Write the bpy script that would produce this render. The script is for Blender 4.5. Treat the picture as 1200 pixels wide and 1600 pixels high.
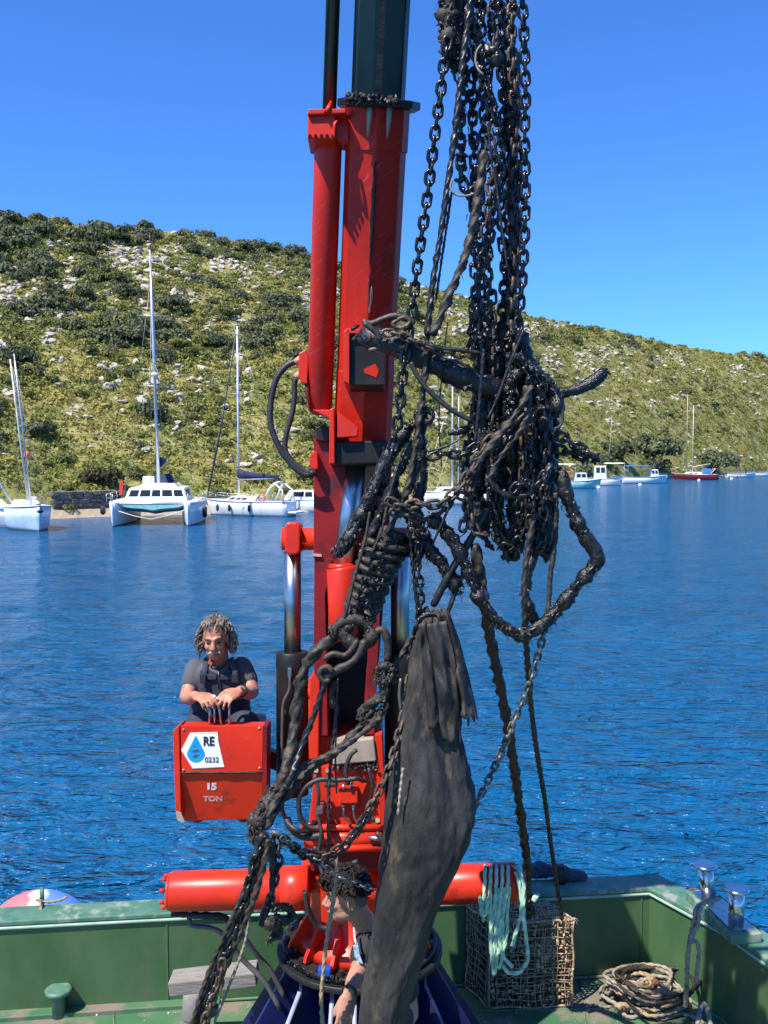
import bpy, bmesh, math, random
import numpy as np
from mathutils import Vector, Matrix, noise as mn
R = math.radians
for o in list(bpy.data.objects): bpy.data.objects.remove(o)
SC = bpy.context.scene
COL = SC.collection
# ------------------------------------------------------------------ camera, sky, sun, exposure
F = 1500.0; HC = 4.9; TH = math.atan(85/F)
cam_d = bpy.data.cameras.new('camera'); cam = bpy.data.objects.new('camera', cam_d); COL.objects.link(cam)
cam.location = (0, 0, HC); cam.rotation_euler = (math.pi/2-TH, 0, 0)
cam_d.sensor_fit = 'VERTICAL'; cam_d.sensor_height = 36; cam_d.lens = F/1600*36
cam_d.clip_start = 0.05; cam_d.clip_end = 8000
SC.camera = cam
SUN = Vector((-0.46,-0.44,1.0)).normalized()
W = bpy.data.worlds.new('World'); SC.world = W; W.use_nodes = True
wn = W.node_tree.nodes; wl = W.node_tree.links
bg = wn['Background']
sky = wn.new('ShaderNodeTexSky'); sky.sky_type = 'NISHITA'; sky.sun_disc = False
sky.sun_elevation = math.asin(SUN.z); sky.sun_rotation = math.atan2(SUN.x, SUN.y)
sky.altitude = 300; sky.air_density = 1.0; sky.dust_density = 0.2; sky.ozone_density = 3.5
tint = wn.new('ShaderNodeMix'); tint.data_type = 'RGBA'; tint.blend_type = 'MULTIPLY'; tint.inputs['Factor'].default_value = 1
tint.inputs[7].default_value = (.30, .61, 1.08, 1)      # the deep saturated blue of this dry clear sky
wl.new(sky.outputs[0], tint.inputs[6]); wl.new(tint.outputs[2], bg.inputs['Color'])
bg.inputs['Strength'].default_value = 0.13
sl = bpy.data.lights.new('sun', 'SUN'); sl.energy = 5.0; sl.angle = R(0.5); sl.color = (1.0, 0.955, 0.89)
so = bpy.data.objects.new('sun', sl); COL.objects.link(so)
so.rotation_euler = SUN.to_track_quat('Z', 'Y').to_euler(); so.location = (-20, -10, 40)
SC.view_settings.view_transform = 'Standard'; SC.view_settings.look = 'None'
SC.view_settings.gamma = 1; SC.view_settings.use_curve_mapping = False
SC.view_settings.exposure = 0.76

# ------------------------------------------------------------------ helpers
def P(px, py, d):
    """point seen at photo pixel (px,py) at depth d metres"""
    x = (px-600)/F*d; u = (800-py)/F*d
    return Vector((x, d*math.cos(TH)+u*math.sin(TH), HC-d*math.sin(TH)+u*math.cos(TH)))
def G(px, py, z=0.0):
    a = P(px, py, 1.0) - Vector((0, 0, HC))
    return Vector((0, 0, HC)) + a*((z-HC)/a.z)
rnd = random.Random(7)
def nz(p, s=1.0, o=0.0): return mn.noise(Vector((p[0]*s+o, p[1]*s+o*1.7, p[2]*s-o)))

class MB:
    def __init__(s): s.v = []; s.f = []; s.sm = []
    def add(s, vs, fs, smooth=False, m=None):
        b = len(s.v)
        for v in vs:
            v = Vector(v)
            s.v.append(m @ v if m else v)
        for f in fs: s.f.append([b+i for i in f]); s.sm.append(smooth)
        return s
    def box(s, c, size, m=None, bev=0.0):
        x, y, z = [k/2 for k in size]; c = Vector(c)
        if bev <= 0:
            vs = [c+Vector((a*x, b*y, g*z)) for a in (-1, 1) for b in (-1, 1) for g in (-1, 1)]
            fs = [(0,1,3,2),(4,6,7,5),(0,4,5,1),(2,3,7,6),(0,2,6,4),(1,5,7,3)]
            return s.add(vs, fs, False, m)
        bm = bmesh.new(); bmesh.ops.create_cube(bm, size=1)
        for v in bm.verts: v.co = Vector((v.co.x*size[0], v.co.y*size[1], v.co.z*size[2]))+c
        bmesh.ops.bevel(bm, geom=bm.edges[:], offset=bev, segments=2, affect='EDGES', profile=0.5)
        s.bm(bm, m); return s
    def bm(s, bm, m=None, smooth=False):
        bm.verts.index_update()
        s.add([v.co.copy() for v in bm.verts], [[v.index for v in f.verts] for f in bm.faces], smooth, m); bm.free()
    def tube(s, pts, r, n=8, cap=True, m=None, smooth=True, rf=None, ph=0.0, el=None):
        """tube along pts; r a number or list; rf(i,phi,p) a radius factor"""
        pts = [Vector(p) for p in pts]; k = len(pts)
        rs = r if isinstance(r, (list, tuple)) else [r]*k
        b = len(s.v); up = None; t0 = None
        for i, p in enumerate(pts):
            t = (pts[min(i+1, k-1)]-pts[max(i-1, 0)])
            t = t.normalized() if t.length > 1e-9 else Vector((0, 0, 1))
            if up is None:
                up = Vector((0, 0, 1)) if abs(t.z) < .9 else Vector((0, -1, 0))
                up = (up - t*up.dot(t)).normalized()
            else:
                up = (up - t*up.dot(t)); up = up.normalized() if up.length > 1e-6 else t.orthogonal().normalized()
            sd = t.cross(up)
            for j in range(n):
                a = 2*math.pi*j/n+ph; q = rs[i]*(rf(i, a, p) if rf else 1)
                e = el if el else (1, 1)
                v = p+(up*math.cos(a)*e[0]+sd*math.sin(a)*e[1])*q
                s.v.append(m @ v if m else v)
        for i in range(k-1):
            for j in range(n):
                s.f.append([b+i*n+j, b+i*n+(j+1) % n, b+(i+1)*n+(j+1) % n, b+(i+1)*n+j]); s.sm.append(smooth)
        if cap:
            s.f.append([b+j for j in range(n)][::-1]); s.sm.append(False)
            s.f.append([b+(k-1)*n+j for j in range(n)]); s.sm.append(False)
        return s
    def cyl(s, a, b, r, n=20, r2=None, m=None, smooth=True): return s.tube([a, b], [r, r if r2 is None else r2], n, True, m, smooth)
    def loft(s, rings, cap=True, smooth=True, m=None, closed=True):
        b = len(s.v); n = len(rings[0])
        for r in rings:
            for v in r: v = Vector(v); s.v.append(m @ v if m else v)
        for i in range(len(rings)-1):
            for j in range(n if closed else n-1):
                s.f.append([b+i*n+j, b+i*n+(j+1) % n, b+(i+1)*n+(j+1) % n, b+(i+1)*n+j]); s.sm.append(smooth)
        if cap:
            s.f.append([b+j for j in range(n)][::-1]); s.sm.append(False)
            s.f.append([b+(len(rings)-1)*n+j for j in range(n)]); s.sm.append(False)
        return s
    def ball(s, c, r, nu=12, nv=8, m=None, disp=0.0, sc=4.0, o=0.0, rot=None):
        c = Vector(c); rr = (r, r, r) if isinstance(r, (int, float)) else r
        rings = []; b = len(s.v)
        for i in range(nv+1):
            th = math.pi*i/nv
            for j in range(nu):
                a = 2*math.pi*j/nu
                u = Vector((math.sin(th)*math.cos(a), math.sin(th)*math.sin(a), math.cos(th)))
                k = 1+(disp*nz(u, sc, o) if disp else 0)
                q = Vector((u.x*rr[0], u.y*rr[1], u.z*rr[2]))*k
                if rot: q = rot @ q
                v = c+q
                s.v.append(m @ v if m else v)
        for i in range(nv):
            for j in range(nu):
                s.f.append([b+i*nu+j, b+(i+1)*nu+j, b+(i+1)*nu+(j+1) % nu, b+i*nu+(j+1) % nu]); s.sm.append(True)
        return s
    def prism(s, poly, d0, d1, smooth=False):
        """polygon of photo pixels, extruded in depth between d0 (front) and d1 (back), same metric outline"""
        fr = [P(x, y, d0) for x, y in poly]; off = P(600, 800, d1)-P(600, 800, d0); n = len(poly)
        b = [p+off for p in fr]
        fs = [list(range(n))[::-1], list(range(n, 2*n))]+[[i, (i+1) % n, n+(i+1) % n, n+i] for i in range(n)]
        return s.add(fr+b, fs, smooth)
    def mesh(s, name, mats, origin=None):
        o = Vector(origin) if origin is not None else None
        me = bpy.data.meshes.new(name)
        me.from_pydata([tuple(v-o) if o else tuple(v) for v in s.v], [], s.f)
        me.polygons.foreach_set('use_smooth', s.sm)
        for m in (mats if isinstance(mats, (list, tuple)) else [mats]): me.materials.append(m)
        me.update()
        bm = bmesh.new(); bm.from_mesh(me); bmesh.ops.recalc_face_normals(bm, faces=bm.faces); bm.to_mesh(me); bm.free()
        return me
def root_of(o):
    while o.parent: o = o.parent
    return o
def obj(name, mb, mat, parent=None, local=False, bevel=0, bseg=2):
    """one mesh object; its coordinates are world coordinates unless local"""
    org = None if (local or parent is None) else root_of(parent).location
    me = mb.mesh(name, mat, org) if isinstance(mb, MB) else mb
    o = bpy.data.objects.new(name, me); COL.objects.link(o)
    if parent: o.parent = parent
    if bevel:
        b = o.modifiers.new('bevel', 'BEVEL'); b.width = bevel; b.segments = bseg; b.limit_method = 'ANGLE'; b.angle_limit = R(35)
    return o
def thing(name, label, cat, loc=(0, 0, 0), rz=0, group=None):
    o = bpy.data.objects.new(name, None); COL.objects.link(o); o.location = loc; o.rotation_euler = (0, 0, rz)
    o.empty_display_size = .2; o['label'] = label; o['category'] = cat
    if group: o['group'] = group
    return o
def solo(name, mb, mat, label, cat, group=None, bevel=0):
    """a thing that is one mesh, its origin at the lowest middle point"""
    vs = mb.v; zs = min(v.z for v in vs)
    c = Vector((sum(v.x for v in vs)/len(vs), sum(v.y for v in vs)/len(vs), zs))
    o = bpy.data.objects.new(name, mb.mesh(name, mat, c)); COL.objects.link(o); o.location = c
    o['label'] = label; o['category'] = cat
    if group: o['group'] = group
    if bevel:
        b = o.modifiers.new('bevel', 'BEVEL'); b.width = bevel; b.segments = 2; b.limit_method = 'ANGLE'; b.angle_limit = R(35)
    return o
def smooth_path(pts, step):
    """Catmull-Rom through pts, resampled at about step"""
    pts = [Vector(p) for p in pts]
    if len(pts) == 2: dense = [pts[0].lerp(pts[1], i/20) for i in range(21)]
    else:
        e = [pts[0]*2-pts[1]]+pts+[pts[-1]*2-pts[-2]]; dense = []
        for i in range(1, len(e)-2):
            a, b, c, d = e[i-1:i+3]
            for k in range(16):
                t = k/16
                dense.append(.5*((2*b)+(c-a)*t+(2*a-5*b+4*c-d)*t*t+(3*b-a-3*c+d)*t**3))
        dense.append(pts[-1])
    out = [dense[0]]; acc = 0
    for i in range(1, len(dense)):
        seg = dense[i]-dense[i-1]; L = seg.length
        if L < 1e-9: continue
        pos = 0
        while acc+(L-pos) >= step:
            pos += step-acc; acc = 0
            out.append(dense[i-1]+seg*(pos/L))
        acc += L-pos
    return out

# ------------------------------------------------------------------ materials
MT = {}
def M(name, c1, c2=None, scale=4, rough=.5, metal=0.0, bump=0.0, bscale=None, stretch=(1, 1, 1), c3=None, s3=12, t3=.62,
      spec=.5, rand=0.0, coat=0.0, lo=.4, hi=.6, r2=None, wet=0.0, w3=.06, world=False, dist=.01, c4=None, s4=4, t4=.58, w4=.1, srot=None):
    m = bpy.data.materials.new(name); m.use_nodes = True; n = m.node_tree.nodes; l = m.node_tree.links
    p = n['Principled BSDF']; p.inputs['Roughness'].default_value = rough; p.inputs['Metallic'].default_value = metal
    p.inputs['Specular IOR Level'].default_value = spec; p.inputs['Coat Weight'].default_value = coat
    p.inputs['Coat Roughness'].default_value = .15
    tc = n.new('ShaderNodeTexCoord'); mp = n.new('ShaderNodeMapping'); mp.inputs['Scale'].default_value = stretch
    if world:
        ge = n.new('ShaderNodeNewGeometry'); l.new(ge.outputs['Position'], mp.inputs['Vector'])
    else: l.new(tc.outputs['Object'], mp.inputs['Vector'])
    oi = n.new('ShaderNodeObjectInfo')
    mu = n.new('ShaderNodeMath'); mu.operation = 'MULTIPLY'; mu.inputs[1].default_value = 37.0
    l.new(oi.outputs['Random'], mu.inputs[0])
    if not world: l.new(mu.outputs[0], mp.inputs['Location'])
    vec = mp.outputs[0]
    col = None
    def noise(s, det=5, ro=.6, v=None):
        t = n.new('ShaderNodeTexNoise'); t.inputs['Scale'].default_value = s; t.inputs['Detail'].default_value = det
        t.inputs['Roughness'].default_value = ro; l.new(v or vec, t.inputs['Vector']); return t.outputs['Fac']
    v3 = None
    if srot:                                    # fine slanting scratches: turn first, then stretch
        ma = n.new('ShaderNodeMapping'); ma.inputs['Rotation'].default_value = (0, srot, 0); l.new(tc.outputs['Object'], ma.inputs['Vector'])
        mb_ = n.new('ShaderNodeMapping'); mb_.inputs['Scale'].default_value = (.18, 1, 4); l.new(ma.outputs[0], mb_.inputs['Vector']); v3 = mb_.outputs[0]
    def ramp(src, a, b):
        r = n.new('ShaderNodeMapRange'); r.inputs['From Min'].default_value = a; r.inputs['From Max'].default_value = b
        l.new(src, r.inputs['Value']); return r.outputs[0]
    def mix(fac, a, b):
        x = n.new('ShaderNodeMix'); x.data_type = 'RGBA'
        if isinstance(fac, float): x.inputs['Factor'].default_value = fac
        else: l.new(fac, x.inputs['Factor'])
        for k, v in ((6, a), (7, b)):
            if isinstance(v, tuple): x.inputs[k].default_value = (*v, 1)
            else: l.new(v, x.inputs[k])
        return x.outputs[2]
    col = c1
    if c2: col = mix(ramp(noise(scale), lo, hi), c1, c2)
    if c3:
        f3 = ramp(noise(s3, 6 if not srot else 3, .65, v3), t3, t3+w3); col = mix(f3, col if not isinstance(col, tuple) else col, c3)
        if r2 is not None:
            rr = n.new('ShaderNodeMapRange'); rr.inputs['To Min'].default_value = rough; rr.inputs['To Max'].default_value = r2
            l.new(f3, rr.inputs['Value']); l.new(rr.outputs[0], p.inputs['Roughness'])
    if c4: col = mix(ramp(noise(s4, 8, .7), t4, t4+w4), col, c4)
    if rand:
        h = n.new('ShaderNodeHueSaturation'); rr = n.new('ShaderNodeMapRange')
        rr.inputs['To Min'].default_value = 1-rand; rr.inputs['To Max'].default_value = 1+rand
        l.new(oi.outputs['Random'], rr.inputs['Value']); l.new(rr.outputs[0], h.inputs['Value'])
        if isinstance(col, tuple): h.inputs['Color'].default_value = (*col, 1)
        else: l.new(col, h.inputs['Color'])
        col = h.outputs[0]
    if isinstance(col, tuple): p.inputs['Base Color'].default_value = (*col, 1)
    else: l.new(col, p.inputs['Base Color'])
    if bump:
        b = n.new('ShaderNodeBump'); b.inputs['Strength'].default_value = bump; b.inputs['Distance'].default_value = dist
        l.new(noise(bscale or scale*4, 6, .65), b.inputs['Height']); l.new(b.outputs[0], p.inputs['Normal'])
    MT[name] = m
    return m
def leafmat(name, dark, light, yel=None, sc=.25):
    m = bpy.data.materials.new(name); m.use_nodes = True; n = m.node_tree.nodes; l = m.node_tree.links
    p = n['Principled BSDF']; p.inputs['Roughness'].default_value = .65; p.inputs['Specular IOR Level'].default_value = .25
    ge = n.new('ShaderNodeNewGeometry'); oi = n.new('ShaderNodeObjectInfo')
    def mix(f, a, b):
        x = n.new('ShaderNodeMix'); x.data_type = 'RGBA'; l.new(f, x.inputs['Factor'])
        for k, v in ((6, a), (7, b)):
            if isinstance(v, tuple): x.inputs[k].default_value = (*v, 1)
            else: l.new(v, x.inputs[k])
        return x.outputs[2]
    c = mix(ge.outputs['Random Per Island'], dark, light)
    if yel:
        t = n.new('ShaderNodeTexNoise'); t.inputs['Scale'].default_value = sc; t.inputs['Detail'].default_value = 3
        l.new(ge.outputs['Position'], t.inputs['Vector'])
        r = n.new('ShaderNodeMapRange'); r.inputs['From Min'].default_value = .45; r.inputs['From Max'].default_value = .62
        l.new(t.outputs['Fac'], r.inputs['Value']); c = mix(r.outputs[0], c, yel)
    h = n.new('ShaderNodeHueSaturation'); rr = n.new('ShaderNodeMapRange')
    rr.inputs['To Min'].default_value = .65; rr.inputs['To Max'].default_value = 1.3
    l.new(oi.outputs['Random'], rr.inputs['Value']); l.new(rr.outputs[0], h.inputs['Value']); l.new(c, h.inputs['Color'])
    l.new(h.outputs[0], p.inputs['Base Color'])
    tl = n.new('ShaderNodeBsdfTranslucent'); l.new(h.outputs[0], tl.inputs['Color'])
    ms = n.new('ShaderNodeMixShader'); ms.inputs[0].default_value = .30; l.new(p.outputs[0], ms.inputs[1]); l.new(tl.outputs[0], ms.inputs[2])
    l.new(ms.outputs[0], n['Material Output'].inputs['Surface'])
    MT[name] = m
    return m
_ico = bmesh.new(); bmesh.ops.create_icosphere(_ico, subdivisions=1, radius=1); _ico.verts.index_update()
ICO_V = [v.co.copy() for v in _ico.verts]; ICO_F = [[v.index for v in f.verts] for f in _ico.faces]; _ico.free()
def lump_field(mb, path, n, r0, r1, spread, g, **k):
    """jagged flat-faced crumbs of shell and mud along a path"""
    for i in range(n):
        p = path[g.randrange(len(path))]
        e = Vector((g.gauss(0, 1), g.gauss(0, 1), g.gauss(0, 1))); e *= min(1, 1.25/max(e.length, .01)); c = p+e*spread
        r = g.uniform(r0, r1)*(1.0 if g.random() < .8 else .55); ax = Vector((g.gauss(0, 1), g.gauss(0, 1), g.gauss(0, 1.6))).normalized()*g.uniform(.2, 1.3)
        mb.add([c+(v+ax*v.dot(ax))*r*g.uniform(.55, 1.25)*.8 for v in ICO_V], ICO_F, False)
# ------------------------------------------------------------------ setting: hillside, water
def interp(tab, x):
    xs = [a for a, b in tab]; ys = [b for a, b in tab]
    return float(np.interp(x, xs, ys))
RIDGE = [(-2400, 420), (-600, 345), (-300, 340), (0, 343), (100, 349), (215, 356), (300, 366), (400, 385), (480, 402), (620, 437),
         (700, 458), (830, 493), (950, 518), (1100, 547), (1200, 559), (1500, 600), (2000, 650), (3400, 690)]
SHORE = [(-2400, 860), (-300, 830), (0, 814), (170, 807), (330, 803), (490, 800), (700, 785), (880, 758.5), (1050, 747), (1200, 739.5),
         (1500, 733.5), (2200, 731), (3400, 729)]
RD = [(-2400, 150), (-600, 140), (0, 152), (600, 205), (1200, 390), (2000, 560), (3400, 700)]
def shore_y(px): return G(600, interp(SHORE, px), 0).y
def ridge(px):
    dr = interp(RD, px); a = math.atan((800-interp(RIDGE, px))/F)-TH
    return dr, HC+dr*math.tan(a)
def terr(px, t):
    ds = shore_y(px); dr, zr = ridge(px); Y = ds+(dr-ds)*t; X = (px-600)/F*Y
    if t <= 0: z = t*30
    elif t <= 1:
        s = min(1, t/.03); z = .75*s+(zr-.75)*(t**1.04)
    else: z = zr-(t-1)**1.3*zr*.9
    k = max(0, min(1, (t-.015)*14))
    z += k*(1.3*nz((X*.045, Y*.045, 0)) + .55*nz((X*.16, Y*.16, 3)))*(1-.5*max(0, min(1, (t-.85)*6)))
    return Vector((X, Y, z))
def build_hill():
    cols = sorted(set([*range(-2400, -260, 90), *range(-260, 1460, 8), *range(1460, 3400, 90)]))
    ts = [-.06, -.02, 0, .008, .018, .03]+[.03+(i+1)*.97/90 for i in range(90)]+[1.03, 1.08, 1.15, 1.3, 1.5, 1.8]
    vs = [terr(c, t) for t in ts for c in cols]; n = len(cols)
    fs = [[i*n+j, i*n+j+1, (i+1)*n+j+1, (i+1)*n+j] for i in range(len(ts)-1) for j in range(n-1)]
    m = bpy.data.materials.new('hill_ground'); m.use_nodes = True; nd = m.node_tree.nodes; l = m.node_tree.links
    p = nd['Principled BSDF']; p.inputs['Roughness'].default_value = .9; p.inputs['Specular IOR Level'].default_value = .1
    ge = nd.new('ShaderNodeNewGeometry')
    def noise(s, d=6):
        t = nd.new('ShaderNodeTexNoise'); t.inputs['Scale'].default_value = s; t.inputs['Detail'].default_value = d
        t.inputs['Roughness'].default_value = .65; l.new(ge.outputs['Position'], t.inputs['Vector']); return t.outputs['Fac']
    def rm(src, a, b):
        r = nd.new('ShaderNodeMapRange'); r.inputs['From Min'].default_value = a; r.inputs['From Max'].default_value = b
        l.new(src, r.inputs['Value']); return r.outputs[0]
    def mix(f, a, b):
        x = nd.new('ShaderNodeMix'); x.data_type = 'RGBA'; l.new(f, x.inputs['Factor'])
        for k, v in ((6, a), (7, b)):
            if isinstance(v, tuple): x.inputs[k].default_value = (*v, 1)
            else: l.new(v, x.inputs[k])
        return x.outputs[2]
    c = mix(rm(noise(.12), .4, .62), (.20, .195, .055), (.30, .27, .10))
    c = mix(rm(noise(.5), .48, .6), c, (.13, .14, .042))
    c = mix(rm(noise(.35, 8), .56, .64), c, (.38, .31, .21))
    sx = nd.new('ShaderNodeSeparateXYZ'); l.new(ge.outputs['Position'], sx.inputs[0])
    ad = nd.new('ShaderNodeMath'); ad.operation = 'ADD'; l.new(sx.outputs['Z'], ad.inputs[0])
    mm = nd.new('ShaderNodeMath'); mm.operation = 'MULTIPLY'; mm.inputs[1].default_value = -.9; l.new(noise(.6), mm.inputs[0]); l.new(mm.outputs[0], ad.inputs[1])
    c = mix(rm(ad.outputs[0], .55, .25), c, (.36, .29, .20))
    l.new(c, p.inputs['Base Color'])
    b = nd.new('ShaderNodeBump'); b.inputs['Strength'].default_value = .8; b.inputs['Distance'].default_value = .3
    l.new(noise(1.6), b.inputs['Height']); l.new(b.outputs[0], p.inputs['Normal'])
    mb = MB(); mb.add(vs, fs, True)
    o = obj('hillside', mb, m); o['kind'] = 'structure'
build_hill()

def build_water():
    m = bpy.data.materials.new('sea_water'); m.use_nodes = True; nd = m.node_tree.nodes; l = m.node_tree.links
    p = nd['Principled BSDF']; p.inputs['IOR'].default_value = 1.33; p.inputs['Specular IOR Level'].default_value = .34
    p.inputs['Base Color'].default_value = (.0022, .052, .145, 1); p.inputs['Roughness'].default_value = .14
    ge = nd.new('ShaderNodeNewGeometry')
    def wave(sc, st, det, dist, ro=.55):
        mp = nd.new('ShaderNodeMapping'); mp.inputs['Scale'].default_value = st; mp.inputs['Rotation'].default_value = (0, 0, R(12))
        l.new(ge.outputs['Position'], mp.inputs['Vector'])
        t = nd.new('ShaderNodeTexNoise'); t.inputs['Scale'].default_value = sc; t.inputs['Detail'].default_value = det
        t.inputs['Roughness'].default_value = ro; t.inputs['Distortion'].default_value = dist
        l.new(mp.outputs[0], t.inputs['Vector']); return t.outputs['Fac']
    a = wave(2.7, (.5, 1.15, 1), 3, .5); b = wave(7.5, (.6, 1.2, 1), 3, .6); c = wave(.22, (.5, 1.2, 1), 2, .2)
    d_ = wave(.75, (.45, 1.1, 1), 3, .4)
    b0 = nd.new('ShaderNodeBump'); b0.inputs['Distance'].default_value = 1.0; b0.inputs['Strength'].default_value = .9; l.new(d_, b0.inputs['Height'])
    b1 = nd.new('ShaderNodeBump'); l.new(b0.outputs[0], b1.inputs['Normal']); b1.inputs['Distance'].default_value = .55; b1.inputs['Strength'].default_value = 1.0; l.new(a, b1.inputs['Height'])
    b2 = nd.new('ShaderNodeBump'); b2.inputs['Distance'].default_value = .12; b2.inputs['Strength'].default_value = .9; l.new(b, b2.inputs['Height'])
    l.new(b1.outputs[0], b2.inputs['Normal']); l.new(b2.outputs[0], p.inputs['Normal'])
    x = nd.new('ShaderNodeMix'); x.data_type = 'RGBA'; x.inputs[6].default_value = (.0012, .072, .185, 1); x.inputs[7].default_value = (.0025, .112, .262, 1)
    l.new(c, x.inputs['Factor']); l.new(x.outputs[2], p.inputs['Base Color'])
    # a sheet finely waved near the boat, flat further out
    mb = MB(); rows = [3, 5]+[6*1.022**i for i in range(150)]; rows = [r for r in rows if r < 150]+[200, 400, 900, 3500]
    cols = np.linspace(-1.15, 1.15, 260)
    vs = []; fs = []
    for r in rows:
        for k in cols:
            Y = r; X = k*r
            A = .035*max(0, min(1, (95-r)/60))
            z = 0
            if A > 0: z = A*(nz((X*.55+Y*.1, Y*1.25, 0)) + .6*nz((X*1.3, Y*2.9, 7)))
            vs.append((X, Y, z))
    n = len(cols)
    for i in range(len(rows)-1):
        for j in range(n-1): fs.append((i*n+j, i*n+j+1, (i+1)*n+j+1, (i+1)*n+j))
    # wings out of the fan and behind, so the sheet reaches round the boat
    mb.add(vs, fs, True)
    e = 3500
    L0 = (cols[0]*3, 3, -.01); L1 = (cols[0]*e, e, -.01); R0 = (cols[-1]*3, 3, -.01); R1 = (cols[-1]*e, e, -.01)
    mb.add([L0, L1, (-2*e, e, -.01), (-2*e, -e, -.01), (2*e, -e, -.01), (2*e, e, -.01), R1, R0], [(0, 1, 2, 3), (3, 4, 7, 0), (4, 5, 6, 7)])
    o = obj('water', mb, m); o['kind'] = 'structure'
build_water()

# ------------------------------------------------------------------ vegetation and rocks
leafmat('shrub_dark', (.060, .074, .036), (.185, .200, .100))
leafmat('shrub_olive', (.080, .094, .030), (.195, .200, .065))
leafmat('shrub_lime', (.125, .135, .030), (.26, .25, .065))
leafmat('low_cover', (.120, .145, .030), (.290, .305, .072), (.39, .33, .09), .16)
leafmat('brown_brush', (.07, .06, .03), (.14, .12, .055))
M('limestone', (.36, .315, .26), (.50, .445, .37), 3, .9, bump=.6, bscale=6, c3=(.26, .24, .21), s3=2.2, t3=.55, w3=.12, spec=.2, dist=.08)
M('bark', (.10, .08, .055), (.16, .13, .09), 6, .9)
def leaves(n, lobes, size, rg, flat=.0):
    """leaf clumps spread over the skins of a few lobes: verts (n,4,3)"""
    lob = rg.integers(0, len(lobes), n)
    c = np.array([l[:3] for l in lobes])[lob]; r = np.array([l[3:6] for l in lobes])[lob]
    u = rg.normal(size=(n, 3)); u[:, 2] = np.abs(u[:, 2])*1.0-.15; u /= np.linalg.norm(u, axis=1)[:, None]
    p = c+u*r*(.78+.3*rg.random((n, 1)))
    nr = u+rg.normal(size=(n, 3))*.42; nr /= np.linalg.norm(nr, axis=1)[:, None]
    a = np.cross(nr, rg.normal(size=(n, 3))); a /= np.linalg.norm(a, axis=1)[:, None]; b = np.cross(nr, a)
    s = size*(.55+.9*rg.random((n, 1))); w = s*(.5+.4*rg.random((n, 1)))
    k = nr*s*.25
    return np.stack([p-a*s, p-b*w+k, p+a*s, p+b*w+k], 1)
def np_mesh(name, quads, mat):
    n = len(quads); me = bpy.data.meshes.new(name)
    me.vertices.add(n*4); me.vertices.foreach_set('co', np.asarray(quads, np.float32).reshape(-1))
    me.loops.add(n*4); me.loops.foreach_set('vertex_index', np.arange(n*4, dtype=np.int32))
    me.polygons.add(n); me.polygons.foreach_set('loop_start', np.arange(n, dtype=np.int32)*4)
    me.polygons.foreach_set('loop_total', np.full(n, 4, np.int32)); me.update(calc_edges=True)
    me.materials.append(mat); return me
rg = np.random.default_rng(5)
def dome(seed, nl, w=1.0, h=.8):
    g = np.random.default_rng(seed); L = []
    for i in range(nl):
        a = g.random()*6.28; q = .55*math.sqrt(g.random())*w
        s = (.38+.25*g.random())*w
        L.append((math.cos(a)*q, math.sin(a)*q, .18*h+.3*h*g.random()*(1-q), s, s, s*(.75+.3*g.random())*h))
    return L
SHRUB = {}
for key, mat, nl in (('dark', 'shrub_dark', 7), ('olive', 'shrub_olive', 7), ('lime', 'shrub_lime', 6)):
    SHRUB[key] = [np_mesh('shrub_leaves', leaves(480, dome(i*13+len(key), nl), .095, rg), MT[mat]) for i in range(7)]
def rock_mesh(seed):
    g = random.Random(seed); bm = bmesh.new(); bmesh.ops.create_icosphere(bm, subdivisions=2, radius=1)
    cuts = [(Vector((g.gauss(0, 1), g.gauss(0, 1), g.gauss(0, 1))).normalized(), .42+.4*g.random()) for _ in range(11)]
    for v in bm.verts:
        for n, d in cuts:
            k = v.co.dot(n)
            if k > d: v.co -= n*(k-d)
        v.co *= 1+.22*nz(v.co, 2.2, seed); v.co.z *= .75
    bm.to_mesh(me := bpy.data.meshes.new('rock_mesh')); bm.free(); me.materials.append(MT['limestone']); return me
ROCK = [rock_mesh(i) for i in range(9)]
def py_of(p):
    v = p-Vector((0, 0, HC)); d = v.y*math.cos(TH)-v.z*math.sin(TH); u = v.y*math.sin(TH)+v.z*math.cos(TH)
    return 600+F*v.x/d, 800-F*u/d, d
def rocky(px, t):
    mid = math.exp(-((t-.70)/.34)**2)*(1 if px < 780 else .45)
    rt = math.exp(-((px-890)/80)**2-((t-.70)/.11)**2)
    return .55*nz((px*.010, t*5.5, 21))+1.05*nz((px*.030, t*14, 29))+.65*nz((px*.075, t*36, 33))+.42*mid+.55*rt-.33
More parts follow.
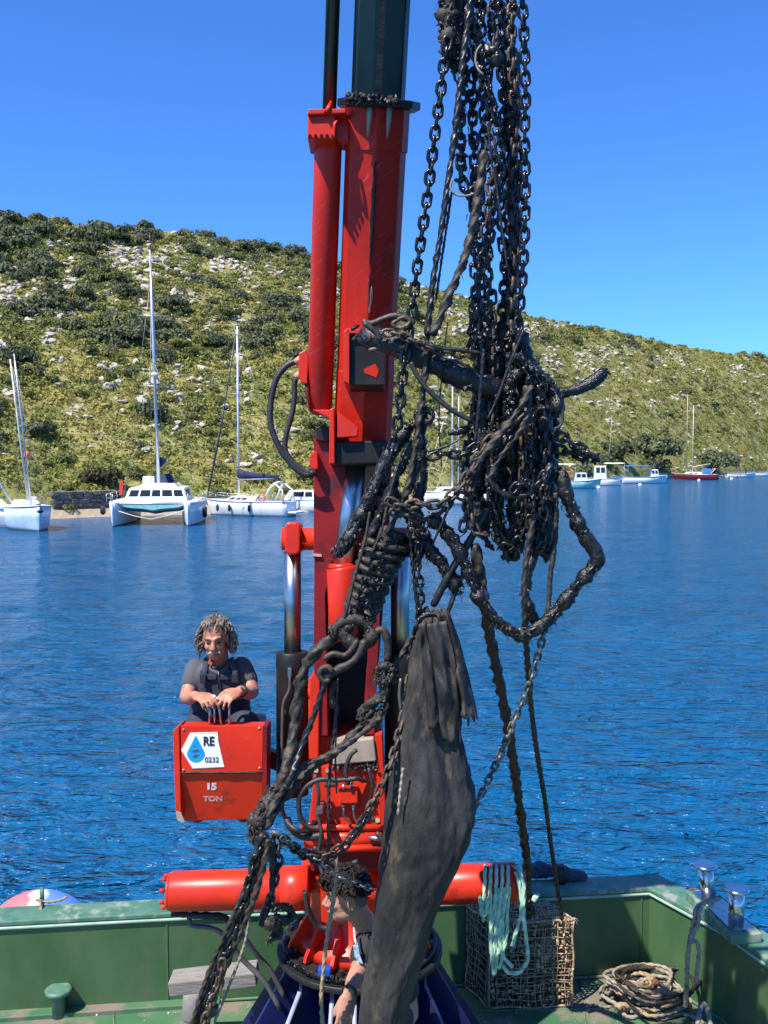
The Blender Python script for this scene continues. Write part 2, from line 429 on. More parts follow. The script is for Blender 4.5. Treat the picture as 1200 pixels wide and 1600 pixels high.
def plant_hill():
    g = random.Random(11)
    shrubs = []; rocks = []
    tries = 0
    while len(shrubs) < 3400 and tries < 90000:
        tries += 1
        px = g.uniform(-120, 1330); t = g.random()**.8*1.01+.01
        left = max(0, min(1, (900-px)/450)); n1 = nz((px*.006, t*3.2, 1)); n2 = nz((px*.016, t*8, 9))
        dens = (.12+.55*max(0, min(1, (t-.25)*2.2)))*(.35+.65*left)+.85*n1+.6*n2
        if g.random() > dens*.75+.22 or rocky(px, t) > .30: continue
        p = terr(px, t); lower = max(0, min(1, (.42-t)*4))
        r = g.random()
        big = g.random() < max(.07, dens*.45)
        kind = ('dark' if r < .72-.40*lower-.1*(1-left) else ('olive' if r < .92 else 'lime')) if big else ('dark' if r < .10 else 'olive' if r < .52 else 'lime')
        s = ((.5+1.4*g.random()**2.2)*(1.3 if kind == 'dark' else .95) if big else .45+.5*g.random())*(1+.18*(p.y/150))
        shrubs.append((s/p.y, p, s, kind, g.random()*6.28, g.randrange(7), 1.0+.45*g.random()))
    tries = 0
    while len(rocks) < 4600 and tries < 200000:
        tries += 1
        px = g.uniform(-120, 1330); t = g.random()**.85*.98+.015
        if g.random() > min(1, max(.02, (rocky(px, t)+.06)*2.4)): continue
        p = terr(px, t); s = (.16+.55*g.random()**3.0)*(1+.22*(p.y/150))
        rocks.append((s/p.y, p, s, g.randrange(9), g.random()*6.28, g.random()*.6+.55))
    def inframe(p, s):
        x, y, d = py_of(p); return -10 < x < 1210
    for lst in (shrubs, rocks): lst.sort(key=lambda a: -a[0]*(1 if inframe(a[1], 1) else .05))
    def where(p):
        x, y, d = py_of(p); a = terr_t(x, p)
        v = ('just above the shore' if a < .12 else 'low on the hill' if a < .3 else 'halfway up the hill' if a < .55 else 'high on the hill' if a < .85 else 'on the skyline')
        h = ('at the far left' if x < 130 else 'behind the catamaran mast' if x < 290 else 'left of the red crane' if x < 490 else 'behind the red crane' if x < 640 else 'behind the hanging chains' if x < 860 else 'right of the chains' if x < 1030 else 'at the far right')
        return v+' '+h
    word = {'dark': 'dark green', 'olive': 'olive green', 'lime': 'yellow-green'}
    def terr_t(x, p):
        ds = shore_y(x); dr, zr = ridge(x); return (p.y-ds)/(dr-ds)
    for k, (q, p, s, kind, a, v, h) in enumerate(shrubs[:280]):
        o = bpy.data.objects.new('shrub', SHRUB[kind][v]); COL.objects.link(o)
        o.location = p-Vector((0, 0, .12*s)); o.rotation_euler = (0, 0, a); o.scale = (s, s, s*h)
        o['label'] = ('big ' if s > 1.5 else 'small ' if s < .95 else '')+word[kind]+' shrub '+where(p); o['category'] = 'shrub'; o['group'] = kind+' shrubs on the hillside'
    def co(me):
        a = np.empty(len(me.vertices)*3, np.float32); me.vertices.foreach_get('co', a); return a.reshape(-1, 3)
    for kind in ('dark', 'olive', 'lime'):
        Q = []
        for q, p, s, k2, a, v, h in shrubs[280:]:
            if k2 != kind: continue
            c = co(SHRUB[kind][v]).reshape(-1, 4, 3)
            c = c[rg.permutation(len(c))[:150]]
            m = np.array([[math.cos(a), -math.sin(a), 0], [math.sin(a), math.cos(a), 0], [0, 0, h]])*s
            c = (c-c.mean(1, keepdims=True))*1.5+c.mean(1, keepdims=True)
            Q.append(c @ m.T+np.array(p-Vector((0, 0, .12*s))))
        o = bpy.data.objects.new('shrubbery', np_mesh('shrubbery', np.concatenate(Q), MT['shrub_'+kind])); COL.objects.link(o)
        o['kind'] = 'stuff'; o['label'] = {'dark': 'dark green', 'olive': 'olive', 'lime': 'yellow-green'}[kind]+' shrubs massed over the far hillside'; o['category'] = 'shrubs'
    for k, (q, p, s, v, a, h) in enumerate(rocks[:280]):
        o = bpy.data.objects.new('rock', ROCK[v]); COL.objects.link(o)
        o.location = p+Vector((0, 0, .15*s)); o.rotation_euler = (a*.1, a*.07, a); o.scale = (s*1.35, s*.95, s*h)
        o['label'] = ('large ' if s > .8 else '')+'pale limestone boulder '+where(p); o['category'] = 'rock'; o['group'] = 'boulders on the hillside'
    mb = MB()
    for q, p, s, v, a, h in rocks[280:]:
        me = ROCK[v]; mm = Matrix.Translation(p+Vector((0, 0, .2*s))) @ Matrix.Rotation(a, 4, 'Z') @ Matrix.Diagonal((s*1.2, s, s*h, 1))
        mb.add([x.co for x in me.vertices], [list(f.vertices) for f in me.polygons], False, mm)
    o = obj('rubble', mb, MT['limestone']); o['kind'] = 'stuff'; o['label'] = 'scattered pale stones over the hillside'; o['category'] = 'rocks'
    # low yellow-green ground cover
    Q = []; n = 32000
    for i in range(n):
        px = g.uniform(-150, 1360); t = g.random()**.85*.97+.022
        if rocky(px, t) > .34: continue
        p = terr(px, t); s = (.26+.40*g.random()**2)*(1+.3*p.y/150)
        Q.append((p.x, p.y, p.z, s))
    n = len(Q); Q = np.array(Q); base = leaves(15*n, [(0, 0, 0, 1, 1, .6)], .27, rg).reshape(n, 15, 4, 3)
    Q2 = base*Q[:, None, None, 3:4]+Q[:, None, None, :3]
    o = bpy.data.objects.new('ground_cover', np_mesh('ground_cover', Q2.reshape(-1, 4, 3), MT['low_cover'])); COL.objects.link(o)
    o['kind'] = 'stuff'; o['label'] = 'low yellow-green scrub covering the hillside'; o['category'] = 'ground cover'
plant_hill()
# ------------------------------------------------------------------ boats along the far shore
M('white_gel', (.78, .79, .78), (.70, .71, .70), 1.5, .3, lo=.3, hi=.8)
M('white_dull', (.66, .67, .66), (.56, .57, .55), 2.5, .45)
M('pale_blue', (.22, .40, .60), (.17, .33, .52), 2, .35)
M('white_shade_tint', (.52, .64, .74), (.45, .57, .68), 2, .35)  # white hull with the blue of its shaded side mixed into the colour
M('blue_hull', (.035, .13, .32), (.03, .10, .25), 2, .35)
M('navy_cloth', (.012, .018, .05), (.02, .03, .075), 4, .85)
M('blue_cloth', (.02, .14, .50), (.03, .18, .58), 4, .8)
M('turquoise', (.30, .62, .58), (.24, .52, .50), 2, .4)
M('maroon_hull', (.17, .018, .018), (.12, .014, .014), 2, .35)
M('antifoul', (.02, .03, .05), (.03, .05, .07), 3, .6)
M('glass_dark', (.015, .02, .025), rough=.08)
M('alu', (.62, .63, .64), (.52, .53, .54), 3, .35, metal=.6)
M('wood_spar', (.50, .36, .17), (.40, .28, .13), 3, .4)
M('rig_wire', (.22, .22, .22), rough=.4, metal=.7)
M('cream', (.72, .68, .56), (.62, .58, .47), 3, .6)
M('orange', (.80, .16, .03), rough=.5)
M('red_flag', (.65, .03, .03), rough=.8)
M('fender_black', (.02, .02, .022), rough=.5)
M('canvas_grey', (.42, .43, .43), (.34, .35, .35), 5, .85)
M('plank_old', (.34, .27, .19), (.24, .19, .13), 3, .85, stretch=(1, 6, 6), bump=.4)
M('concrete', (.36, .33, .29), (.27, .25, .22), 2.5, .9, bump=.4)
def hull(L, B, H, rake=.5, stern=.7, sheer=.25, n=18, draft=.25, tum=.86, base=0.0):
    """closed boat hull along local x, bow at +L/2, waterline z=0"""
    rings = []
    for i in range(n+1):
        s = i/n
        hb = B/2*(stern+(1-stern)*min(1, s/.35)**.7)*(1-max(0, (s-.42)/.58)**2.3)
        hb = max(hb, .02)
        top = H*(1+sheer*(max(0, s-.3)/.7)**1.6+.06*(1-s)); x0 = -L/2+L*s
        rk = rake*max(0, (s-.55)/.45)**1.5
        r = []
        for z, k in ((top, 1.0), (top*.55, .985), (top*.15, .94), (-draft*.3, .8), (-draft, .3)):
            f = (z+draft)/(top+draft)
            r.append((x0-rk*(1-f), hb*k*(1-(1-f)*.5*max(0, (s-.5)*2)), z))
        ring = r+[(x, -y, z) for x, y, z in r[::-1]]
        rings.append(ring)
    return rings
def sheer_pt(L, B, H, s, side, rake=.5, stern=.7, sheer=.25, inset=.06):
    hb = B/2*(stern+(1-stern)*min(1, s/.35)**.7)*(1-max(0, (s-.42)/.58)**2.3)
    return Vector((-L/2+L*s, side*max(0, hb-inset), H*(1+sheer*(max(0, s-.3)/.7)**1.6+.06*(1-s))))
def hull_parts(t, L, B, H, mat, deckmat='white_dull', stripe=None, **kw):
    rg_ = hull(L, B, H, **kw); obj('hull', MB().loft(rg_), MT[mat], t, True)
    ks = {k: v for k, v in kw.items() if k in ('rake', 'stern', 'sheer')}
    mb = MB(); a = [sheer_pt(L, B, H, i/16, 1, **ks)+Vector((0, 0, .012)) for i in range(17)]; b = [Vector((p.x, -p.y, p.z)) for p in a]
    mb.add(a+b, [(i, i+1, 17+i+1, 17+i) for i in range(16)]); obj('deck', mb, MT[deckmat], t, True)
    mb = MB(); mb.tube([sheer_pt(L, B, H, i/20, 1, inset=-.02, **ks)+Vector((0, 0, .01)) for i in range(21)], .035, 6)
    mb.tube([sheer_pt(L, B, H, i/20, -1, inset=-.02, **ks)+Vector((0, 0, .01)) for i in range(21)], .035, 6); obj('rub_rail', mb, MT[stripe or deckmat], t, True)
    # antifouling at the waterline
    mb = MB(); rr = []
    for r in rg_:
        q = [r[i] for i in (2, 3, 4, 5, 6, 7)]
        q = [Vector(v) for v in q]; q[0] = q[0].lerp(q[1], .42); q[-1] = q[-1].lerp(q[-2], .42)
        rr.append([Vector((v.x*1.002, v.y*1.012+math.copysign(.004, v.y), v.z)) for v in q])
    obj('waterline_band', MB().loft(rr), MT['antifoul'], t, True)
def house(t, x0, x1, w, z0, h, mat, name='cabin', front=.5, back=.15, top=.82, round_=.05):
    """cabin with raked front (towards +x) and a slightly crowned roof"""
    a = MB(); b = w/2
    lo = [(x0, -b, z0), (x0, b, z0), (x1, b, z0), (x1, -b, z0)]
    hi = [(x0+back, -b*top, z0+h), (x0+back, b*top, z0+h), (x1-front, b*top, z0+h), (x1-front, -b*top, z0+h)]
    a.add(lo+hi, [(3, 2, 1, 0), (4, 5, 6, 7), (0, 1, 5, 4), (1, 2, 6, 5), (2, 3, 7, 6), (3, 0, 4, 7)])
    return obj(name, a, MT[mat], t, True, bevel=round_), lo, hi
def panes(cab, lo, hi, side, us, v0=.35, v1=.8, name='window', mat='glass_dark', off=.02):
    """panes set 2 cm proud on a face of a house: side 'l','r','f','b'"""
    q = {'l': (0, 3, 7, 4), 'r': (2, 1, 5, 6), 'f': (3, 2, 6, 7), 'b': (1, 0, 4, 5)}[side]
    P4 = [Vector((lo+hi)[i]) for i in q]
    n = (P4[1]-P4[0]).cross(P4[3]-P4[0]).normalized(); 
    cen = sum((Vector(v) for v in lo+hi), Vector())/8
    if n.dot(P4[0]-cen) < 0: n = -n
    def pt(u, v): return P4[0].lerp(P4[1], u).lerp(P4[3].lerp(P4[2], u), v)
    for u0, u1 in us:
        f = [pt(u0, v0), pt(u1, v0), pt(u1, v1), pt(u0, v1)]
        mb = MB().add([p+n*off for p in f]+[p-n*.02 for p in f], [(0,1,2,3), (7,6,5,4), (0,1,5,4), (1,2,6,5), (2,3,7,6), (3,0,4,7)])
        obj(name, mb, MT[mat], cab, True)
def rigline(t, pairs, r=.012, name='stay', mat='rig_wire'):
    for a, b in pairs: obj(name, MB().cyl(a, b, r, 5), MT[mat], t, True)
def mast(t, x, z0, z1, r=.09, mat='alu', lean=(0, 0), spread=(.45, .7), w=.9, spar=None):
    top = Vector((x+lean[0], lean[1], z1)); bot = Vector((x, 0, z0))
    m = obj('mast', MB().tube([bot, bot.lerp(top, .6), top], [r, r*.9, r*.6], 10), MT[mat], t, True)
    for s in spread:
        p = bot.lerp(top, s); obj('spreader', MB().cyl(p+Vector((0, -w, .05)), p+Vector((0, w, .05)), .03, 6), MT[mat], m, True)
    return bot, top
def rails(t, pts, h=.5, name='rail'):
    mb = MB(); top = [Vector(p)+Vector((0, 0, h)) for p in pts]; mb.tube(top, .018, 5)
    mb.tube([Vector(p)+Vector((0, 0, h*.5)) for p in pts], .010, 5)
    for p in pts: mb.cyl(p, Vector(p)+Vector((0, 0, h)), .016, 5)
    obj(name, mb, MT['alu'], t, True)
def fender(t, p, h=.55, r=.12, mat='fender_black'):
    p = Vector(p); rs = [.02, .6*r, r, r, .6*r, .02]; zs = [0, .06, .15, h-.15, h-.06, h]
    obj('fender', MB().tube([p+Vector((0, 0, z)) for z in zs], rs, 10), MT[mat], t, True)
def lifebuoy(t, c, rot=0, r=.28):
    c = Vector(c); pts = [c+Vector((math.cos(a)*r*math.cos(rot), math.cos(a)*r*math.sin(rot), math.sin(a)*r)) for a in [i*math.pi/8 for i in range(17)]]
    obj('lifebuoy', MB().tube(pts, .075, 8), MT['orange'], t, True)
def on_water(px, py): p = G(px, py, 0); return (p.x, p.y, 0)

# catamaran, bows towards the camera (local +x points at the camera)
t = thing('catamaran', 'white catamaran with tall mast moored bows to camera at the left', 'catamaran', on_water(248, 815), R(-83), 'yachts moored on the far shore')
for s in (-1, 1):
    rg_ = hull(11, 1.75, 1.55, rake=.15, stern=.75, sheer=.10, draft=.3)
    m_ = Matrix.Translation((0, s*2.62, 0)); obj('hull', MB().loft(rg_, m=m_), MT['white_gel'], t, True)
    bb = []
    for r in rg_:
        q = [Vector(r[i]) for i in (2, 3, 4, 5, 6, 7)]; q[0] = q[0].lerp(q[1], .55); q[-1] = q[-1].lerp(q[-2], .55)
        bb.append([Vector((v.x, v.y*1.012+math.copysign(.004, v.y), v.z)) for v in q])
    obj('waterline_band', MB().loft(bb, m=m_), MT['antifoul'], t, True)
mb = MB(); rr = []
for i in range(9):
    x = -5.2+i*1.15; zb = .75+.1*(i/8)**2+(.35*max(0, (i-6)/2))
    rr.append([(x, -2.7, 1.58), (x, -1.8, zb+.1), (x, -.6, zb), (x, 0, zb-.12), (x, .6, zb), (x, 1.8, zb+.1), (x, 2.7, 1.58)])
obj('bridge_deck', mb.loft(rr), MT['turquoise'], t, True)
obj('deck', MB().box((-.9, 0, 1.63), (8.6, 6.3, .08), bev=.03), MT['white_gel'], t, True)
obj('crossbeam', MB().cyl((4.35, -2.6, 1.58), (4.35, 2.6, 1.58), .09, 10), MT['alu'], t, True)
c, lo, hi = house(t, -4.3, 1.9, 4.7, 1.64, 1.0, 'white_gel', 'saloon', front=.75, top=.86, round_=.12)
panes(c, lo, hi, 'f', [(.05, .20), (.23, .40), (.43, .57), (.60, .77), (.80, .95)], .35, .82)
panes(c, lo, hi, 'l', [(.3, .6), (.65, .9)], .35, .8); panes(c, lo, hi, 'r', [(.1, .35), (.4, .7)], .35, .8)
house(t, -4.4, .6, 3.0, 2.62, .3, 'white_gel', 'flybridge', front=.5, top=.8, round_=.08)
c, lo, hi = house(t, -3.9, -2.3, 1.8, 2.85, .75, 'navy_cloth', 'spray_hood', front=.5, top=.75, round_=.15)
obj('helm_seat', MB().box((-1.7, -.9, 3.15), (.5, .9, .6), bev=.1), MT['white_gel'], t, True)
b0, t0 = mast(t, -.3, 2.85, 20.6, .13, 'alu', (.0, -.42), (.42, .72), 1.15)
obj('boom', MB().cyl((-.45, 0, 4.2), (-5.2, .25, 4.5), .10, 8), MT['alu'], t, True)
mb = MB(); mb.loft([[(x, .26*k*math.cos(a), 4.55+.35*k*math.sin(a)+(.12 if x < -2 else 0)) for a in [j*math.pi/4 for j in range(8)]] for x, k in ((-.5, 1.35), (-1.6, 1.1), (-3.4, .85), (-5.1, .5))])
obj('sail_cover', mb, MT['navy_cloth'], t, True)
obj('radar', MB().ball((b0.x+.3, -.15, 11.2), (.28, .28, .16), 10, 6), MT['white_gel'], t, True)
rigline(t, [(t0*.98, (4.35, 0, 1.7)), (t0*.9, (-2.2, 2.9, 1.7)), (t0*.9, (-2.2, -2.9, 1.7)), (t0*.6, (-1.6, 2.9, 1.7)), (t0*.6, (-1.6, -2.9, 1.7)), (t0, (-4.9, 0, 2.9))], .016)
rigline(t, [((t0.x, t0.y, 20.5), (t0.x, t0.y, 21.9))], .012, 'antenna')
rails(t, [(5.2, -2.62, 1.7), (3.6, -3.3, 1.66), (1, -3.4, 1.66), (-2, -3.4, 1.66), (-4.6, -3.4, 1.66)], .6)
rails(t, [(5.2, 2.62, 1.7), (3.6, 3.3, 1.66), (1, 3.4, 1.66), (-2, 3.4, 1.66), (-4.6, 3.4, 1.66)], .6)
fender(t, (3.6, -3.55, .75), .7, .2); fender(t, (2.2, 3.62, .4), .9, .18)
obj('anchor_bridle', MB().tube([(5.0, -2.55, 1.2), (5.05, -1.2, .75), (5.1, 0, .5), (5.05, 1.2, .75), (5.0, 2.55, 1.2)], .03, 6), MT['cream'], t, True)
fl = MB().add([(-4.5, -3.3, 2.0), (-4.5, -3.6, 1.9), (-4.5, -3.55, 3.0), (-4.5, -3.3, 3.0)], [(0, 1, 2, 3)]); obj('flag', fl, MT['red_flag'], t, True)
# white sloop left of the crane, bow to the left
t = thing('sailing_yacht', 'white sloop with navy sail cover and stern arch beside the catamaran', 'sailboat', on_water(388, 805), R(158), 'yachts moored on the far shore')
hull_parts(t, 8.3, 2.9, 1.15, 'white_gel', rake=.55, stern=.6, sheer=.16)
c, lo, hi = house(t, -1.5, 2.2, 1.9, 1.18, .48, 'white_gel', 'coachroof', front=1.1, top=.8, round_=.1)
panes(c, lo, hi, 'l', [(.12, .26), (.32, .46), (.52, .64)], .35, .75); panes(c, lo, hi, 'r', [(.1, .26), (.32, .46), (.5, .64)], .35, .75)
b0, t0 = mast(t, .9, 1.6, 16.0, .10, 'white_gel', (0, .05), (.6, .95), .85)
obj('boom', MB().cyl((.8, 0, 3.0), (-3.1, 0, 3.25), .07, 8), MT['alu'], t, True)
mb = MB(); mb.loft([[(x, .15*k*math.cos(a), 3.15+.28*k*math.sin(a)+.25*k) for a in [j*math.pi/4 for j in range(8)]] for x, k in ((.95, 1.6), (.3, 1.15), (-1.4, .8), (-3.0, .5))])
obj('sail_cover', mb, MT['navy_cloth'], t, True)
for s in (-1, 1): obj('arch_leg', MB().tube([(-2.0, s*1.05, 1.2), (-2.6, s*.95, 2.3), (-3.0, s*.8, 2.75)], .09, 8), MT['white_gel'], t, True)
obj('arch', MB().tube([(-3.0, -.8, 2.75), (-3.05, 0, 2.85), (-3.0, .8, 2.75)], .10, 8), MT['white_gel'], t, True)
for s in (-1, 1): obj('arch_leg', MB().tube([(-3.9, s*1.0, 1.2), (-3.75, s*.9, 2.2), (-3.0, s*.8, 2.75)], .07, 8), MT['white_gel'], t, True)
obj('swim_platform', MB().box((-4.45, 0, .35), (1.0, 1.5, .16), bev=.06), MT['white_gel'], t, True)
lifebuoy(t, (-2.0, 1.25, 1.55), .2)
for x in (2.2, 1.0, -.9): fender(t, (x, 1.35+.10*(x < 1.5), .35), .65, .12)
rigline(t, [(t0, (4.1, 0, 1.5)), (t0, (-4.1, 0, 1.3)), (t0*.95, (.6, 1.4, 1.2)), (t0*.95, (.6, -1.4, 1.2))], .013)
obj('furled_jib', MB().tube([(4.0, 0, 1.6), (3.3, 0, 4.6), (2.6, 0, 7.5), (1.0, 0, 15.5)], [.05, .09, .06, .03], 8), MT['navy_cloth'], t, True)
rails(t, [(4.0, .25, 1.45), (2.6, 1.0, 1.3), (.5, 1.4, 1.2), (-1.6, 1.4, 1.2)], .5); rails(t, [(4.0, -.25, 1.45), (2.6, -1.0, 1.3), (.5, -1.4, 1.2), (-1.6, -1.4, 1.2)], .5)
# motor cruiser half behind the crane
t = thing('motor_boat', 'white motor cruiser with grey canvas cover just left of the crane arm', 'motorboat', on_water(478, 799), R(165), 'yachts moored on the far shore')
hull_parts(t, 6.2, 2.3, 1.0, 'white_gel', rake=.5, stern=.9, sheer=.15, stripe='pale_blue')
c, lo, hi = house(t, -1.2, 1.9, 1.9, 1.0, .95, 'white_gel', 'cabin', front=.6, round_=.1)
panes(c, lo, hi, 'r', [(.25, .62), (.67, .92)], .4, .85); panes(c, lo, hi, 'l', [(.08, .33), (.38, .75)], .4, .85); panes(c, lo, hi, 'f', [(.1, .9)], .35, .85)
c, lo, hi = house(t, -2.9, -1.0, 1.95, 1.0, 1.0, 'canvas_grey', 'canvas_cover', front=.05, round_=.15)
rails(t, [(2.8, .2, 1.2), (1.9, .8, 1.1), (.8, 1.05, 1.05)], .4)
# two yachts cut by the left edge
t = thing('sailing_yacht', 'white ketch bow with bare masts at the far left', 'sailboat', on_water(46, 826), R(-58), 'yachts moored on the far shore')
hull_parts(t, 6.6, 2.9, 1.45, 'white_shade_tint', 'white_dull', stripe='white_gel', rake=.35, stern=.6, sheer=.18)
house(t, -2.3, .8, 1.5, 1.5, .45, 'white_dull', 'coachroof', front=.5, round_=.1)
b0, t0 = mast(t, -.1, 1.6, 11.6, .075, 'cream', (-.3, -.95), (), .6); b1, t1 = mast(t, .75, 1.6, 11.9, .065, 'alu', (-.3, -.85), (), .6)
rigline(t, [(t0, (1.2, .9, 1.5)), (t1, (3.1, 0, 1.9)), (t0, (-2.6, .8, 1.5)), (t1, (1.0, -.9, 1.5))], .014)
obj('bow_rail', MB().tube([(2.2, .75, 1.55), (2.3, .7, 2.1), (3.2, 0, 2.25), (2.3, -.7, 2.1), (2.2, -.75, 1.55)], .025, 6), MT['alu'], t, True)
obj('anchor', MB().tube([(2.9, .1, 1.75), (3.35, .05, 1.7), (3.4, 0, 1.35)], .05, 6).ball((3.4, 0, 1.35), (.09, .22, .12), 8, 6), MT['fender_black'], t, True)
obj('deck_box', MB().box((-.2, .3, 1.95), (.5, .5, .5), bev=.06), MT['white_gel'], t, True)
obj('distress_ball', MB().ball((-1.7, .3, 5.1), (.22, .22, .27), 10, 8).cyl((-1.7, .3, 5.3), (-1.1, .2, 6.5), .012, 5), MT['orange'], t, True)
t = thing('sailing_yacht', 'white yacht with slanting spar cut off by the left edge', 'sailboat', on_water(-14, 823), R(-20), 'yachts moored on the far shore')
hull_parts(t, 5.6, 2.5, 1.25, 'white_gel', rake=.3, stern=.6, sheer=.15)
c, lo, hi = house(t, -2.6, 1.3, 1.8, 1.28, .9, 'white_gel', 'cabin', front=1.2, round_=.2); panes(c, lo, hi, 'l', [(.3, .7)], .3, .7); panes(c, lo, hi, 'r', [(.3, .7)], .3, .7)
obj('spar', MB().cyl((1.9, .2, 1.5), (-2.0, .2, 6.6), .07, 8), MT['alu'], t, True)
# group behind the chains
t = thing('sailing_yacht', 'white yacht with blue canopy and two masts behind the chains', 'sailboat', on_water(705, 788), R(170), 'yachts moored on the far shore')
hull_parts(t, 7.8, 2.8, 1.2, 'white_gel', rake=.5, stern=.7, sheer=.15)
c, lo, hi = house(t, -2.2, 2.0, 1.9, 1.22, .6, 'white_gel', 'coachroof', front=.9, round_=.1); panes(c, lo, hi, 'r', [(.2, .4), (.5, .8)], .3, .75); panes(c, lo, hi, 'l', [(.2, .4), (.5, .8)], .3, .75)
c, lo, hi = house(t, -2.9, -.8, 2.0, 2.1, .35, 'blue_cloth', 'canopy', front=.2, round_=.1)
for x in (-2.6, -1.0):
    for s in (-.9, .9): obj('canopy_pole', MB().cyl((x, s, 1.2), (x, s, 2.15), .025, 6), MT['alu'], t, True)
b0, t0 = mast(t, -.1, 1.8, 15.8, .10, 'white_gel', (0, 0), (.5, .75), .8); b1, t1 = mast(t, -.75, 1.8, 11.3, .08, 'alu', (0, 0), (.6,), .6)
rigline(t, [(t0, (3.7, 0, 1.6)), (t1, (-3.7, 0, 1.4)), (t0, (0, 1.3, 1.25)), (t0*.98, (1.9, -1.2, 1.3))], .015)
rigline(t, [((2.9, 0, 1.5), (.9, 0, 8.6)), ((1.6, 0, 1.5), (-.2, 0, 6.9))], .03, 'furled_sail', 'cream')
rails(t, [(3.6, .2, 1.5), (2.2, 1.0, 1.35), (0, 1.35, 1.25), (-2, 1.35, 1.25)], .5)
t = thing('motor_boat', 'low white motorboat with flared bow half hidden behind the chains', 'motorboat', on_water(760, 783), R(10), 'yachts moored on the far shore')
hull_parts(t, 7.0, 2.4, 1.0, 'white_gel', rake=.6, stern=.9, sheer=.3)
c, lo, hi = house(t, -1.8, 1.2, 1.8, 1.0, .9, 'white_gel', 'cabin', front=.6, round_=.1); panes(c, lo, hi, 'l', [(.2, .5), (.55, .85)], .35, .8); panes(c, lo, hi, 'f', [(.1, .9)], .35, .8)
# fishing boats on the right
def fishing(px, py, L, mat, lab, aw, awmat, awh, cab, rz=5, gr='fishing boats moored on the right shore', stripe=None, ring=False, cabmat='white_gel', cabh=1.15):
    t = thing('fishing_boat', lab, 'fishing boat', on_water(px, py), R(rz), gr)
    hull_parts(t, L, L*.33, .85, mat, 'white_dull', stripe=stripe, rake=.5, stern=.75, sheer=.42)
    c, lo, hi = house(t, cab[0], cab[1], L*.21, .8, cabh, cabmat, 'wheelhouse', front=.25, back=.05, top=.9, round_=.07)
    panes(c, lo, hi, 'l', [(.12, .44), (.54, .88)], .5, .88); panes(c, lo, hi, 'f', [(.08, .46), (.54, .92)], .5, .88)
    a, b = aw
    m = MB(); m.loft([[(x, L*.15*math.cos(q), awh+.14*max(0, math.sin(q))*1.0-(.04 if math.sin(q) < 0 else 0)) for q in [j*math.pi/6 for j in range(12)]] for x in np.linspace(a, b, 6)])
    obj('awning', m, MT[awmat], t, True)
    for x in (a+.1, b-.1):
        for s in (-1, 1): obj('awning_pole', MB().cyl((x, s*L*.13, .8), (x, s*L*.13, awh), .022, 5), MT['alu'], t, True)
    if ring: lifebuoy(t, (cab[0]-1.0, -L*.15, 1.75), 0, .36)
    rails(t, [(L*.46, -.1, 1.15), (L*.3, -L*.11, 1.05), (L*.12, -L*.15, .95)], .35)
    t.scale = (1, 1, 1.28); return t
fishing(905, 763, 7.4, 'turquoise', 'pale turquoise fishing boat with white wheelhouse right of the chains', (-3.8, -.9), 'cream', 2.95, (-.9, 1.2), 8, ring=True, stripe='white_gel')
t = fishing(946, 758.5, 6.2, 'white_gel', 'small white fishing boat with square cabin and flat cream awning', (-.2, 3.2), 'cream', 3.0, (-2.0, .2), -4, stripe='pale_blue', cabh=1.9)
t = fishing(1006, 755, 9.4, 'white_gel', 'white fishing boat under a bright blue awning on the right', (-3.6, .9), 'blue_cloth', 2.55, (1.1, 2.7), 3, stripe='turquoise', cabh=1.25)
# red hulled two master
t = thing('sailing_yacht', 'dark red hulled two-masted sailboat moored at the right', 'sailboat', on_water(1085, 750), R(176), 'yachts moored on the far shore')
hull_parts(t, 9.9, 3.0, 1.0, 'maroon_hull', 'white_gel', stripe='white_gel', rake=.9, stern=.55, sheer=.35); t.scale = (1, 1, 1.15)
c, lo, hi = house(t, -1.6, 2.4, 1.7, 1.02, .5, 'white_gel', 'coachroof', front=.8, round_=.1); panes(c, lo, hi, 'r', [(.2, .4), (.5, .7)], .35, .75); panes(c, lo, hi, 'l', [(.2, .4), (.5, .7)], .35, .75)
c, lo, hi = house(t, -3.6, -1.3, 1.7, 1.3, .85, 'blue_cloth', 'spray_hood', front=.5, round_=.15)
b0, t0 = mast(t, 1.75, 1.5, 16.2, .11, 'wood_spar', (0, 0), (), .7); b1, t1 = mast(t, .45, 1.5, 14.2, .09, 'cream', (0, 0), (.55,), .7)
obj('boom', MB().cyl((.4, 0, 2.5), (-3.4, 0, 3.1), .07, 8), MT['cream'], t, True); obj('stern_arch', MB().tube([(-3.2, .9, 1.2), (-4.2, .8, 2.1), (-4.5, 0, 2.2), (-4.2, -.8, 2.1), (-3.2, -.9, 1.2)], .06, 6), MT['white_gel'], t, True)
rigline(t, [(t0, (4.9, 0, 1.5)), (t1, (-4.7, 0, 1.3))], .016)
# far right: two pale dinghies, jetty, lamp pole
for (px, py, L, lab) in ((1158, 746, 7.5, 'low white open boat beyond the jetty at the right'), (1192, 744, 9.0, 'low white open boat cut by the right edge')):
    t = thing('open_boat', lab, 'boat', on_water(px, py), R(4), 'low open boats beyond the jetty')
    hull_parts(t, L, 2.2, .8, 'white_gel', rake=.5, stern=.75, sheer=.3, stripe='pale_blue')
    obj('thwart', MB().box((-.5, 0, .9), (.5, 1.7, .1)), MT['plank_old'], t, True); obj('outboard', MB().box((-L/2-.1, 0, .95), (.35, .35, .6), bev=.08), MT['fender_black'], t, True)
t = thing('jetty', 'weathered plank jetty on short posts right of the red sailboat', 'jetty', on_water(1128, 748), R(2))
for i in range(14): obj('plank', MB().box((-4+i*.62, 0, .72), (.58, 2.2, .07)), MT['plank_old'], t, True)
for x in (-3.8, -.8, 2, 4): 
    for y in (-.9, .9): obj('post', MB().cyl((x, y, -.5), (x, y, 1.0 if x in (-3.8, 4) else .7), .09, 8), MT['plank_old'], t, True)
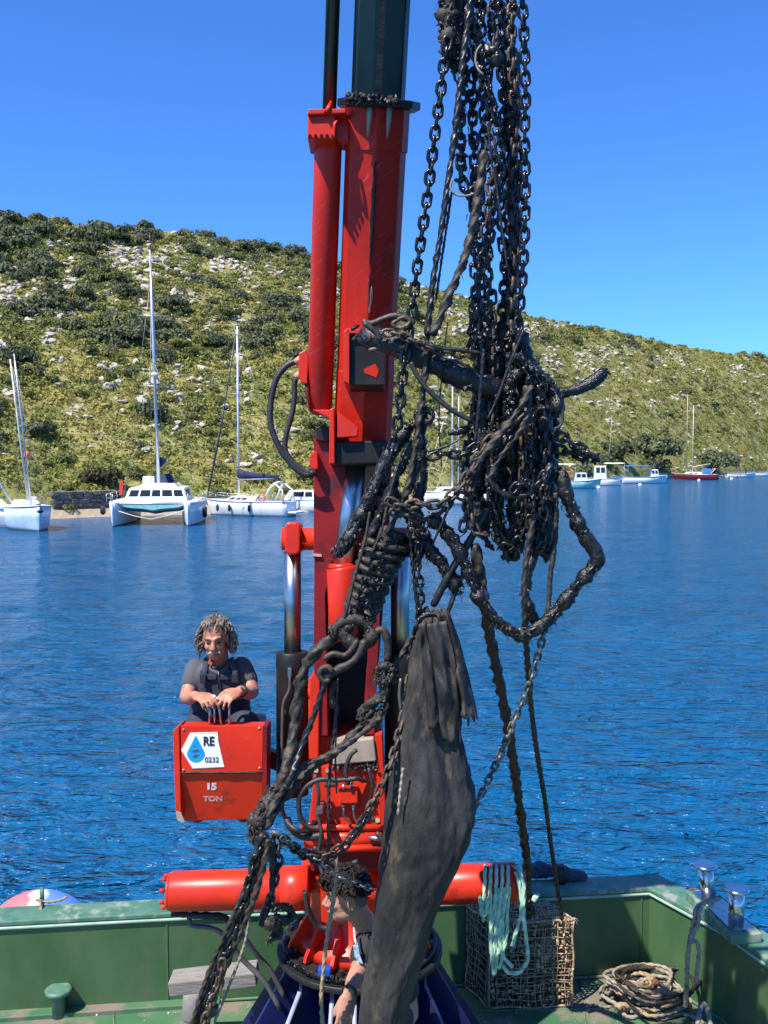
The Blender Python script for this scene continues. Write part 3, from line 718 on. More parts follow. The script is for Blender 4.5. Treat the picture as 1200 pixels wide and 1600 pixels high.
t = thing('lamp_post', 'thin grey lamp post standing on the shore among the bushes', 'lamp post', terr(950, .06))
obj('pole', MB().tube([(0, 0, -.3), (.35, 0, 5), (.6, 0, 10.2)], [.12, .09, .06], 8), MT['concrete'], t, True)
obj('lamp_arm', MB().cyl((.5, 0, 8.2), (1.4, -.1, 8.6), .05, 6), MT['alu'], t, True); obj('lamp_head', MB().box((1.5, -.1, 8.6), (.6, .25, .16), bev=.04), MT['alu'], t, True)
for i, (px, py) in enumerate(((1092, 751.5), (1143, 749), (1000, 759), (935, 763))):
    p = G(px, py, 0); solo('mooring_buoy', MB().ball((p.x, p.y, .1), .33, 10, 8), MT['white_gel'], ['small white mooring buoy beside the red sailboat', 'small white mooring buoy in front of the jetty', 'small white mooring buoy by the blue awning boat', 'small white mooring buoy by the turquoise boat'][i], 'buoy', 'white mooring buoys')
# quay wall behind the left beach
t = thing('stone_wall', 'low dark stone quay wall behind the sand at the left', 'wall', terr(80, .014))
g = random.Random(3); a0 = terr(82, .014); a1 = terr(172, .014)
SM = []
for k in range(5):
    bm = bmesh.new(); bmesh.ops.create_cube(bm, size=1); bmesh.ops.bevel(bm, geom=bm.edges[:], offset=.14, segments=1, affect='EDGES')
    for v in bm.verts: v.co *= 1+.16*nz(v.co, 2, k*3)
    me = bpy.data.meshes.new('stone_mesh'); bm.to_mesh(me); bm.free(); me.materials.append(M('wall_stone%d' % k, (.10, .085, .065), (.19, .165, .13), 2, .9, rand=.3)); SM.append(me)
L = (a1-a0).length; dirv = (a1-a0).normalized(); ang = math.atan2(dirv.y, dirv.x); x = 0
z0 = min(a0.z, a1.z)-.05
for row in range(4):
    x = -.3*g.random()
    while x < L:
        w = .45+.5*g.random()
        o = bpy.data.objects.new('stone', SM[g.randrange(5)]); COL.objects.link(o); o.parent = t
        q = a0+dirv*(x+w/2); o.location = Vector((q.x, q.y, z0+.18+row*.33))-t.location
        o.rotation_euler = (g.uniform(-.1, .1), g.uniform(-.1, .1), ang+g.uniform(-.08, .08)); o.scale = (w*1.05, .6, .36*g.uniform(.9, 1.15)); x += w
# trees at the water on the right and the big pale shrub
def tree(name, lab, cat, px, tt, w, h, mat, n, nl, seed, size, group=None, zoff=0.0):
    p = terr(px, tt); t = thing(name, lab, cat, p, 0, group); gg = np.random.default_rng(seed)
    Ls = [(l[0]*w, l[1]*w*.8, h*.02+l[2]*h*.95, l[3]*w*.62, l[4]*w*.6, l[5]*h*.85) for l in dome(seed, nl)]
    q = leaves(n, Ls, size, gg); o = bpy.data.objects.new('crown', np_mesh('crown', q, MT[mat])); COL.objects.link(o); o.parent = t
    mb = MB(); g2 = random.Random(seed)
    for k in range(4):
        a = g2.random()*6.28; e = Ls[k]
        mb.tube([(math.cos(a)*.15, math.sin(a)*.15, -.3), (e[0]*.3, e[1]*.3, h*.2), (e[0], e[1], e[2])], [.05*h, .035*h, .012*h], 6)
    obj('trunk', mb, MT['bark'], t, True)
tree('tree', 'wide dark spreading tree on the slope above the blue awning boat', 'tree', 1018, .085, 8.4, 10.5, 'shrub_dark', 2600, 12, 3, .42)
tree('tree', 'low grey-green bush tree left of the big spreading tree', 'tree', 962, .10, 5.0, 5.6, 'shrub_dark', 1300, 8, 4, .40)
tree('tree', 'dark rounded tree at the shore right of the red sailboat', 'tree', 1114, .02, 10.5, 8.6, 'shrub_dark', 3200, 11, 5, .42)
tree('tree', 'dark tree overhanging the shore behind the blue awning boat', 'tree', 1026, .02, 5.0, 6.0, 'shrub_dark', 1400, 8, 6, .36)
tree('tree', 'dark tree at the shore behind the turquoise boat', 'tree', 915, .015, 4.0, 3.8, 'shrub_dark', 1200, 8, 7, .32)
tree('shrub', 'broad bright green mounded shrub high on the left slope', 'shrub', 172, .66, 3.4, 2.6, 'shrub_olive', 1500, 9, 8, .2)
tree('shrub', 'wide dark green thicket halfway up the slope left of the catamaran mast', 'shrub', 195, .42, 3.6, 3.0, 'shrub_dark', 1500, 10, 9, .2)
tree('shrub', 'large dark bush on the skyline left of the catamaran mast', 'shrub', 228, .985, 3.0, 3.2, 'shrub_dark', 1100, 8, 10, .22)
tree('shrub', 'small dark bush standing up on the skyline at the left', 'shrub', 27, 1.0, 2.2, 2.1, 'shrub_dark', 700, 6, 12, .2)
tree('shrub', 'single small bush on the skyline right of the two at the left', 'shrub', 75, 1.0, 1.1, 1.7, 'shrub_dark', 400, 4, 13, .17)
tree('shrub', 'dark shrub behind the quay wall stern of the catamaran', 'shrub', 160, .045, 2.4, 2.2, 'brown_brush', 800, 7, 14, .2)
tree('shrub', 'dark green shrub above the white ketch at the left', 'shrub', 62, .16, 2.2, 2.6, 'shrub_dark', 900, 7, 15, .2)
# ------------------------------------------------------------------ the work boat the camera stands on
M('green_paint', (0.0432, 0.1008, 0.0377), (0.0627, 0.1260, 0.0540), 3, .35, bump=.25, bscale=5, c3=(.075, .095, .06), s3=9, t3=.60, w3=.16, r2=.6, stretch=(1, 1, .45), dist=.006, c4=(.10, .105, .07), s4=2.6, t4=.56, w4=.16)
M('green_deck', (0.0382, 0.1275, 0.0553), (0.0723, 0.1487, 0.0723), 2.2, .55, bump=.35, bscale=30, c3=(.17, .14, .10), s3=3.2, t3=.48, w3=.10, r2=.8, dist=.004)
M('green_cap', (0.0440, 0.1400, 0.0840), (0.0960, 0.1840, 0.1280), 6, .5, bump=.3, bscale=25, c3=(.24, .26, .20), s3=7, t3=.52, w3=.12, r2=.75, dist=.003)
M('pale_edge', (.20, .34, .24), (.30, .42, .32), 8, .5)
M('steel', (.62, .62, .60), (.48, .48, .47), 6, .22, metal=1.0, c3=(.25, .22, .19), s3=9, t3=.60, w3=.1, r2=.5)
M('rust', (.13, .055, .025), (.24, .11, .05), 9, .85, bump=.5, bscale=60, dist=.003)
M('wood_grey', (0.1860, 0.1620, 0.1334), (0.2480, 0.2220, 0.1856), 5, .85, stretch=(1, 8, 8), bump=.5, bscale=12, c3=(.14, .12, .10), s3=5, t3=.6)
M('hull_side', (.02, .05, .03), rough=.5)
DZ = 1.35; BH = .58
A3 = G(0, 1586, DZ); B3 = G(290, 1563, DZ); dAB = (B3-A3).normalized()
C3 = G(1013, 1522, DZ)
dAB = (C3-A3).normalized()
L3 = A3-dAB*4.0                                    # far beyond the left edge
nAB = Vector((-dAB.y, dAB.x, 0))                   # outward (away from camera)
K1 = G(1133, 1457, DZ+BH); K2 = G(1205, 1510, DZ+BH); K1.z = K2.z = DZ
dK = (K2-K1).normalized(); K3 = K2+Vector((dK.x*.9, dK.y, 0)).normalized()*5.5
boat = thing('work_boat', 'green steel work boat deck with bulwarks that the crane stands on', 'work boat', (A3.x*.5+C3.x*.5, A3.y-1.2, DZ))
inner = [L3, C3, K1, K2, K3]
def offs(pts, w):
    out = []
    for i, p in enumerate(pts):
        ns = []
        for a, b in ((i-1, i), (i, i+1)):
            if a >= 0 and b < len(pts):
                d = (pts[b]-pts[a]); d.z = 0; d.normalize(); ns.append(Vector((-d.y, d.x, 0)))
        n = sum(ns, Vector()).normalized(); k = n.dot(ns[0]); out.append(p+n*(w/max(.4, k)))
    return out
# deck plates with weld seams: a sheet of plates split by narrow raised beads
mb = MB()
far = L3+Vector((0, -8, 0)); near = K3+Vector((0, -3, 0))
mb.add([L3-nAB*0+nAB*.05, C3+nAB*.05, K1+Vector((.05, 0, 0)), K2+Vector((.05, 0, 0)), K3+Vector((.05, 0, 0)), Vector((K3.x, -3, DZ)), Vector((L3.x, -3, DZ))], [(0, 1, 2, 3, 4, 5, 6)])
obj('deck', mb, MT['green_deck'], boat)
for i, (a, b) in enumerate(((G(178, 1573, DZ), G(178, 1700, DZ)), (G(905, 1530, DZ), G(930, 1700, DZ)), (G(700, 1580, DZ), G(1010, 1575, DZ)), (G(-60, 1620, DZ), G(420, 1600, DZ)))):
    obj('weld_seam', MB().tube(smooth_path([a, b], .2), .007, 6), MT['green_deck'], boat)
# bulwark plate and cap rail
W_ = .05; out_in = offs(inner, W_)
def ribbon(path_a, path_b, za, zb):
    mb = MB(); n = len(path_a)
    vs = [Vector((p.x, p.y, za)) for p in path_a]+[Vector((p.x, p.y, zb)) for p in path_a]+[Vector((p.x, p.y, za)) for p in path_b]+[Vector((p.x, p.y, zb)) for p in path_b]
    fs = []
    for i in range(n-1):
        fs += [(i, i+1, n+i+1, n+i), (2*n+i+1, 2*n+i, 3*n+i, 3*n+i+1), (n+i, n+i+1, 3*n+i+1, 3*n+i), (i+1, i, 2*n+i, 2*n+i+1)]
    fs += [(0, n, 3*n, 2*n), (n-1, 3*n-1, 4*n-1, 2*n-1)]
    return mb.add(vs, fs)
obj('bulwark', ribbon(inner, out_in, DZ, DZ+BH), MT['green_paint'], boat)
cap_i = offs(inner, -.012); cap_o = offs(inner, .20)
obj('cap_rail', ribbon(cap_i, cap_o, DZ+BH+.002, DZ+BH+.035), MT['green_cap'], boat, bevel=.008)
lip = [Vector((p.x, p.y, DZ+BH-.012)) for p in offs(inner, -.006)]
pts = []
for a, b in zip(lip[:-1], lip[1:]): pts += smooth_path([a, b], .3)
obj('cap_bead', MB().tube(pts, .012, 6), MT['pale_edge'], boat)
obj('hull', ribbon(offs(inner, .06), offs(inner, .19), -.5, DZ+BH-.01), MT['hull_side'], boat)
# foot of the bulwark: a dirty weld bead; stiffeners as faint vertical seams
pts = []
for a, b in zip(inner[:-1], inner[1:]): pts += smooth_path([a-nAB*.0+Vector((0, -.012, .012)), b+Vector((0, -.012, .012))], .3)
obj('foot_weld', MB().tube(pts, .011, 6), MT['green_deck'], boat)
for px in (267, 650, 1016):
    q = A3+dAB*((G(px, 1545, DZ)-A3).dot(dAB)); obj('plate_seam', MB().box((q.x, q.y-.001, DZ+BH/2), (.012, .008, BH-.03)), MT['green_paint'], boat)
# low waterway sill along the foot of the left bulwark
mb = MB(); a = A3-dAB*3.5; b = G(345, 1556, DZ)
q = [a, b, b-nAB*.13, a-nAB*.13]; mb.add([v+Vector((0, 0, -.02)) for v in q]+[v+Vector((0, 0, .03)) for v in q], [(4, 5, 6, 7), (0, 1, 5, 4), (1, 2, 6, 5), (2, 3, 7, 6), (3, 0, 4, 7)])
obj('waterway', mb, MT['green_deck'], boat, bevel=.006)
# mushroom bollard (green, left)
c = G(92, 1588, DZ)
mb = MB(); mb.tube([c+Vector((0, 0, z)) for z in (0, .13, .15)], [.042, .04, .05], 16)
mb.tube([c+Vector((0, 0, z)) for z in (.145, .155, .178, .186)], [.05, .082, .084, .07], 24)
obj('mushroom_bollard', mb, MT['green_cap'], boat)
# eye on the cap with a rope tail
c = P(66, 1408, (A3.y)*1.0+.05); c = G(66, 1411, DZ+BH+.035)
obj('mooring_eye', MB().tube([c+Vector((math.cos(a)*.012, -math.cos(a)*.03, .045+.05*math.sin(a))) for a in [i*math.pi/8 for i in range(17)]], .014, 8), MT['green_cap'], boat)
# stainless twin bollards on a raised plinth on the right
pc = (G(1100, 1420, DZ+BH+.035)+G(1165, 1440, DZ+BH+.035))/2
u = dK.copy(); u.z = 0; u.normalize(); v = Vector((-u.y, u.x, 0))
ang = math.atan2(u.y, u.x); zt = DZ+BH+.035
pm = Matrix.Translation((0, 0, 0))
s0 = G(1150, 1444, zt+.06); s1 = G(1108, 1404, zt+.06); mid = (s0+s1)/2; Lp = (s0-s1).length
mm = Matrix.Translation((mid.x, mid.y, zt)) @ Matrix.Rotation(math.atan2((s0-s1).y, (s0-s1).x), 4, 'Z')
obj('bollard_plinth', MB().box((0, 0, .03), (Lp+.26, .20, .06), m=mm, bev=.006), MT['green_cap'], boat)
obj('bollard_plate', MB().box((0, 0, .066), (Lp+.18, .15, .012), m=mm), MT['steel'], boat)
for s, lean in ((s0, .0), (s1, -.03)):
    b0_ = Vector((s.x, s.y, zt+.07)); tp = b0_+Vector((lean, 0, .20))
    mb = MB(); mb.tube([b0_, tp], .047, 24); mb.tube([tp+Vector((0, 0, z)) for z in (-.004, .004, .016, .022)], [.05, .075, .076, .068], 28); obj('bollard', mb, MT['steel'], boat)
c = G(1084, 1399, DZ+BH+.035)
obj('cleat_ring', MB().tube([c+Vector((.04*math.cos(a), .02*math.sin(a), .018+.016*math.sin(a))) for a in [i*math.pi/8 for i in range(17)]], .008, 8), MT['rust'], boat)
# fender ball outside the left bulwark
M('ball_paint', (.55, .16, .17), (.62, .62, .66), 2, .6)
m = bpy.data.materials.new('buoy_paint'); m.use_nodes = True; nd = m.node_tree.nodes; l = m.node_tree.links; p_ = nd['Principled BSDF']; p_.inputs['Roughness'].default_value = .65
tc = nd.new('ShaderNodeTexCoord'); sx = nd.new('ShaderNodeSeparateXYZ'); l.new(tc.outputs['Object'], sx.inputs[0])
nt = nd.new('ShaderNodeTexNoise'); nt.inputs['Scale'].default_value = 9; nt.inputs['Detail'].default_value = 6; l.new(tc.outputs['Object'], nt.inputs['Vector'])
ma = nd.new('ShaderNodeMath'); ma.operation = 'MULTIPLY_ADD'; ma.inputs[1].default_value = .16; l.new(nt.outputs['Fac'], ma.inputs[0]); l.new(sx.outputs['X'], ma.inputs[2])
cr = nd.new('ShaderNodeValToRGB'); l.new(ma.outputs[0], cr.inputs[0]); e = cr.color_ramp.elements
e[0].position = .02; e[0].color = (.52, .13, .15, 1); e[1].position = .055; e[1].color = (.60, .58, .60, 1)
x_ = cr.color_ramp.elements.new(.10); x_.color = (.60, .58, .60, 1); x_ = cr.color_ramp.elements.new(.14); x_.color = (.08, .20, .58, 1)
l.new(cr.outputs[0], p_.inputs['Base Color'])
c = P(62, 1393, 6.62)-Vector((0, 0, .42)); solo('buoy', MB().ball(c, (.42, .27, .42), 28, 18), m, 'faded red, white and blue buoy hanging outside the left bulwark', 'buoy')
# timber plank with its block
M('block_grey', (.20, .18, .16), (.28, .26, .24), 5, .8, bump=.4)
a = P(268, 1536, 5.75); b = P(402, 1520, 5.75); d = (b-a).normalized()
bm = MB(); rr = []
q = Matrix.Translation((a+b)/2) @ d.to_track_quat('X', 'Z').to_matrix().to_4x4()
bm.box((0, 0, 0), ((b-a).length, .16, .085), m=q, bev=.006)
solo('timber_plank', bm, MT['wood_grey'], 'grey weathered timber plank lying against the green bulwark', 'plank')
c = G(305, 1590, DZ); solo('rubber_fender', MB().tube([c+Vector((0, .0, z)) for z in (0, .02, .16, .21)], [.075, .085, .075, .05], 16), MT['block_grey'], 'grey worn rubber block under the timber plank', 'block')
M('pebble', (.55, .52, .46), (.4, .37, .32), 20, .9)
g = random.Random(9); mb = MB()
for i in range(46):
    p = G(g.uniform(150, 420), g.uniform(1572, 1600), DZ+.004) if i < 16 else G(g.uniform(690, 1080), g.uniform(1535, 1600), DZ+.004)
    mb.ball(p, g.uniform(.003, .006)*(1.6 if g.random() < .1 else 1), 6, 4, disp=.4, o=i)
o = obj('debris', mb, MT['pebble']); o['kind'] = 'stuff'; o['label'] = 'pale shell crumbs scattered over the green deck'; o['category'] = 'debris'
# ------------------------------------------------------------------ the crane
M('red_paint', (.64, .030, .008), (.52, .022, .007), 3, .36, spec=.35, bump=.18, bscale=9, c3=(.30, .10, .07), s3=16, t3=.66, w3=.06, r2=.7, dist=.004, c4=(.10, .022, .014), s4=5, t4=.57, w4=.18)
M('red_scratched', (.58, .024, .010), (.44, .017, .009), 2.2, .36, spec=.35, bump=.22, bscale=14, c3=(.50, .085, .07), s3=26, t3=.60, w3=.10, r2=.5, srot=R(38), stretch=(1.6, 1, .3), dist=.004, c4=(.13, .016, .014), s4=4, t4=.56, w4=.2)
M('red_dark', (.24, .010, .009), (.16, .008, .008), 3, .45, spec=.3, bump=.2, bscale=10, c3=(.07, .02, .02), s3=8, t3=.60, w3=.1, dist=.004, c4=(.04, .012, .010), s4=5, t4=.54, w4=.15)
M('black_green', (.006, .022, .022), (.004, .013, .014), 4, .20, bump=.08, bscale=6, stretch=(1, 1, .2), dist=.003)
M('black_grease', (.012, .012, .012), (.030, .027, .024), 14, .4, spec=.3, bump=.7, bscale=40, c3=(.16, .14, .11), s3=24, t3=.64, dist=.006)
M('black_paint_and_shade', (.014, .0135, .013), (.026, .024, .022), 5, .42, spec=.25, bump=.15, bscale=20, c3=(.09, .07, .05), s3=14, t3=.66)
M('chrome', (.50, .51, .52), (.40, .42, .43), 5, .30, metal=1.0, c3=(.30, .27, .20), s3=10, t3=.66, r2=.4, stretch=(1, 1, .3))
M('hose', (.016, .016, .017), (.032, .03, .028), 20, .5, bump=.2)
M('blue_paint', (0.0084, 0.0132, 0.0660), (0.0132, 0.0180, 0.0900), 3, .34, bump=.2, bscale=8, c3=(.05, .045, .07), s3=9, t3=.56, w3=.14, r2=.65, dist=.004, c4=(.02, .017, .016), s4=6, t4=.56, w4=.1)
M('edge_blue', (.22, .26, .42), (.34, .36, .46), 12, .45)
M('pipe_grey', (.16, .14, .13), (.10, .09, .085), 10, .4, metal=.5)
M('white_paint', (.74, .74, .72), (.58, .56, .54), 30, .5, c3=(.34, .05, .04), s3=70, t3=.60)
M('faded_print', (.58, .44, .41), (.46, .24, .21), 40, .6)
M('sticker_white', (.74, .77, .78), rough=.35)
M('sticker_blue', (.008, .24, .60), (.012, .30, .66), 30, .35)
M('print_black', (.012, .012, .014), rough=.5)
M('print_grey', (.07, .07, .07), rough=.5)
M('tan_steel', (.34, .27, .21), (.26, .20, .155), 7, .6, c3=(.14, .09, .06), s3=14, t3=.6)
M('bare_scrape', (.62, .30, .20), (.5, .2, .13), 20, .6)
M('blue_cap', (.01, .06, .35), rough=.4)
crane = thing('crane', 'red hydraulic knuckle boom crane raised upright on a blue pedestal', 'crane', P(562, 1720, 5.35))
AX = P(562, 1475, 5.35); ZF = AX.z; cx, cy = AX.x, AX.y
def part(n, mb, m, par=None, bevel=0): return obj(n, mb, MT[m], par or crane, bevel=bevel)
def box2(x0, y0, x1, y1, d0, d1): return [(x0, y0), (x1, y0), (x1, y1), (x0, y1)]
# pedestal
ped = part('pedestal', MB().cyl((cx, cy, DZ), (cx, cy, ZF-.02), .20, 32), 'blue_paint')
for k, a in enumerate((197, 225, 252, 268, 284, 302, 326, 352, 20, 60, 100, 140, 170)):
    ca, sa = math.cos(R(a)), math.sin(R(a)); t_ = .012
    r0, r1, r2 = .19, .43, (.56 if 235 < a < 310 else .82)
    prof = [(r0, DZ+.02), (r2, DZ+.02), (r2, DZ+.10), (r1, ZF-.10), (r1, ZF-.035), (r0, ZF-.035)]
    tn = Vector((-sa, ca, 0))*t_
    pts = [Vector((cx+ca*r, cy+sa*r, z)) for r, z in prof]
    n = len(pts); vs = [p+tn for p in pts]+[p-tn for p in pts]
    fs = [tuple(range(n)), tuple(range(n, 2*n))[::-1]]+[(i, n+i, n+(i+1) % n, (i+1) % n) for i in range(n)]
    g_ = part('gusset', MB().add(vs, fs), 'blue_paint')
    e0, e1 = Vector((cx+ca*(r2+.004), cy+sa*(r2+.004), DZ+.1)), Vector((cx+ca*(r1+.004), cy+sa*(r1+.004), ZF-.10))
    if 220 < a < 300: part('worn_edge', MB().tube([e0, e1], .0125, 6), 'edge_blue', g_)
part('base_plate', MB().cyl((cx, cy, DZ+.004), (cx, cy, DZ+.022), .95, 40), 'blue_paint')
fl = part('flange', MB().tube([(cx, cy, ZF+z) for z in (-.035, -.03, -.004, 0)], [.455, .46, .46, .455], 48).tube([(cx, cy, ZF+z) for z in (.004, .008, .03, .034)], [.425, .43, .43, .425], 48), 'black_paint_and_shade')
for k in range(20):
    a = k*2*math.pi/20+.1; part('bolt', MB().cyl((cx+.40*math.cos(a), cy+.40*math.sin(a), ZF+.034), (cx+.40*math.cos(a), cy+.40*math.sin(a), ZF+.062), .017, 6, smooth=False), 'black_paint_and_shade', fl)
part('bearing_plug', MB().box((cx-.17, cy-.40, ZF+.065), (.07, .05, .05), bev=.012), 'blue_cap', fl)
# slewing housing with ribs
zt = P(562, 1352, 5.35).z
hs_ = part('slewing_housing', MB().tube([(cx, cy, z) for z in (ZF+.035, ZF+.10, ZF+.11, zt-.09, zt-.05, zt)], [.36, .34, .285, .275, .30, .30], 36), 'red_paint')
for a in (200, 226, 250, 268, 290, 314, 340):
    ca, sa = math.cos(R(a)), math.sin(R(a)); tn = Vector((-sa, ca, 0))*.010
    prof = [(.26, ZF+.05), (.41, ZF+.05), (.40, ZF+.08), (.29, ZF+.24), (.26, ZF+.24)]
    pts = [Vector((cx+ca*r, cy+sa*r, z)) for r, z in prof]; n = 5
    part('rib', MB().add([p+tn for p in pts]+[p-tn for p in pts], [tuple(range(n)), tuple(range(n, 2*n))[::-1]]+[(i, n+i, n+(i+1) % n, (i+1) % n) for i in range(n)]), 'red_paint', hs_)
part('front_pad', MB().prism([(500, 1372), (520, 1366), (522, 1440), (514, 1446), (502, 1440)], 4.98, 5.1), 'red_paint', hs_, bevel=.006)
# slewing cylinders
dl = 5.02
L0, L1 = P(268, 1393, dl), P(470, 1387, dl)
cl = part('slewing_cylinder', MB().tube([L0, L0.lerp(L1, .01), L0.lerp(L1, .99), L1], [.098, .1015, .1015, .098], 36), 'red_paint')
part('cylinder_collar', MB().tube([L0.lerp(L1, k) for k in (.855, .86, 1.06, 1.065)], [.104, .112, .112, .104], 36), 'red_paint', cl)
part('end_cap', MB().tube([L0.lerp(L1, k) for k in (-.022, -.018, .0)], [.088, .094, .094], 36), 'red_paint', cl)
for k in range(8):
    a = k*math.pi/4+.3; q = L0+Vector((-.024, .078*math.cos(a), .078*math.sin(a))); part('bolt', MB().cyl(q, q+Vector((-.022, 0, 0)), .011, 6), 'red_paint', cl)
R0, R1 = P(600, 1384, dl), P(806, 1379, dl)
cl2 = part('slewing_cylinder', MB().tube([R0, R1.lerp(R0, .01), R1], [.101, .1015, .098], 36), 'red_paint')
part('end_cap', MB().tube([P(806.5, 1383, dl), P(818, 1383, dl), P(820, 1383, dl)], [.072, .072, .066], 30), 'red_paint', cl2)
part('rack_shaft', MB().cyl(L1+Vector((0, .14, 0)), R0+Vector((0, .14, 0)), .085, 30), 'red_paint')
part('lower_pipe', MB().tube(smooth_path([P(268, 1427, 5.0), P(300, 1430, 5.0), P(345, 1432, 5.0), P(362, 1440, 5.0)], .03), .017, 10, rf=lambda i, a, p: 1+.5*nz(p, 30)), 'black_grease')
part('pipe', MB().tube(smooth_path([P(296, 1434, 5.02), P(298, 1446, 5.02), P(330, 1450, 5.02), P(352, 1463, 5.05), P(380, 1500, 5.1), P(412, 1532, 5.1), P(440, 1580, 5.1)], .04), .014, 10), 'pipe_grey')
part('pipe', MB().tube(smooth_path([P(345, 1432, 5.05), P(372, 1452, 5.1), P(400, 1490, 5.12), P(425, 1520, 5.15), P(450, 1570, 5.15)], .04), .014, 10), 'pipe_grey')
# column above the housing
part('column', MB().prism([(492, 1352), (488, 1195), (484, 1150), (598, 1150), (602, 1352)], 5.12, 5.55), 'red_paint', bevel=.01)
for pl in ([(484, 1205), (482, 1150), (484, 1060), (490, 1052), (500, 1062), (497, 1205)], [(585, 1148), (597, 1145), (606, 1330), (594, 1330)]):
    part('column_cheek', MB().prism(pl, 4.98, 5.5), 'red_paint', bevel=.006)
part('top_slab', MB().prism([(520, 1160), (584, 1153), (588, 1190), (520, 1196)], 4.96, 5.12), 'tan_steel', bevel=.008)
fp = part('front_plate', MB().prism([(492, 1197), (590, 1193), (597, 1290), (482, 1292)], 5.0, 5.12), 'red_paint', bevel=.008)
part('cross_tube', MB().cyl(P(470, 1293, 4.98), P(606, 1293, 4.98), .018, 14), 'red_paint')
part('cross_tube', MB().cyl(P(476, 1311, 5.0), P(608, 1309, 5.0), .048, 22), 'red_paint')
part('cross_tube', MB().cyl(P(498, 1327, 4.96), P(600, 1324, 4.96), .02, 14), 'red_paint')
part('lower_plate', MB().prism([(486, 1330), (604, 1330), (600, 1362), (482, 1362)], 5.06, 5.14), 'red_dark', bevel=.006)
# valve block, fittings and hoses on the column
vb = part('valve_block', MB().prism([(529, 1233), (559, 1233), (559, 1256), (529, 1256)], 4.92, 5.0), 'red_paint', bevel=.006)
for x, y0, y1 in ((536, 1256, 1263), (552, 1256, 1263), (549, 1222, 1233), (537, 1226, 1233)):
    part('fitting', MB().cyl(P(x, y0, 4.95), P(x, y1, 4.95), .010, 8), 'chrome', vb)
part('valve_lever', MB().cyl(P(549, 1214, 4.93), P(574, 1221, 4.92), .010, 8), 'black_paint_and_shade', vb)
for pts in ([(537, 1263), (538, 1276), (546, 1284), (552, 1290)], [(552, 1263), (554, 1278), (560, 1288)]):
    part('steel_pipe', MB().tube(smooth_path([P(x, y, 4.94) for x, y in pts], .01), .006, 8), 'pipe_grey', vb)
for pts, r in (([(560, 1216), (530, 1219), (500, 1218), (478, 1230), (467, 1250), (470, 1278), (482, 1292), (508, 1294)], .013), ([(506, 1305), (480, 1308), (464, 1303), (452, 1290), (448, 1276)], .020), ([(545, 1226), (540, 1205), (548, 1180), (560, 1170)], .011)):
    part('hose', MB().tube(smooth_path([P(x, y, 4.9) for x, y in pts], .02), r, 10), 'hose')
for pts in ([(486, 1305), (506, 1306)], [(576, 1308), (604, 1313)]): part('fitting', MB().cyl(P(*pts[0], 4.93), P(*pts[1], 4.93), .012, 8), 'chrome')
for x in (486, 572, 590): part('wing_pipe', MB().cyl(P(x, 1060 if x < 500 else 1150, 5.05), P(x, 1210, 5.05), .014, 8), 'red_paint')
part('grease_fitting', MB().cyl(P(487, 1075, 5.0), P(487, 1092, 5.0), .02, 12), 'red_paint')
# inner boom: two cheek plates, shade of the channel painted as black inside
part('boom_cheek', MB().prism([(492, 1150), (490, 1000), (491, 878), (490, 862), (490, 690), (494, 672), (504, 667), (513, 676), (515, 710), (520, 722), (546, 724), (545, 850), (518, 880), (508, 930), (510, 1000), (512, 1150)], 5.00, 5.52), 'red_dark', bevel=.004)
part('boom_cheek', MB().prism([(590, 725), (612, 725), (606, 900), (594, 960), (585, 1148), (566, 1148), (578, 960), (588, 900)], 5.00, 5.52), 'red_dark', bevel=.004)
part('inner_boom', MB().prism([(497, 700), (606, 724), (604, 880), (583, 1146), (500, 1146), (494, 860)], 5.46, 5.50), 'black_paint_and_shade', bevel=.006)
part('boom_lug', MB().prism([(484, 712), (489, 704), (496, 706), (497, 734), (488, 734), (483, 726)], 4.93, 5.02), 'red_paint', bevel=.006)
part('boom_hood', MB().prism([(493, 668), (506, 663), (516, 672), (513, 690), (494, 688)], 4.97, 5.0), 'black_paint_and_shade', bevel=.004)
part('cheek_edge', MB().prism([(489, 865), (502, 866), (503, 870), (489, 869)], 4.985, 5.0), 'bare_scrape')
part('handle', MB().tube(smooth_path([P(515, 985, 4.97), P(515, 955, 4.97), P(519, 950, 4.97), P(536, 951, 4.97), P(540, 956, 4.99)], .01), .006, 8), 'pipe_grey')
# lift cylinders both sides
def lift(xc, yr0, wr, yb0, yb1, wb, d, lean=0):
    b = part('lift_cylinder', MB().tube([P(xc, yb0, d), P(xc, yb0+2, d), P(xc, yb0+24, d), P(xc, yb0+26, d), P(xc-lean, yb1, d)], [wb*.92, wb, wb, wb*.97, wb*.97], 32), 'black_paint_and_shade')
    part('rod', MB().cyl(P(xc, yr0, d), P(xc, yb0+4, d), wr, 28), 'chrome', b); return b
lc = lift(457, 862, .046, 1018, 1240, .090, 5.2)
part('rod_eye', MB().prism([(445, 822), (449, 816), (464, 816), (469, 822), (469, 862), (464, 867), (451, 867), (445, 862)], 5.10, 5.30), 'red_paint', lc, bevel=.01)
part('steel_pipe', MB().tube(smooth_path([P(453, 1046, 5.10), P(453, 1058, 5.09), P(452, 1078, 5.09), P(443, 1098, 5.09), P(441, 1130, 5.09), P(440, 1190, 5.09)], .02), .008, 8), 'pipe_grey', lc)
part('fitting', MB().box(P(453, 1050, 5.10), (.022, .03, .05), bev=.004), 'chrome', lc)
lc2 = lift(625, 846, .050, 1020, 1260, .086, 5.2)
part('steel_pipe', MB().tube(smooth_path([P(626, 1060, 5.1), P(624, 1090, 5.09), P(630, 1130, 5.09)], .02), .008, 8), 'pipe_grey', lc2)
part('lift_pin', MB().cyl(P(441, 842, 5.2), P(640, 842, 5.2), .062, 24), 'red_paint')
part('pin_washer', MB().cyl(P(440, 842, 5.2), P(446, 842, 5.2), .046, 20), 'tan_steel')
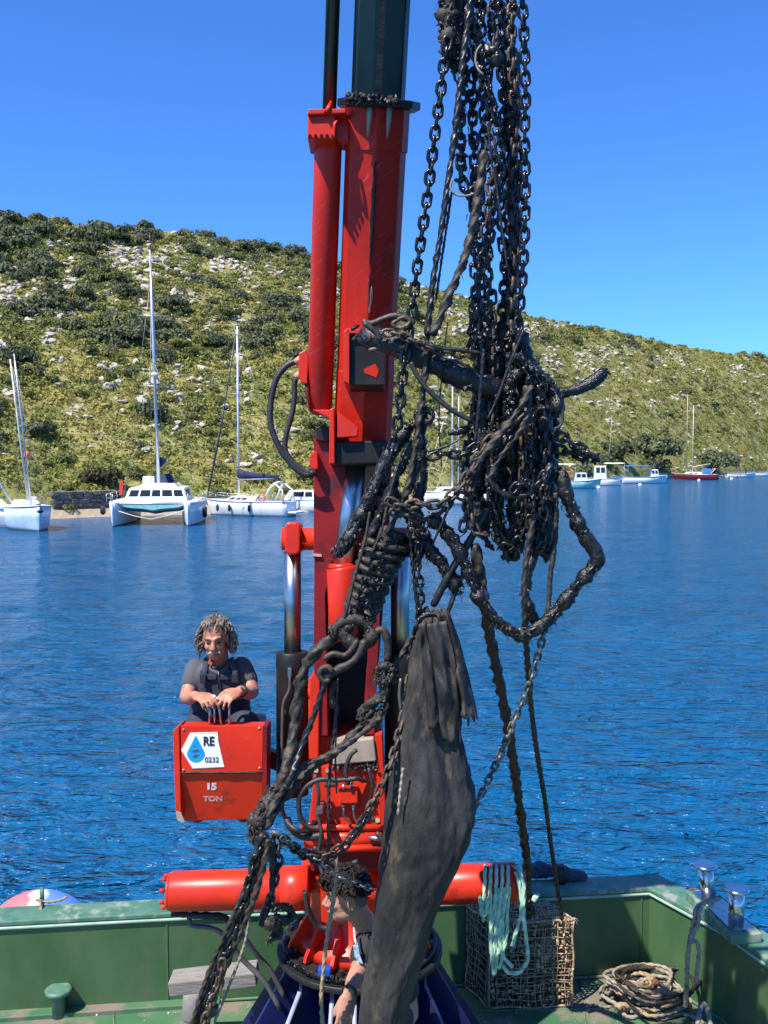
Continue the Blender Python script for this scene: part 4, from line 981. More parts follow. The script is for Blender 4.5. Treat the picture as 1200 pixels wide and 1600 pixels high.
# boom cylinder in the middle
bc = part('boom_cylinder', MB().tube([P(534, 886, 4.98), P(534.5, 889, 4.98), P(537, 990, 4.98), P(538, 1000, 4.98)], [.075, .080, .076, .06], 30), 'red_paint')
part('gland_ring', MB().tube([P(533.5, 880, 4.98), P(534, 888, 4.98)], [.062, .076], 30), 'red_paint', bc)
part('rod', MB().cyl(P(557, 722, 4.98), P(536, 884, 4.98), .054, 28), 'chrome', bc)
# main boom: six sided box, extension, collar
Pb, Pt = P(565, 706, 5.0), P(590, 168, 4.45)
axis = (Pt-Pb).normalized(); xs_ = (Vector((1, 0, 0))-axis*axis.x).normalized(); ys_ = axis.cross(xs_)
if ys_.y < 0: ys_ = -ys_
def sec(c, w, dp, k=1.0):
    h = w/2
    return [c+xs_*x+ys_*y for x, y in ((0, -.055*k), (-h+.028, -.012), (-h, .030), (-h, dp-.07), (-h*.4, dp), (h*.4, dp), (h, dp-.07), (h, .030), (h-.028, -.012))]
def axp(s): return Pb+axis*s
LB = (Pt-Pb).length
mbm = part('main_boom', MB().loft([sec(axp(0), .288, .32), sec(axp(LB*.5), .288, .32), sec(axp(LB), .288, .32)], smooth=False), 'red_scratched', bevel=.006)
part('boom_sleeve', MB().loft([sec(axp(LB*.885), .302, .334, 1.15), sec(axp(LB), .302, .334, 1.15)], smooth=False), 'red_scratched', mbm, bevel=.004)
part('boom_sleeve', MB().loft([sec(axp(-.02), .300, .334, 1.15), sec(axp(.42), .296, .334, 1.15)], smooth=False), 'red_scratched', mbm, bevel=.004)
col = [axp(LB+z)+xs_*x+ys_*y for z in (0, .035) for x, y in ((-.19, .06), (-.15, -.04), (-.08, -.095), (.09, -.095), (.16, -.04), (.20, .06), (.18, .30), (.1, .38), (-.1, .38), (-.18, .30))]
part('collar', MB().add(col, [tuple(range(10)), tuple(range(10, 20))[::-1]]+[(i, (i+1) % 10, 10+(i+1) % 10, 10+i) for i in range(10)]), 'black_grease', mbm, bevel=.006)
g_mb = MB(); gr = random.Random(4)
lump_field(g_mb, [axp(LB+.015+.01*(k % 3))+xs_*(-.14+.22*k/30)-ys_*(.095+.005*(k % 2)) for k in range(31)], 150, .006, .018, .010, gr)
gp = part('grease', g_mb, 'black_grease', mbm); gp['kind'] = 'stuff'
for x in (-.035, .055): part('guide_tooth', MB().tube([axp(LB-.0)+xs_*x-ys_*.075, axp(LB-.05)+xs_*x-ys_*.085, axp(LB-.13)+xs_*(x-.004)-ys_*.076], [.014, .012, .005], 8), 'tan_steel', mbm)
ext = part('boom_extension', MB().loft([[c+xs_*x+ys_*y for x, y in ((-.03, -.03), (-.105, -.012), (-.125, .02), (-.125, .22), (-.05, .27), (.05, .27), (.125, .22), (.125, .02), (.105, -.012), (.03, -.03))] for c in (axp(LB-.1), axp(LB+1.9))], smooth=False), 'black_green', bevel=.006)
part('boom_stripe', MB().loft([[axp(s)+xs_*x-ys_*(.030+y) for x, y in ((-.012, -.002), (-.012, .004), (.016, .004), (.016, -.002))] for s in (LB+.04, LB+1.88)], smooth=False), 'black_grease', ext)
# grime streak and scrapes standing a hair proud of the boom ridge
def strip(s0, s1, w, off, m, nm, seed, x0=0):
    mb = MB(); n = 26; L_ = []; R_ = []
    for i in range(n+1):
        s = s0+(s1-s0)*i/n; k = math.sin(math.pi*min(1, i/n*1.0))**.4 if 0 < i < n else .15
        a = w*k*(.7+.8*abs(nz((s*9, seed, 0)))); b = w*k*(.7+.8*abs(nz((s*8, seed+5, 2))))
        xo = x0+.010*nz((s*4, seed, 9))
        L_.append(axp(s)+xs_*(xo-a)-ys_*(.055-(abs(xo-a))*.36+off)); R_.append(axp(s)+xs_*(xo+b)-ys_*(.055-(abs(xo+b))*.36+off))
    C_ = [l_.lerp(r_, .5)-ys_*(.004) for l_, r_ in zip(L_, R_)]
    vs = L_+C_+R_; N = n+1
    fs = [(i, i+1, N+i+1, N+i) for i in range(n)]+[(N+i, N+i+1, 2*N+i+1, 2*N+i) for i in range(n)]
    part(nm, mb.add(vs, fs, True), m, mbm)
strip(LB*.57, LB*.86, .013, .005, 'black_grease', 'grime_streak', 3, .0)
strip(LB*.45, LB*.56, .006, .004, 'black_grease', 'grime_streak', 5, .004)
strip(LB*.435, LB*.515, .009, .006, 'bare_scrape', 'bare_scrape', 8, .008)
# dark pocket plate on the boom
pk = part('pocket_box', MB().prism([(546, 522), (572, 515), (603, 540), (601, 602), (544, 602)], 4.60, 4.86), 'black_paint_and_shade', bevel=.005)
part('pocket_cheek', MB().prism([(537, 517), (546, 514), (546, 600), (537, 596)], 4.57, 4.86), 'red_paint', pk, bevel=.003)
part('pocket_top', MB().prism([(540, 513), (566, 514), (568, 521), (541, 521)], 4.57, 4.86), 'red_paint', pk, bevel=.003)
part('paint_flake', MB().prism([(568, 577), (586, 568), (592, 580), (588, 590), (578, 586), (570, 583)], 4.597, 4.601), 'red_paint', pk)
# foot of the main boom
part('boom_foot', MB().prism([(523, 690), (606, 688), (606, 724), (523, 727)], 4.84, 5.10), 'black_paint_and_shade', bevel=.008)
part('foot_cheek', MB().prism([(515, 640), (522, 636), (523, 724), (514, 725)], 4.80, 5.06), 'red_paint', bevel=.004)
part('foot_gusset', MB().prism([(487, 640), (520, 640), (520, 656)], 4.88, 5.0), 'red_paint', bevel=.004)
part('foot_gusset', MB().prism([(527, 642), (560, 668), (558, 682), (527, 684)], 4.80, 4.86), 'red_paint', bevel=.004)
# extension cylinder beside the boom
E0, E1 = P(499, 640, 4.98), P(513, 219, 4.56)
ec = part('extension_cylinder', MB().tube([E0+(E0-E1).normalized()*.02, E0, E0.lerp(E1, .02), E0.lerp(E1, .98), E1], [.045, .060, .066, .066, .062], 32), 'red_scratched')
dE = (E1-E0).normalized()
part('rod', MB().cyl(E1-dE*.05, E1+dE*2.1, .033, 24), 'black_green', ec)
br = part('cylinder_bracket', MB().prism([(480, 182), (524, 178), (524, 218), (480, 216)], 4.42, 4.62), 'red_paint', ec, bevel=.006)
part('bracket_arm', MB().prism([(520, 178), (545, 172), (545, 222), (520, 219)], 4.48, 4.60), 'red_paint', ec, bevel=.006)
part('bracket_cap', MB().prism([(482, 170), (540, 169), (541, 177), (480, 179)], 4.40, 4.62), 'red_paint', ec, bevel=.005)
part('bracket_wedge', MB().tube([P(511, 177, 4.40), P(514, 168, 4.40), P(517, 158, 4.42)], [.016, .012, .004], 8), 'red_paint', ec)
part('bracket_tongue', MB().tube(smooth_path([P(526, 190, 4.41), P(523, 195, 4.40), P(522, 216, 4.41)], .01), .008, 8), 'red_paint', ec)
vb2 = part('hose_block', MB().prism([(467, 552), (478, 545), (482, 560), (480, 600), (470, 598), (466, 585)], 4.88, 4.98), 'red_paint', ec, bevel=.005)
part('cylinder_pipe', MB().tube([P(479, 590, 4.9), P(480, 615, 4.9), P(488, 642, 4.9)], .010, 8), 'red_dark', ec)
for pts, r in (([(470, 563), (450, 570), (432, 592), (423, 630), (424, 668), (440, 705), (462, 732), (478, 742), (492, 741)], .016), ([(466, 588), (460, 598), (460, 620), (456, 648), (447, 680), (446, 704), (458, 722), (476, 737), (492, 739)], .014)):
    part('hose', MB().tube(smooth_path([P(x, y, 4.92) for x, y in pts], .02), r, 12), 'hose')
for x0, y0, x1, y1 in ((461, 567, 474, 558), (462, 590, 472, 582), (482, 741, 494, 738)): part('hose_fitting', MB().cyl(P(x0, y0, 4.92), P(x1, y1, 4.92), .019, 10), 'bare_scrape' if y0 < 600 else 'black_paint_and_shade')

# control stand
def face(px, py, d): return P(px, py, d)
cb = part('control_box', MB().prism([(276, 1136), (413, 1136), (413, 1208), (276, 1208)], 5.01, 5.14), 'red_paint', bevel=.005)
lowv = [face(278, 1209, 5.0), face(412, 1208, 5.0), face(408, 1280, 5.07), face(282, 1283, 5.07)]; offv = P(600, 800, 5.14)-P(600, 800, 5.0)
back = [face(278, 1209, 5.0)+offv, face(412, 1208, 5.0)+offv, face(408, 1280, 5.07)+offv*.7, face(282, 1283, 5.07)+offv*.7]
part('lower_panel', MB().add(lowv+back, [(0,1,2,3), (7,6,5,4), (0,1,5,4), (1,2,6,5), (2,3,7,6), (3,0,4,7)]), 'red_paint', cb, bevel=.004)
part('upper_panel', MB().prism([(282, 1134), (411, 1134), (410, 1206), (284, 1208)], 4.99, 5.006), 'red_paint', cb, bevel=.002)
part('side_panel', MB().prism([(270, 1142), (280, 1134), (283, 1282), (277, 1283), (274, 1270)], 4.985, 5.15), 'red_paint', cb, bevel=.004)
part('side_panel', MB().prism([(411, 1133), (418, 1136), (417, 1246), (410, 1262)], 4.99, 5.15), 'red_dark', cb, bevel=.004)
part('panel_seam', MB().tube([P(283+i*12.7, 1208-(i % 3)*.7, 4.99) for i in range(11)], .004, 6), 'black_grease', cb)
part('corner_strip', MB().prism([(275, 1268), (283, 1271), (289, 1284), (283, 1285), (277, 1282)], 4.975, 4.99), 'tan_steel', cb)
for x, y in ((287, 1140), (405, 1138), (287, 1203), (406, 1200)): part('bolt', MB().ball(P(x, y, 4.988), (.007, .004, .007), 8, 6), 'tan_steel', cb)
st = part('sticker', MB().prism([(283, 1172), (297, 1145), (340, 1144), (341, 1158), (346, 1180), (350.5, 1199), (301, 1201)], 4.987, 4.990), 'sticker_white', cb)
part('sticker_rim', MB().tube([P(x, y, 4.987) for x, y in ((340, 1145), (297.5, 1146), (284.2, 1172), (301.3, 1200), (350, 1198.4))], .0012, 4), 'faded_print', cb)
dp = []
for i in range(24):
    a = 2*math.pi*i/24; r = 14*(1 if math.sin(a) < 0 else 1); x = 306+14*math.cos(a)*(1-max(0, math.sin(a))**1.0*.75); y = 1177-(14*math.sin(a) if math.sin(a) < 0 else 27*math.sin(a)); dp.append((x, y))
part('water_drop', MB().prism(dp, 4.985, 4.9868), 'sticker_blue', cb)
for a in ([(301, 1164), (307, 1167), (304, 1168)], [(299, 1174), (308, 1170), (312, 1174), (304, 1176)], [(300, 1183), (306, 1178), (312, 1180), (305, 1185)]): part('drop_mark', MB().prism(a, 4.984, 4.985), 'print_grey', cb)
def lettering(txt, px, py, hpx, d, m, par, wk=1.0, bold=.0, slant=0, tilt=0.0):
    cu = bpy.data.curves.new('lettering', 'FONT'); cu.body = txt; cu.align_x = 'LEFT'; cu.extrude = .001; cu.offset = bold
    tmp = bpy.data.objects.new('tmp', cu); COL.objects.link(tmp); bpy.context.view_layer.update()
    dg = bpy.context.evaluated_depsgraph_get(); me = bpy.data.meshes.new_from_object(tmp.evaluated_get(dg)); bpy.data.objects.remove(tmp)
    co = [v.co.copy() for v in me.vertices]; x0 = min(v.x for v in co); y0 = min(v.y for v in co); y1 = max(v.y for v in co)
    k = hpx/(y1-y0)
    org = root_of(par).location
    for v in me.vertices:
        x = px+(v.co.x-x0)*k*wk+(v.co.y-y0)*k*slant; y = py+hpx/2-(v.co.y-y0)*k
        v.co = P(x, y, d+tilt*(y-py)-v.co.z*.8)-org
    me.materials.clear(); me.materials.append(MT[m]); o = bpy.data.objects.new('lettering', me); COL.objects.link(o); o.parent = par; return o
lettering('RE', 318, 1158, 14.5, 4.985, 'print_black', cb, .82, .035)
lettering('0232', 320, 1187, 8.5, 4.985, 'print_grey', cb, .95, .012)
lettering('15', 324, 1229, 11.5, 5.0185, 'white_paint', cb, 1.2, .055, tilt=.0009)
lettering('TON', 317, 1248, 8.5, 5.037, 'faded_print', cb, 1.3, .05, tilt=.0009)
for x0, x1, y1 in ((326.5, 329, 1098), (336, 334, 1090), (346, 341, 1093), (358, 358.5, 1096)):
    lv = part('lever', MB().cyl(P(x0, 1137, 5.06), P(x1, y1, 5.06), .0062, 10), 'chrome', cb)
    if x0 < 350: part('lever_knob', MB().tube([P(x1, y1+6, 5.06), P(x1, y1+4, 5.06), P(x1, y1-3, 5.06), P(x1, y1-4, 5.06)], [.006, .011, .011, .007], 10), 'sticker_white', cb)
part('lever_crossbar', MB().cyl(P(327, 1099, 5.05), P(347, 1098, 5.05), .007, 8), 'sticker_white', cb)
part('operator_seat', MB().prism([(268, 1148), (300, 1140), (402, 1138), (402, 1156), (300, 1168), (270, 1166)], 5.30, 5.75), 'black_paint_and_shade', bevel=.03)
part('seat_bracket', MB().prism([(330, 1170), (420, 1172), (560, 1235), (556, 1262), (420, 1200), (330, 1190)], 5.34, 5.42), 'red_dark', bevel=.005)
part('stand_frame', MB().tube([P(300, 1150, 5.5), P(300, 1262, 5.5), P(400, 1262, 5.5), P(400, 1150, 5.5)], .02, 8), 'red_dark')

# more hoses, clamps and bolts on the dirty lower body
for pts, r in (([(484, 1300), (462, 1296), (446, 1280), (440, 1256), (446, 1230), (462, 1212), (484, 1206)], .012), ([(560, 1345), (540, 1352), (516, 1346), (500, 1330), (486, 1322)], .012), ([(588, 1300), (600, 1318), (606, 1345), (598, 1372)], .011), ([(492, 1210), (498, 1240), (496, 1270), (502, 1300), (498, 1340), (506, 1372)], .010), ([(576, 1200), (582, 1230), (578, 1262), (586, 1290)], .009), ([(476, 1392), (482, 1420), (496, 1446), (520, 1452)], .013)):
    part('hose', MB().tube(smooth_path([P(x, y, 4.88+.03*math.sin(i*1.3+x)) for i, (x, y) in enumerate(pts)], .02), r, 10), 'hose')
for x, y in ((494, 1204), (586, 1200), (590, 1282), (490, 1284), (512, 1204), (568, 1202)): part('bolt', MB().cyl(P(x, y, 5.0), P(x, y, 4.975), .013, 6, smooth=False), 'tan_steel', fp)
part('clamp', MB().prism([(494, 1264), (504, 1263), (505, 1272), (494, 1273)], 4.84, 4.98), 'pipe_grey', bevel=.003)
part('name_plate', MB().prism([(506, 1214), (526, 1213), (526, 1226), (506, 1227)], 4.992, 4.998), 'pipe_grey', fp)
for k in range(5): part('bolt', MB().cyl(P(484+k*9, 212, 4.42), P(484+k*9, 212, 4.405), .008, 6, smooth=False), 'red_dark', br)
g5 = random.Random(8); mb = MB()
lump_field(mb, [Vector((cx+.44*math.cos(R(a)), cy+.44*math.sin(R(a)), ZF+.034)) for a in range(200, 320, 4)], 120, .004, .012, .010, g5)
lump_field(mb, [P(520+i*6, 1198, 4.97) for i in range(12)], 60, .004, .012, .012, g5)
o = part('grease', mb, 'black_grease'); o['kind'] = 'stuff'
# ------------------------------------------------------------------ chains, ropes and the hanging bag
M('chain_black', (0.0039, 0.0036, 0.0033), (0.0144, 0.0108, 0.0078), 30, .22, bump=.6, bscale=120, c3=(.15, .09, .05), s3=60, t3=.60, w3=.10, r2=.8, rand=.45, dist=.002)
M('chain_rust', (0.0280, 0.0176, 0.0112), (0.0800, 0.0480, 0.0272), 34, .5, bump=.6, bscale=120, c3=(.26, .21, .15), s3=44, t3=.58, w3=.10, r2=.85, rand=.45, dist=.002)
M('chain_bright', (.06, .05, .042), (.22, .19, .16), 30, .42, metal=.25, bump=.5, bscale=120, c3=(.42, .38, .33), s3=50, t3=.56, w3=.10, rand=.4, dist=.002)
M('crust', (0.0037, 0.0034, 0.0031), (0.0149, 0.0118, 0.0087), 34, .22, bump=1, bscale=130, c3=(.24, .19, .13), s3=85, t3=.62, w3=.07, r2=.8, dist=.004)
M('crust_brown', (0.0105, 0.0083, 0.0060), (0.0413, 0.0300, 0.0180), 34, .6, bump=1, bscale=130, c3=(.28, .22, .15), s3=85, t3=.60, w3=.08, dist=.004)
M('rope_black', (0.0062, 0.0056, 0.0050), (0.0211, 0.0167, 0.0124), 34, .36, bump=.6, bscale=90, c3=(.12, .09, .06), s3=40, t3=.62, w3=.08, dist=.003)
M('rope_mud', (0.0210, 0.0154, 0.0098), (0.0560, 0.0406, 0.0238), 40, .5, bump=1, bscale=150, c3=(.012, .010, .008), s3=34, t3=.52, w3=.1, dist=.003)
M('rope_tan', (.36, .26, .14), (.25, .175, .095), 40, .8, bump=.4, bscale=140, c3=(.10, .075, .05), s3=24, t3=.60, dist=.002)
M('rope_green', (.20, .42, .27), (.46, .60, .42), 30, .7, bump=.3, bscale=140, c3=(.25, .30, .24), s3=20, t3=.62, dist=.002)
M('rope_grey', (.20, .165, .12), (.32, .27, .20), 26, .8, bump=.4, bscale=140, c3=(.13, .105, .08), s3=18, t3=.58, dist=.002)
M('rope_navy', (.015, .018, .035), (.035, .038, .06), 30, .75, bump=.4, bscale=140)
M('bag_rubber', (.015, .014, .013), (.046, .040, .034), 6, .58, bump=1, bscale=34, c3=(.120, .085, .046), s3=9, t3=.585, w3=.16, r2=.8, stretch=(1, 1, .45), spec=.35, dist=.008)
M('wire_rust', (.34, .20, .10), (.50, .37, .23), 24, .8, c3=(.08, .045, .028), s3=30, t3=.56)
M('shell', (.36, .26, .16), (.16, .10, .06), 26, .85, bump=.6, bscale=60, rand=.3)

def link_mesh(name, L, W, r, mat, seed):
    pts = []; h = L/2-W/2
    for i in range(7): a = -math.pi/2+math.pi*i/6; pts.append(Vector((h+(W/2-r)*math.cos(a), (W/2-r)*math.sin(a), 0)))
    for i in range(7): a = math.pi/2+math.pi*i/6; pts.append(Vector((-h+(W/2-r)*math.cos(a), (W/2-r)*math.sin(a), 0)))
    n = 7; vs = []; fs = []; k = len(pts)
    for i, p in enumerate(pts):
        t = (pts[(i+1) % k]-pts[i-1]).normalized(); s = Vector((0, 0, 1)).cross(t)
        for j in range(n):
            a = 2*math.pi*j/n; q = p+(s*math.cos(a)+Vector((0, 0, 1))*math.sin(a))*r
            vs.append(q+(q-p)*.45*nz(q, 90, seed))
    for i in range(k):
        for j in range(n): fs.append((i*n+j, ((i+1) % k)*n+j, ((i+1) % k)*n+(j+1) % n, i*n+(j+1) % n))
    return MB().add(vs, fs, True).mesh(name, MT[mat])
LINKS = {}
def links(mat, s):
    key = (mat, s)
    if key not in LINKS: LINKS[key] = [link_mesh('link_mesh', .080*s, .050*s, .0078*s, mat, k*7) for k in range(3)]
    return LINKS[key]
CG = random.Random(21)
def PP(pts, d=None):
    out = []
    for p in pts:
        k = max(0, min(1, (p[1]-1130)/120))*max(0, min(1, (490-p[0])/70))      # the left bundle swings towards the camera
        out.append(P(p[0], p[1], (p[2] if len(p) > 2 else d)-.27*k))
    return out
def chain(label, pts, d=4.2, s=1.0, mat='chain_black', crust=0, crust_mat='crust', group='chains hauled up in the tangle', wob=0.0, roll=0.0):
    path = smooth_path(PP(pts, d), .048*s)
    top = max(path, key=lambda v: v.z)
    t = thing('chain', label, 'chain', top, 0, group)
    ml = links(mat, s); a0 = roll
    for i in range(len(path)-1):
        a, b = path[i], path[i+1]; X = (b-a).normalized()
        v = (a-Vector((0, 0, HC))).normalized()
        n = v-X*v.dot(X); n = n.normalized() if n.length > .05 else X.orthogonal().normalized()
        ang = (math.pi/2 if i % 2 else 0)+a0+CG.uniform(-.28, .28)
        Z = Matrix.Rotation(ang, 3, X) @ n; Y = Z.cross(X)
        o = bpy.data.objects.new('link', ml[CG.randrange(3)]); COL.objects.link(o); o.parent = t
        c = (a+b)/2+Vector((CG.gauss(0, 1), CG.gauss(0, 1), 0))*wob-top
        M4 = Matrix((X, Y, Z)).transposed().to_4x4(); M4.translation = c; o.matrix_local = M4
    if crust:
        mb = MB(); lump_field(mb, path, int(crust*2.2*len(path)), .004*s, .014*s, .012*s, CG)
        o = obj('marine_growth', mb, MT[crust_mat], t); o['kind'] = 'stuff'
    return path
def rope(label, pts, r, d=4.2, mat='rope_black', amp=.15, strands=3, name='rope', cat='rope', group='ropes tangled with the chains', n=12, hairs=0, ends=None, lumps=0):
    W3 = PP(pts, d) if not isinstance(pts[0], Vector) else pts
    path = smooth_path(W3, max(r*.55, .006)); k = len(path); pit = r*4.2; step = max(r*.55, .006); sd = CG.random()*90
    def rf(i, a, p):
        q = 1+amp*1.5*nz(p, 22, sd)+amp*nz(p+Vector((math.cos(a), math.sin(a), 0))*r, 70, sd)
        q += amp*.5*(mn.noise(Vector((i*1.7+sd, a*3.1, 0)))) 
        if strands: q *= 1+.20*math.cos(strands*(a-2*math.pi*i*step/pit/strands*1.0))-.08
        return q
    rs = [r]*k
    if k > 4: rs[0] = r*.7; rs[-1] = r*.6
    mb = MB().tube(path, rs, n, True, rf=rf)
    for h in range(hairs):
        p = path[CG.randrange(k)]; v = Vector((CG.gauss(0, 1), CG.gauss(0, 1), CG.gauss(0, 1)-.4)).normalized()
        mb.tube([p, p+v*r*1.15, p+v*r*1.7+Vector((0, 0, -r*.7))], [.0020, .0014, .0006], 4, False)
    if lumps:
        lump_field(mb, path, lumps*3, r*.14, r*.46, r*.78, CG)
    return solo(name, mb, MT[mat], label, cat, group)

# --- clear hanging chains
chain('clean dark chain hanging at the right edge of the mass against the sky', [(812, -60), (816, 0), (819, 60), (821, 140), (820, 220), (821, 300), (819, 380), (816, 430), (812, 480), (807, 545)], 4.12)
chain('single dark chain hanging left of the mass from the brown clump down past the pole', [(700, 60), (694, 95), (689, 140), (683, 185), (677, 230), (670, 290), (663, 340), (655, 395), (649, 440), (645, 480), (637, 530), (630, 580), (624, 640), (616, 690), (606, 730)], 4.1)
# --- the hanging mass
mass = [
 ('black chain of the mass nearest the brown clump, ending above the slanting pole', [(722, -60), (728, 60), (722, 150), (720, 230), (724, 290), (735, 310), (745, 290)], 4.22, 'chain_black', 1.4),
 ('crusted chain falling through the left side of the mass to its lower loops', [(742, -60), (745, 60), (738, 170), (742, 280), (740, 380), (745, 480), (750, 580), (747, 680), (752, 770), (757, 835), (770, 858)], 4.25, 'chain_black', 1.6),
 ('rust-flecked chain in the middle of the mass below the shiny buckle', [(765, -60), (770, 60), (762, 150), (768, 270), (762, 380), (768, 490), (772, 590), (770, 700), (778, 800), (788, 862), (803, 870), (814, 835), (818, 750), (813, 650), (818, 590)], 4.18, 'chain_rust', 1.0),
 ('black chain hanging at the heart of the mass behind the rusty one', [(784, -60), (780, 80), (788, 190), (780, 300), (788, 420), (784, 520), (792, 620), (788, 730), (795, 820)], 4.3, 'chain_black', 1.2),
 ('extra black chain deep inside the lower tangle', [(768, 560), (780, 640), (784, 720), (776, 800), (790, 850), (806, 850), (816, 780), (806, 700), (798, 620)], 4.34, 'chain_black', 1.4),
 ('black chain folded down the right rear of the lower tangle', [(820, 560), (840, 640), (848, 720), (842, 800), (850, 855), (862, 830), (864, 740), (856, 650)], 4.32, 'chain_black', 1.4),
 ('brown chain on the right flank of the mass beside the clean chain', [(803, -60), (800, 90), (806, 200), (797, 300), (803, 400), (798, 500), (806, 580)], 4.2, 'chain_rust', .8),
 ('thick crusted chain bulging along the right flank of the mass', [(793, -60), (797, 60), (800, 170), (808, 290), (806, 380), (803, 470), (810, 560), (838, 586), (860, 620), (866, 700), (862, 780), (858, 850), (848, 868), (838, 830), (836, 730), (840, 650)], 4.26, 'chain_black', 1.8),
 ('twisted chain crossing the mass from upper left to lower right', [(733, 20), (752, 110), (770, 170), (782, 240), (774, 330), (752, 420), (742, 520), (748, 560)], 4.12, 'chain_black', .9),
 ('short chain loop hanging low in the middle of the tangle', [(800, 560), (792, 660), (770, 740), (775, 830), (792, 852), (812, 845), (826, 790), (832, 690), (826, 610)], 4.14, 'chain_black', 1.2),
 ('long chain loop on the right of the lower tangle over the sea', [(812, 560), (846, 620), (852, 720), (850, 800), (843, 856), (834, 848), (828, 760), (832, 640)], 4.1, 'chain_black', 1.3),
 ('second black chain behind the left side of the mass', [(755, -60), (752, 100), (756, 220), (750, 340), (756, 460), (760, 560), (742, 640), (730, 720), (734, 800), (742, 835)], 4.38, 'chain_black', 1.0),
 ('rear black chain behind the right side of the mass', [(775, -60), (790, 120), (794, 260), (792, 380), (794, 500), (800, 560), (822, 640), (820, 740), (824, 830)], 4.42, 'chain_black', 1.0),
]
MASSP = []
for lab, pts, d, mat, cr in mass: MASSP += chain(lab, pts, d, 1.0 if 'thick' not in lab else 1.1, mat, cr, wob=.003)
# the black weed binding the mass: nobody could count it
mb = MB(); g = random.Random(31)
zsplit = P(0, 545, 4.2).z
low_ = [p for p in MASSP if p.z < zsplit]; up_ = [p for p in MASSP if p.z >= zsplit]
lump_field(mb, up_, 900, .006, .018, .013, g); lump_field(mb, low_, 1500, .007, .020, .015, g)
zmid = [p for p in MASSP if P(0, 640, 4.2).z < p.z < P(0, 520, 4.2).z]; lump_field(mb, zmid, 520, .008, .024, .020, g)
o = obj('seaweed', mb, MT['crust']); o['kind'] = 'stuff'; o['label'] = 'black weed and mud clotting the hanging chains'; o['category'] = 'seaweed'
mb = MB()
for i in range(260):
    p = MASSP[g.randrange(len(MASSP))]; q = p+Vector((g.gauss(0, .03), g.gauss(0, .03), g.gauss(0, .03)))
    v = Vector((g.gauss(0, .5), g.gauss(0, .5), -1)).normalized(); l_ = g.uniform(.02, .07)
    mb.tube([q, q+v*l_*.5, q+v*l_+Vector((g.gauss(0, .01), 0, 0))], [.003, .0022, .001], 4, False)
o = obj('weed_threads', mb, MT['rope_black']); o['kind'] = 'stuff'; o['label'] = 'thin black threads of weed hanging off the chains'; o['category'] = 'seaweed'
# weed thick ropes in the lower mass
for lab, pts, d, r in (
 ('fat weed-covered rope down the left of the lower tangle', [(742, 470), (750, 560), (756, 660), (745, 760), (752, 832)], 4.22, .030),
 ('fat weed-covered rope down the middle of the lower tangle', [(786, 500), (782, 600), (800, 700), (808, 800), (800, 868)], 4.24, .034),
 ('fat weed-covered rope down the right of the lower tangle', [(812, 520), (836, 600), (856, 690), (858, 790), (850, 850)], 4.2, .030),
  ('added weed-covered rope behind the middle of the lower tangle', [(770, 540), (764, 640), (770, 740), (768, 830)], 4.32, .030),  # added inside the mass to thicken its shadow on the bulwark
 ('knotted black rope bulging at the top right of the lower tangle', [(800, 590), (826, 578), (850, 590), (866, 612), (872, 650)], 4.12, .024),
 ('black twisted net rope on the right flank of the upper mass', [(802, 80), (806, 180), (798, 280), (806, 370), (800, 470), (806, 560)], 4.3, .024)):
    rope(lab, pts, r, d, 'crust', .45, 0, n=12, lumps=60, hairs=30)
# brown clump at the very top left
rope('brown shell-crusted rope clump at the top left of the mass', [(698, -70), (697, -20), (698, 30), (702, 75), (706, 100)], .036, 4.14, 'crust_brown', .5, 0, n=14, lumps=120, hairs=20)
rope('brown crusted rope end hanging beside the clump', [(714, -70), (718, 30), (714, 90), (711, 112)], .022, 4.2, 'crust_brown', .5, 0, n=12, lumps=60)
rope('black rag end dangling under the brown clump', [(706, 100), (709, 115), (712, 128)], .006, 4.14, 'rope_black', .3, 0)
# long ropes of the upper part
rope('long black rope falling from the top to the pole, left of the mass', [(742, -60), (733, 20), (724, 90), (716, 160), (708, 230), (698, 300), (688, 370), (678, 430), (672, 480), (668, 525)], .014, 4.08, 'rope_black', .22)
rope('thin cord close beside the long black rope', [(706, 300), (697, 360), (688, 420), (681, 470)], .006, 4.1, 'rope_black', .2)
rope('thick muddy rope slanting from the mass down to the pole', [(757, 235), (752, 275), (744, 325), (734, 375), (722, 415), (704, 455), (686, 500), (674, 525)], .019, 4.04, 'rope_mud', .3, 3, hairs=20)
rope('thin cord running down the front of the mass', [(762, 190), (768, 250), (777, 300), (786, 370), (793, 420)], .005, 4.02, 'rope_black', .2, 0)
rope('rusty stained rope leading down from the pole to the tangle', [(668, 500), (666, 560), (660, 620), (652, 680), (642, 740), (632, 780)], .013, 4.1, 'rope_mud', .3)
rope('pale bent strap in the upper mass', [(752, 70), (745, 80), (743, 96), (748, 110), (757, 118)], .0045, 4.02, 'rope_grey', .05, 0)
rope('dark cloth bundle tied into the upper mass', [(757, 82), (768, 78), (778, 86), (774, 95), (762, 94)], .020, 4.08, 'rope_black', .8, 0, lumps=30)
rope('small wire hoop low in the upper mass', [(707, 280), (704, 293), (712, 304), (728, 306), (742, 302)], .0045, 4.04, 'rope_grey', .1, 0)
# slanting pole through the chains
rope('thick black crusted pole slanting out of the crane pocket through the chains', [(566, 524, 4.25), (600, 532, 4.2), (640, 548, 4.17), (690, 573, 4.15), (740, 596, 4.15), (790, 615, 4.17)], .050, None, 'crust', .16, 0, 'pole', 'pole', None, 20, lumps=50)
rope('black crusted branch end sticking out right of the tangle', [(862, 618), (888, 612), (915, 603), (934, 590), (947, 578)], .024, 4.15, 'crust', .3, 0, 'pole', 'pole', None, 14, lumps=25)
rope('short black stub with a reddish tip left of the tangle', [(700, 677), (716, 674), (735, 668)], .016, 4.1, 'crust', .25, 0, 'pole', 'pole', None, 12)
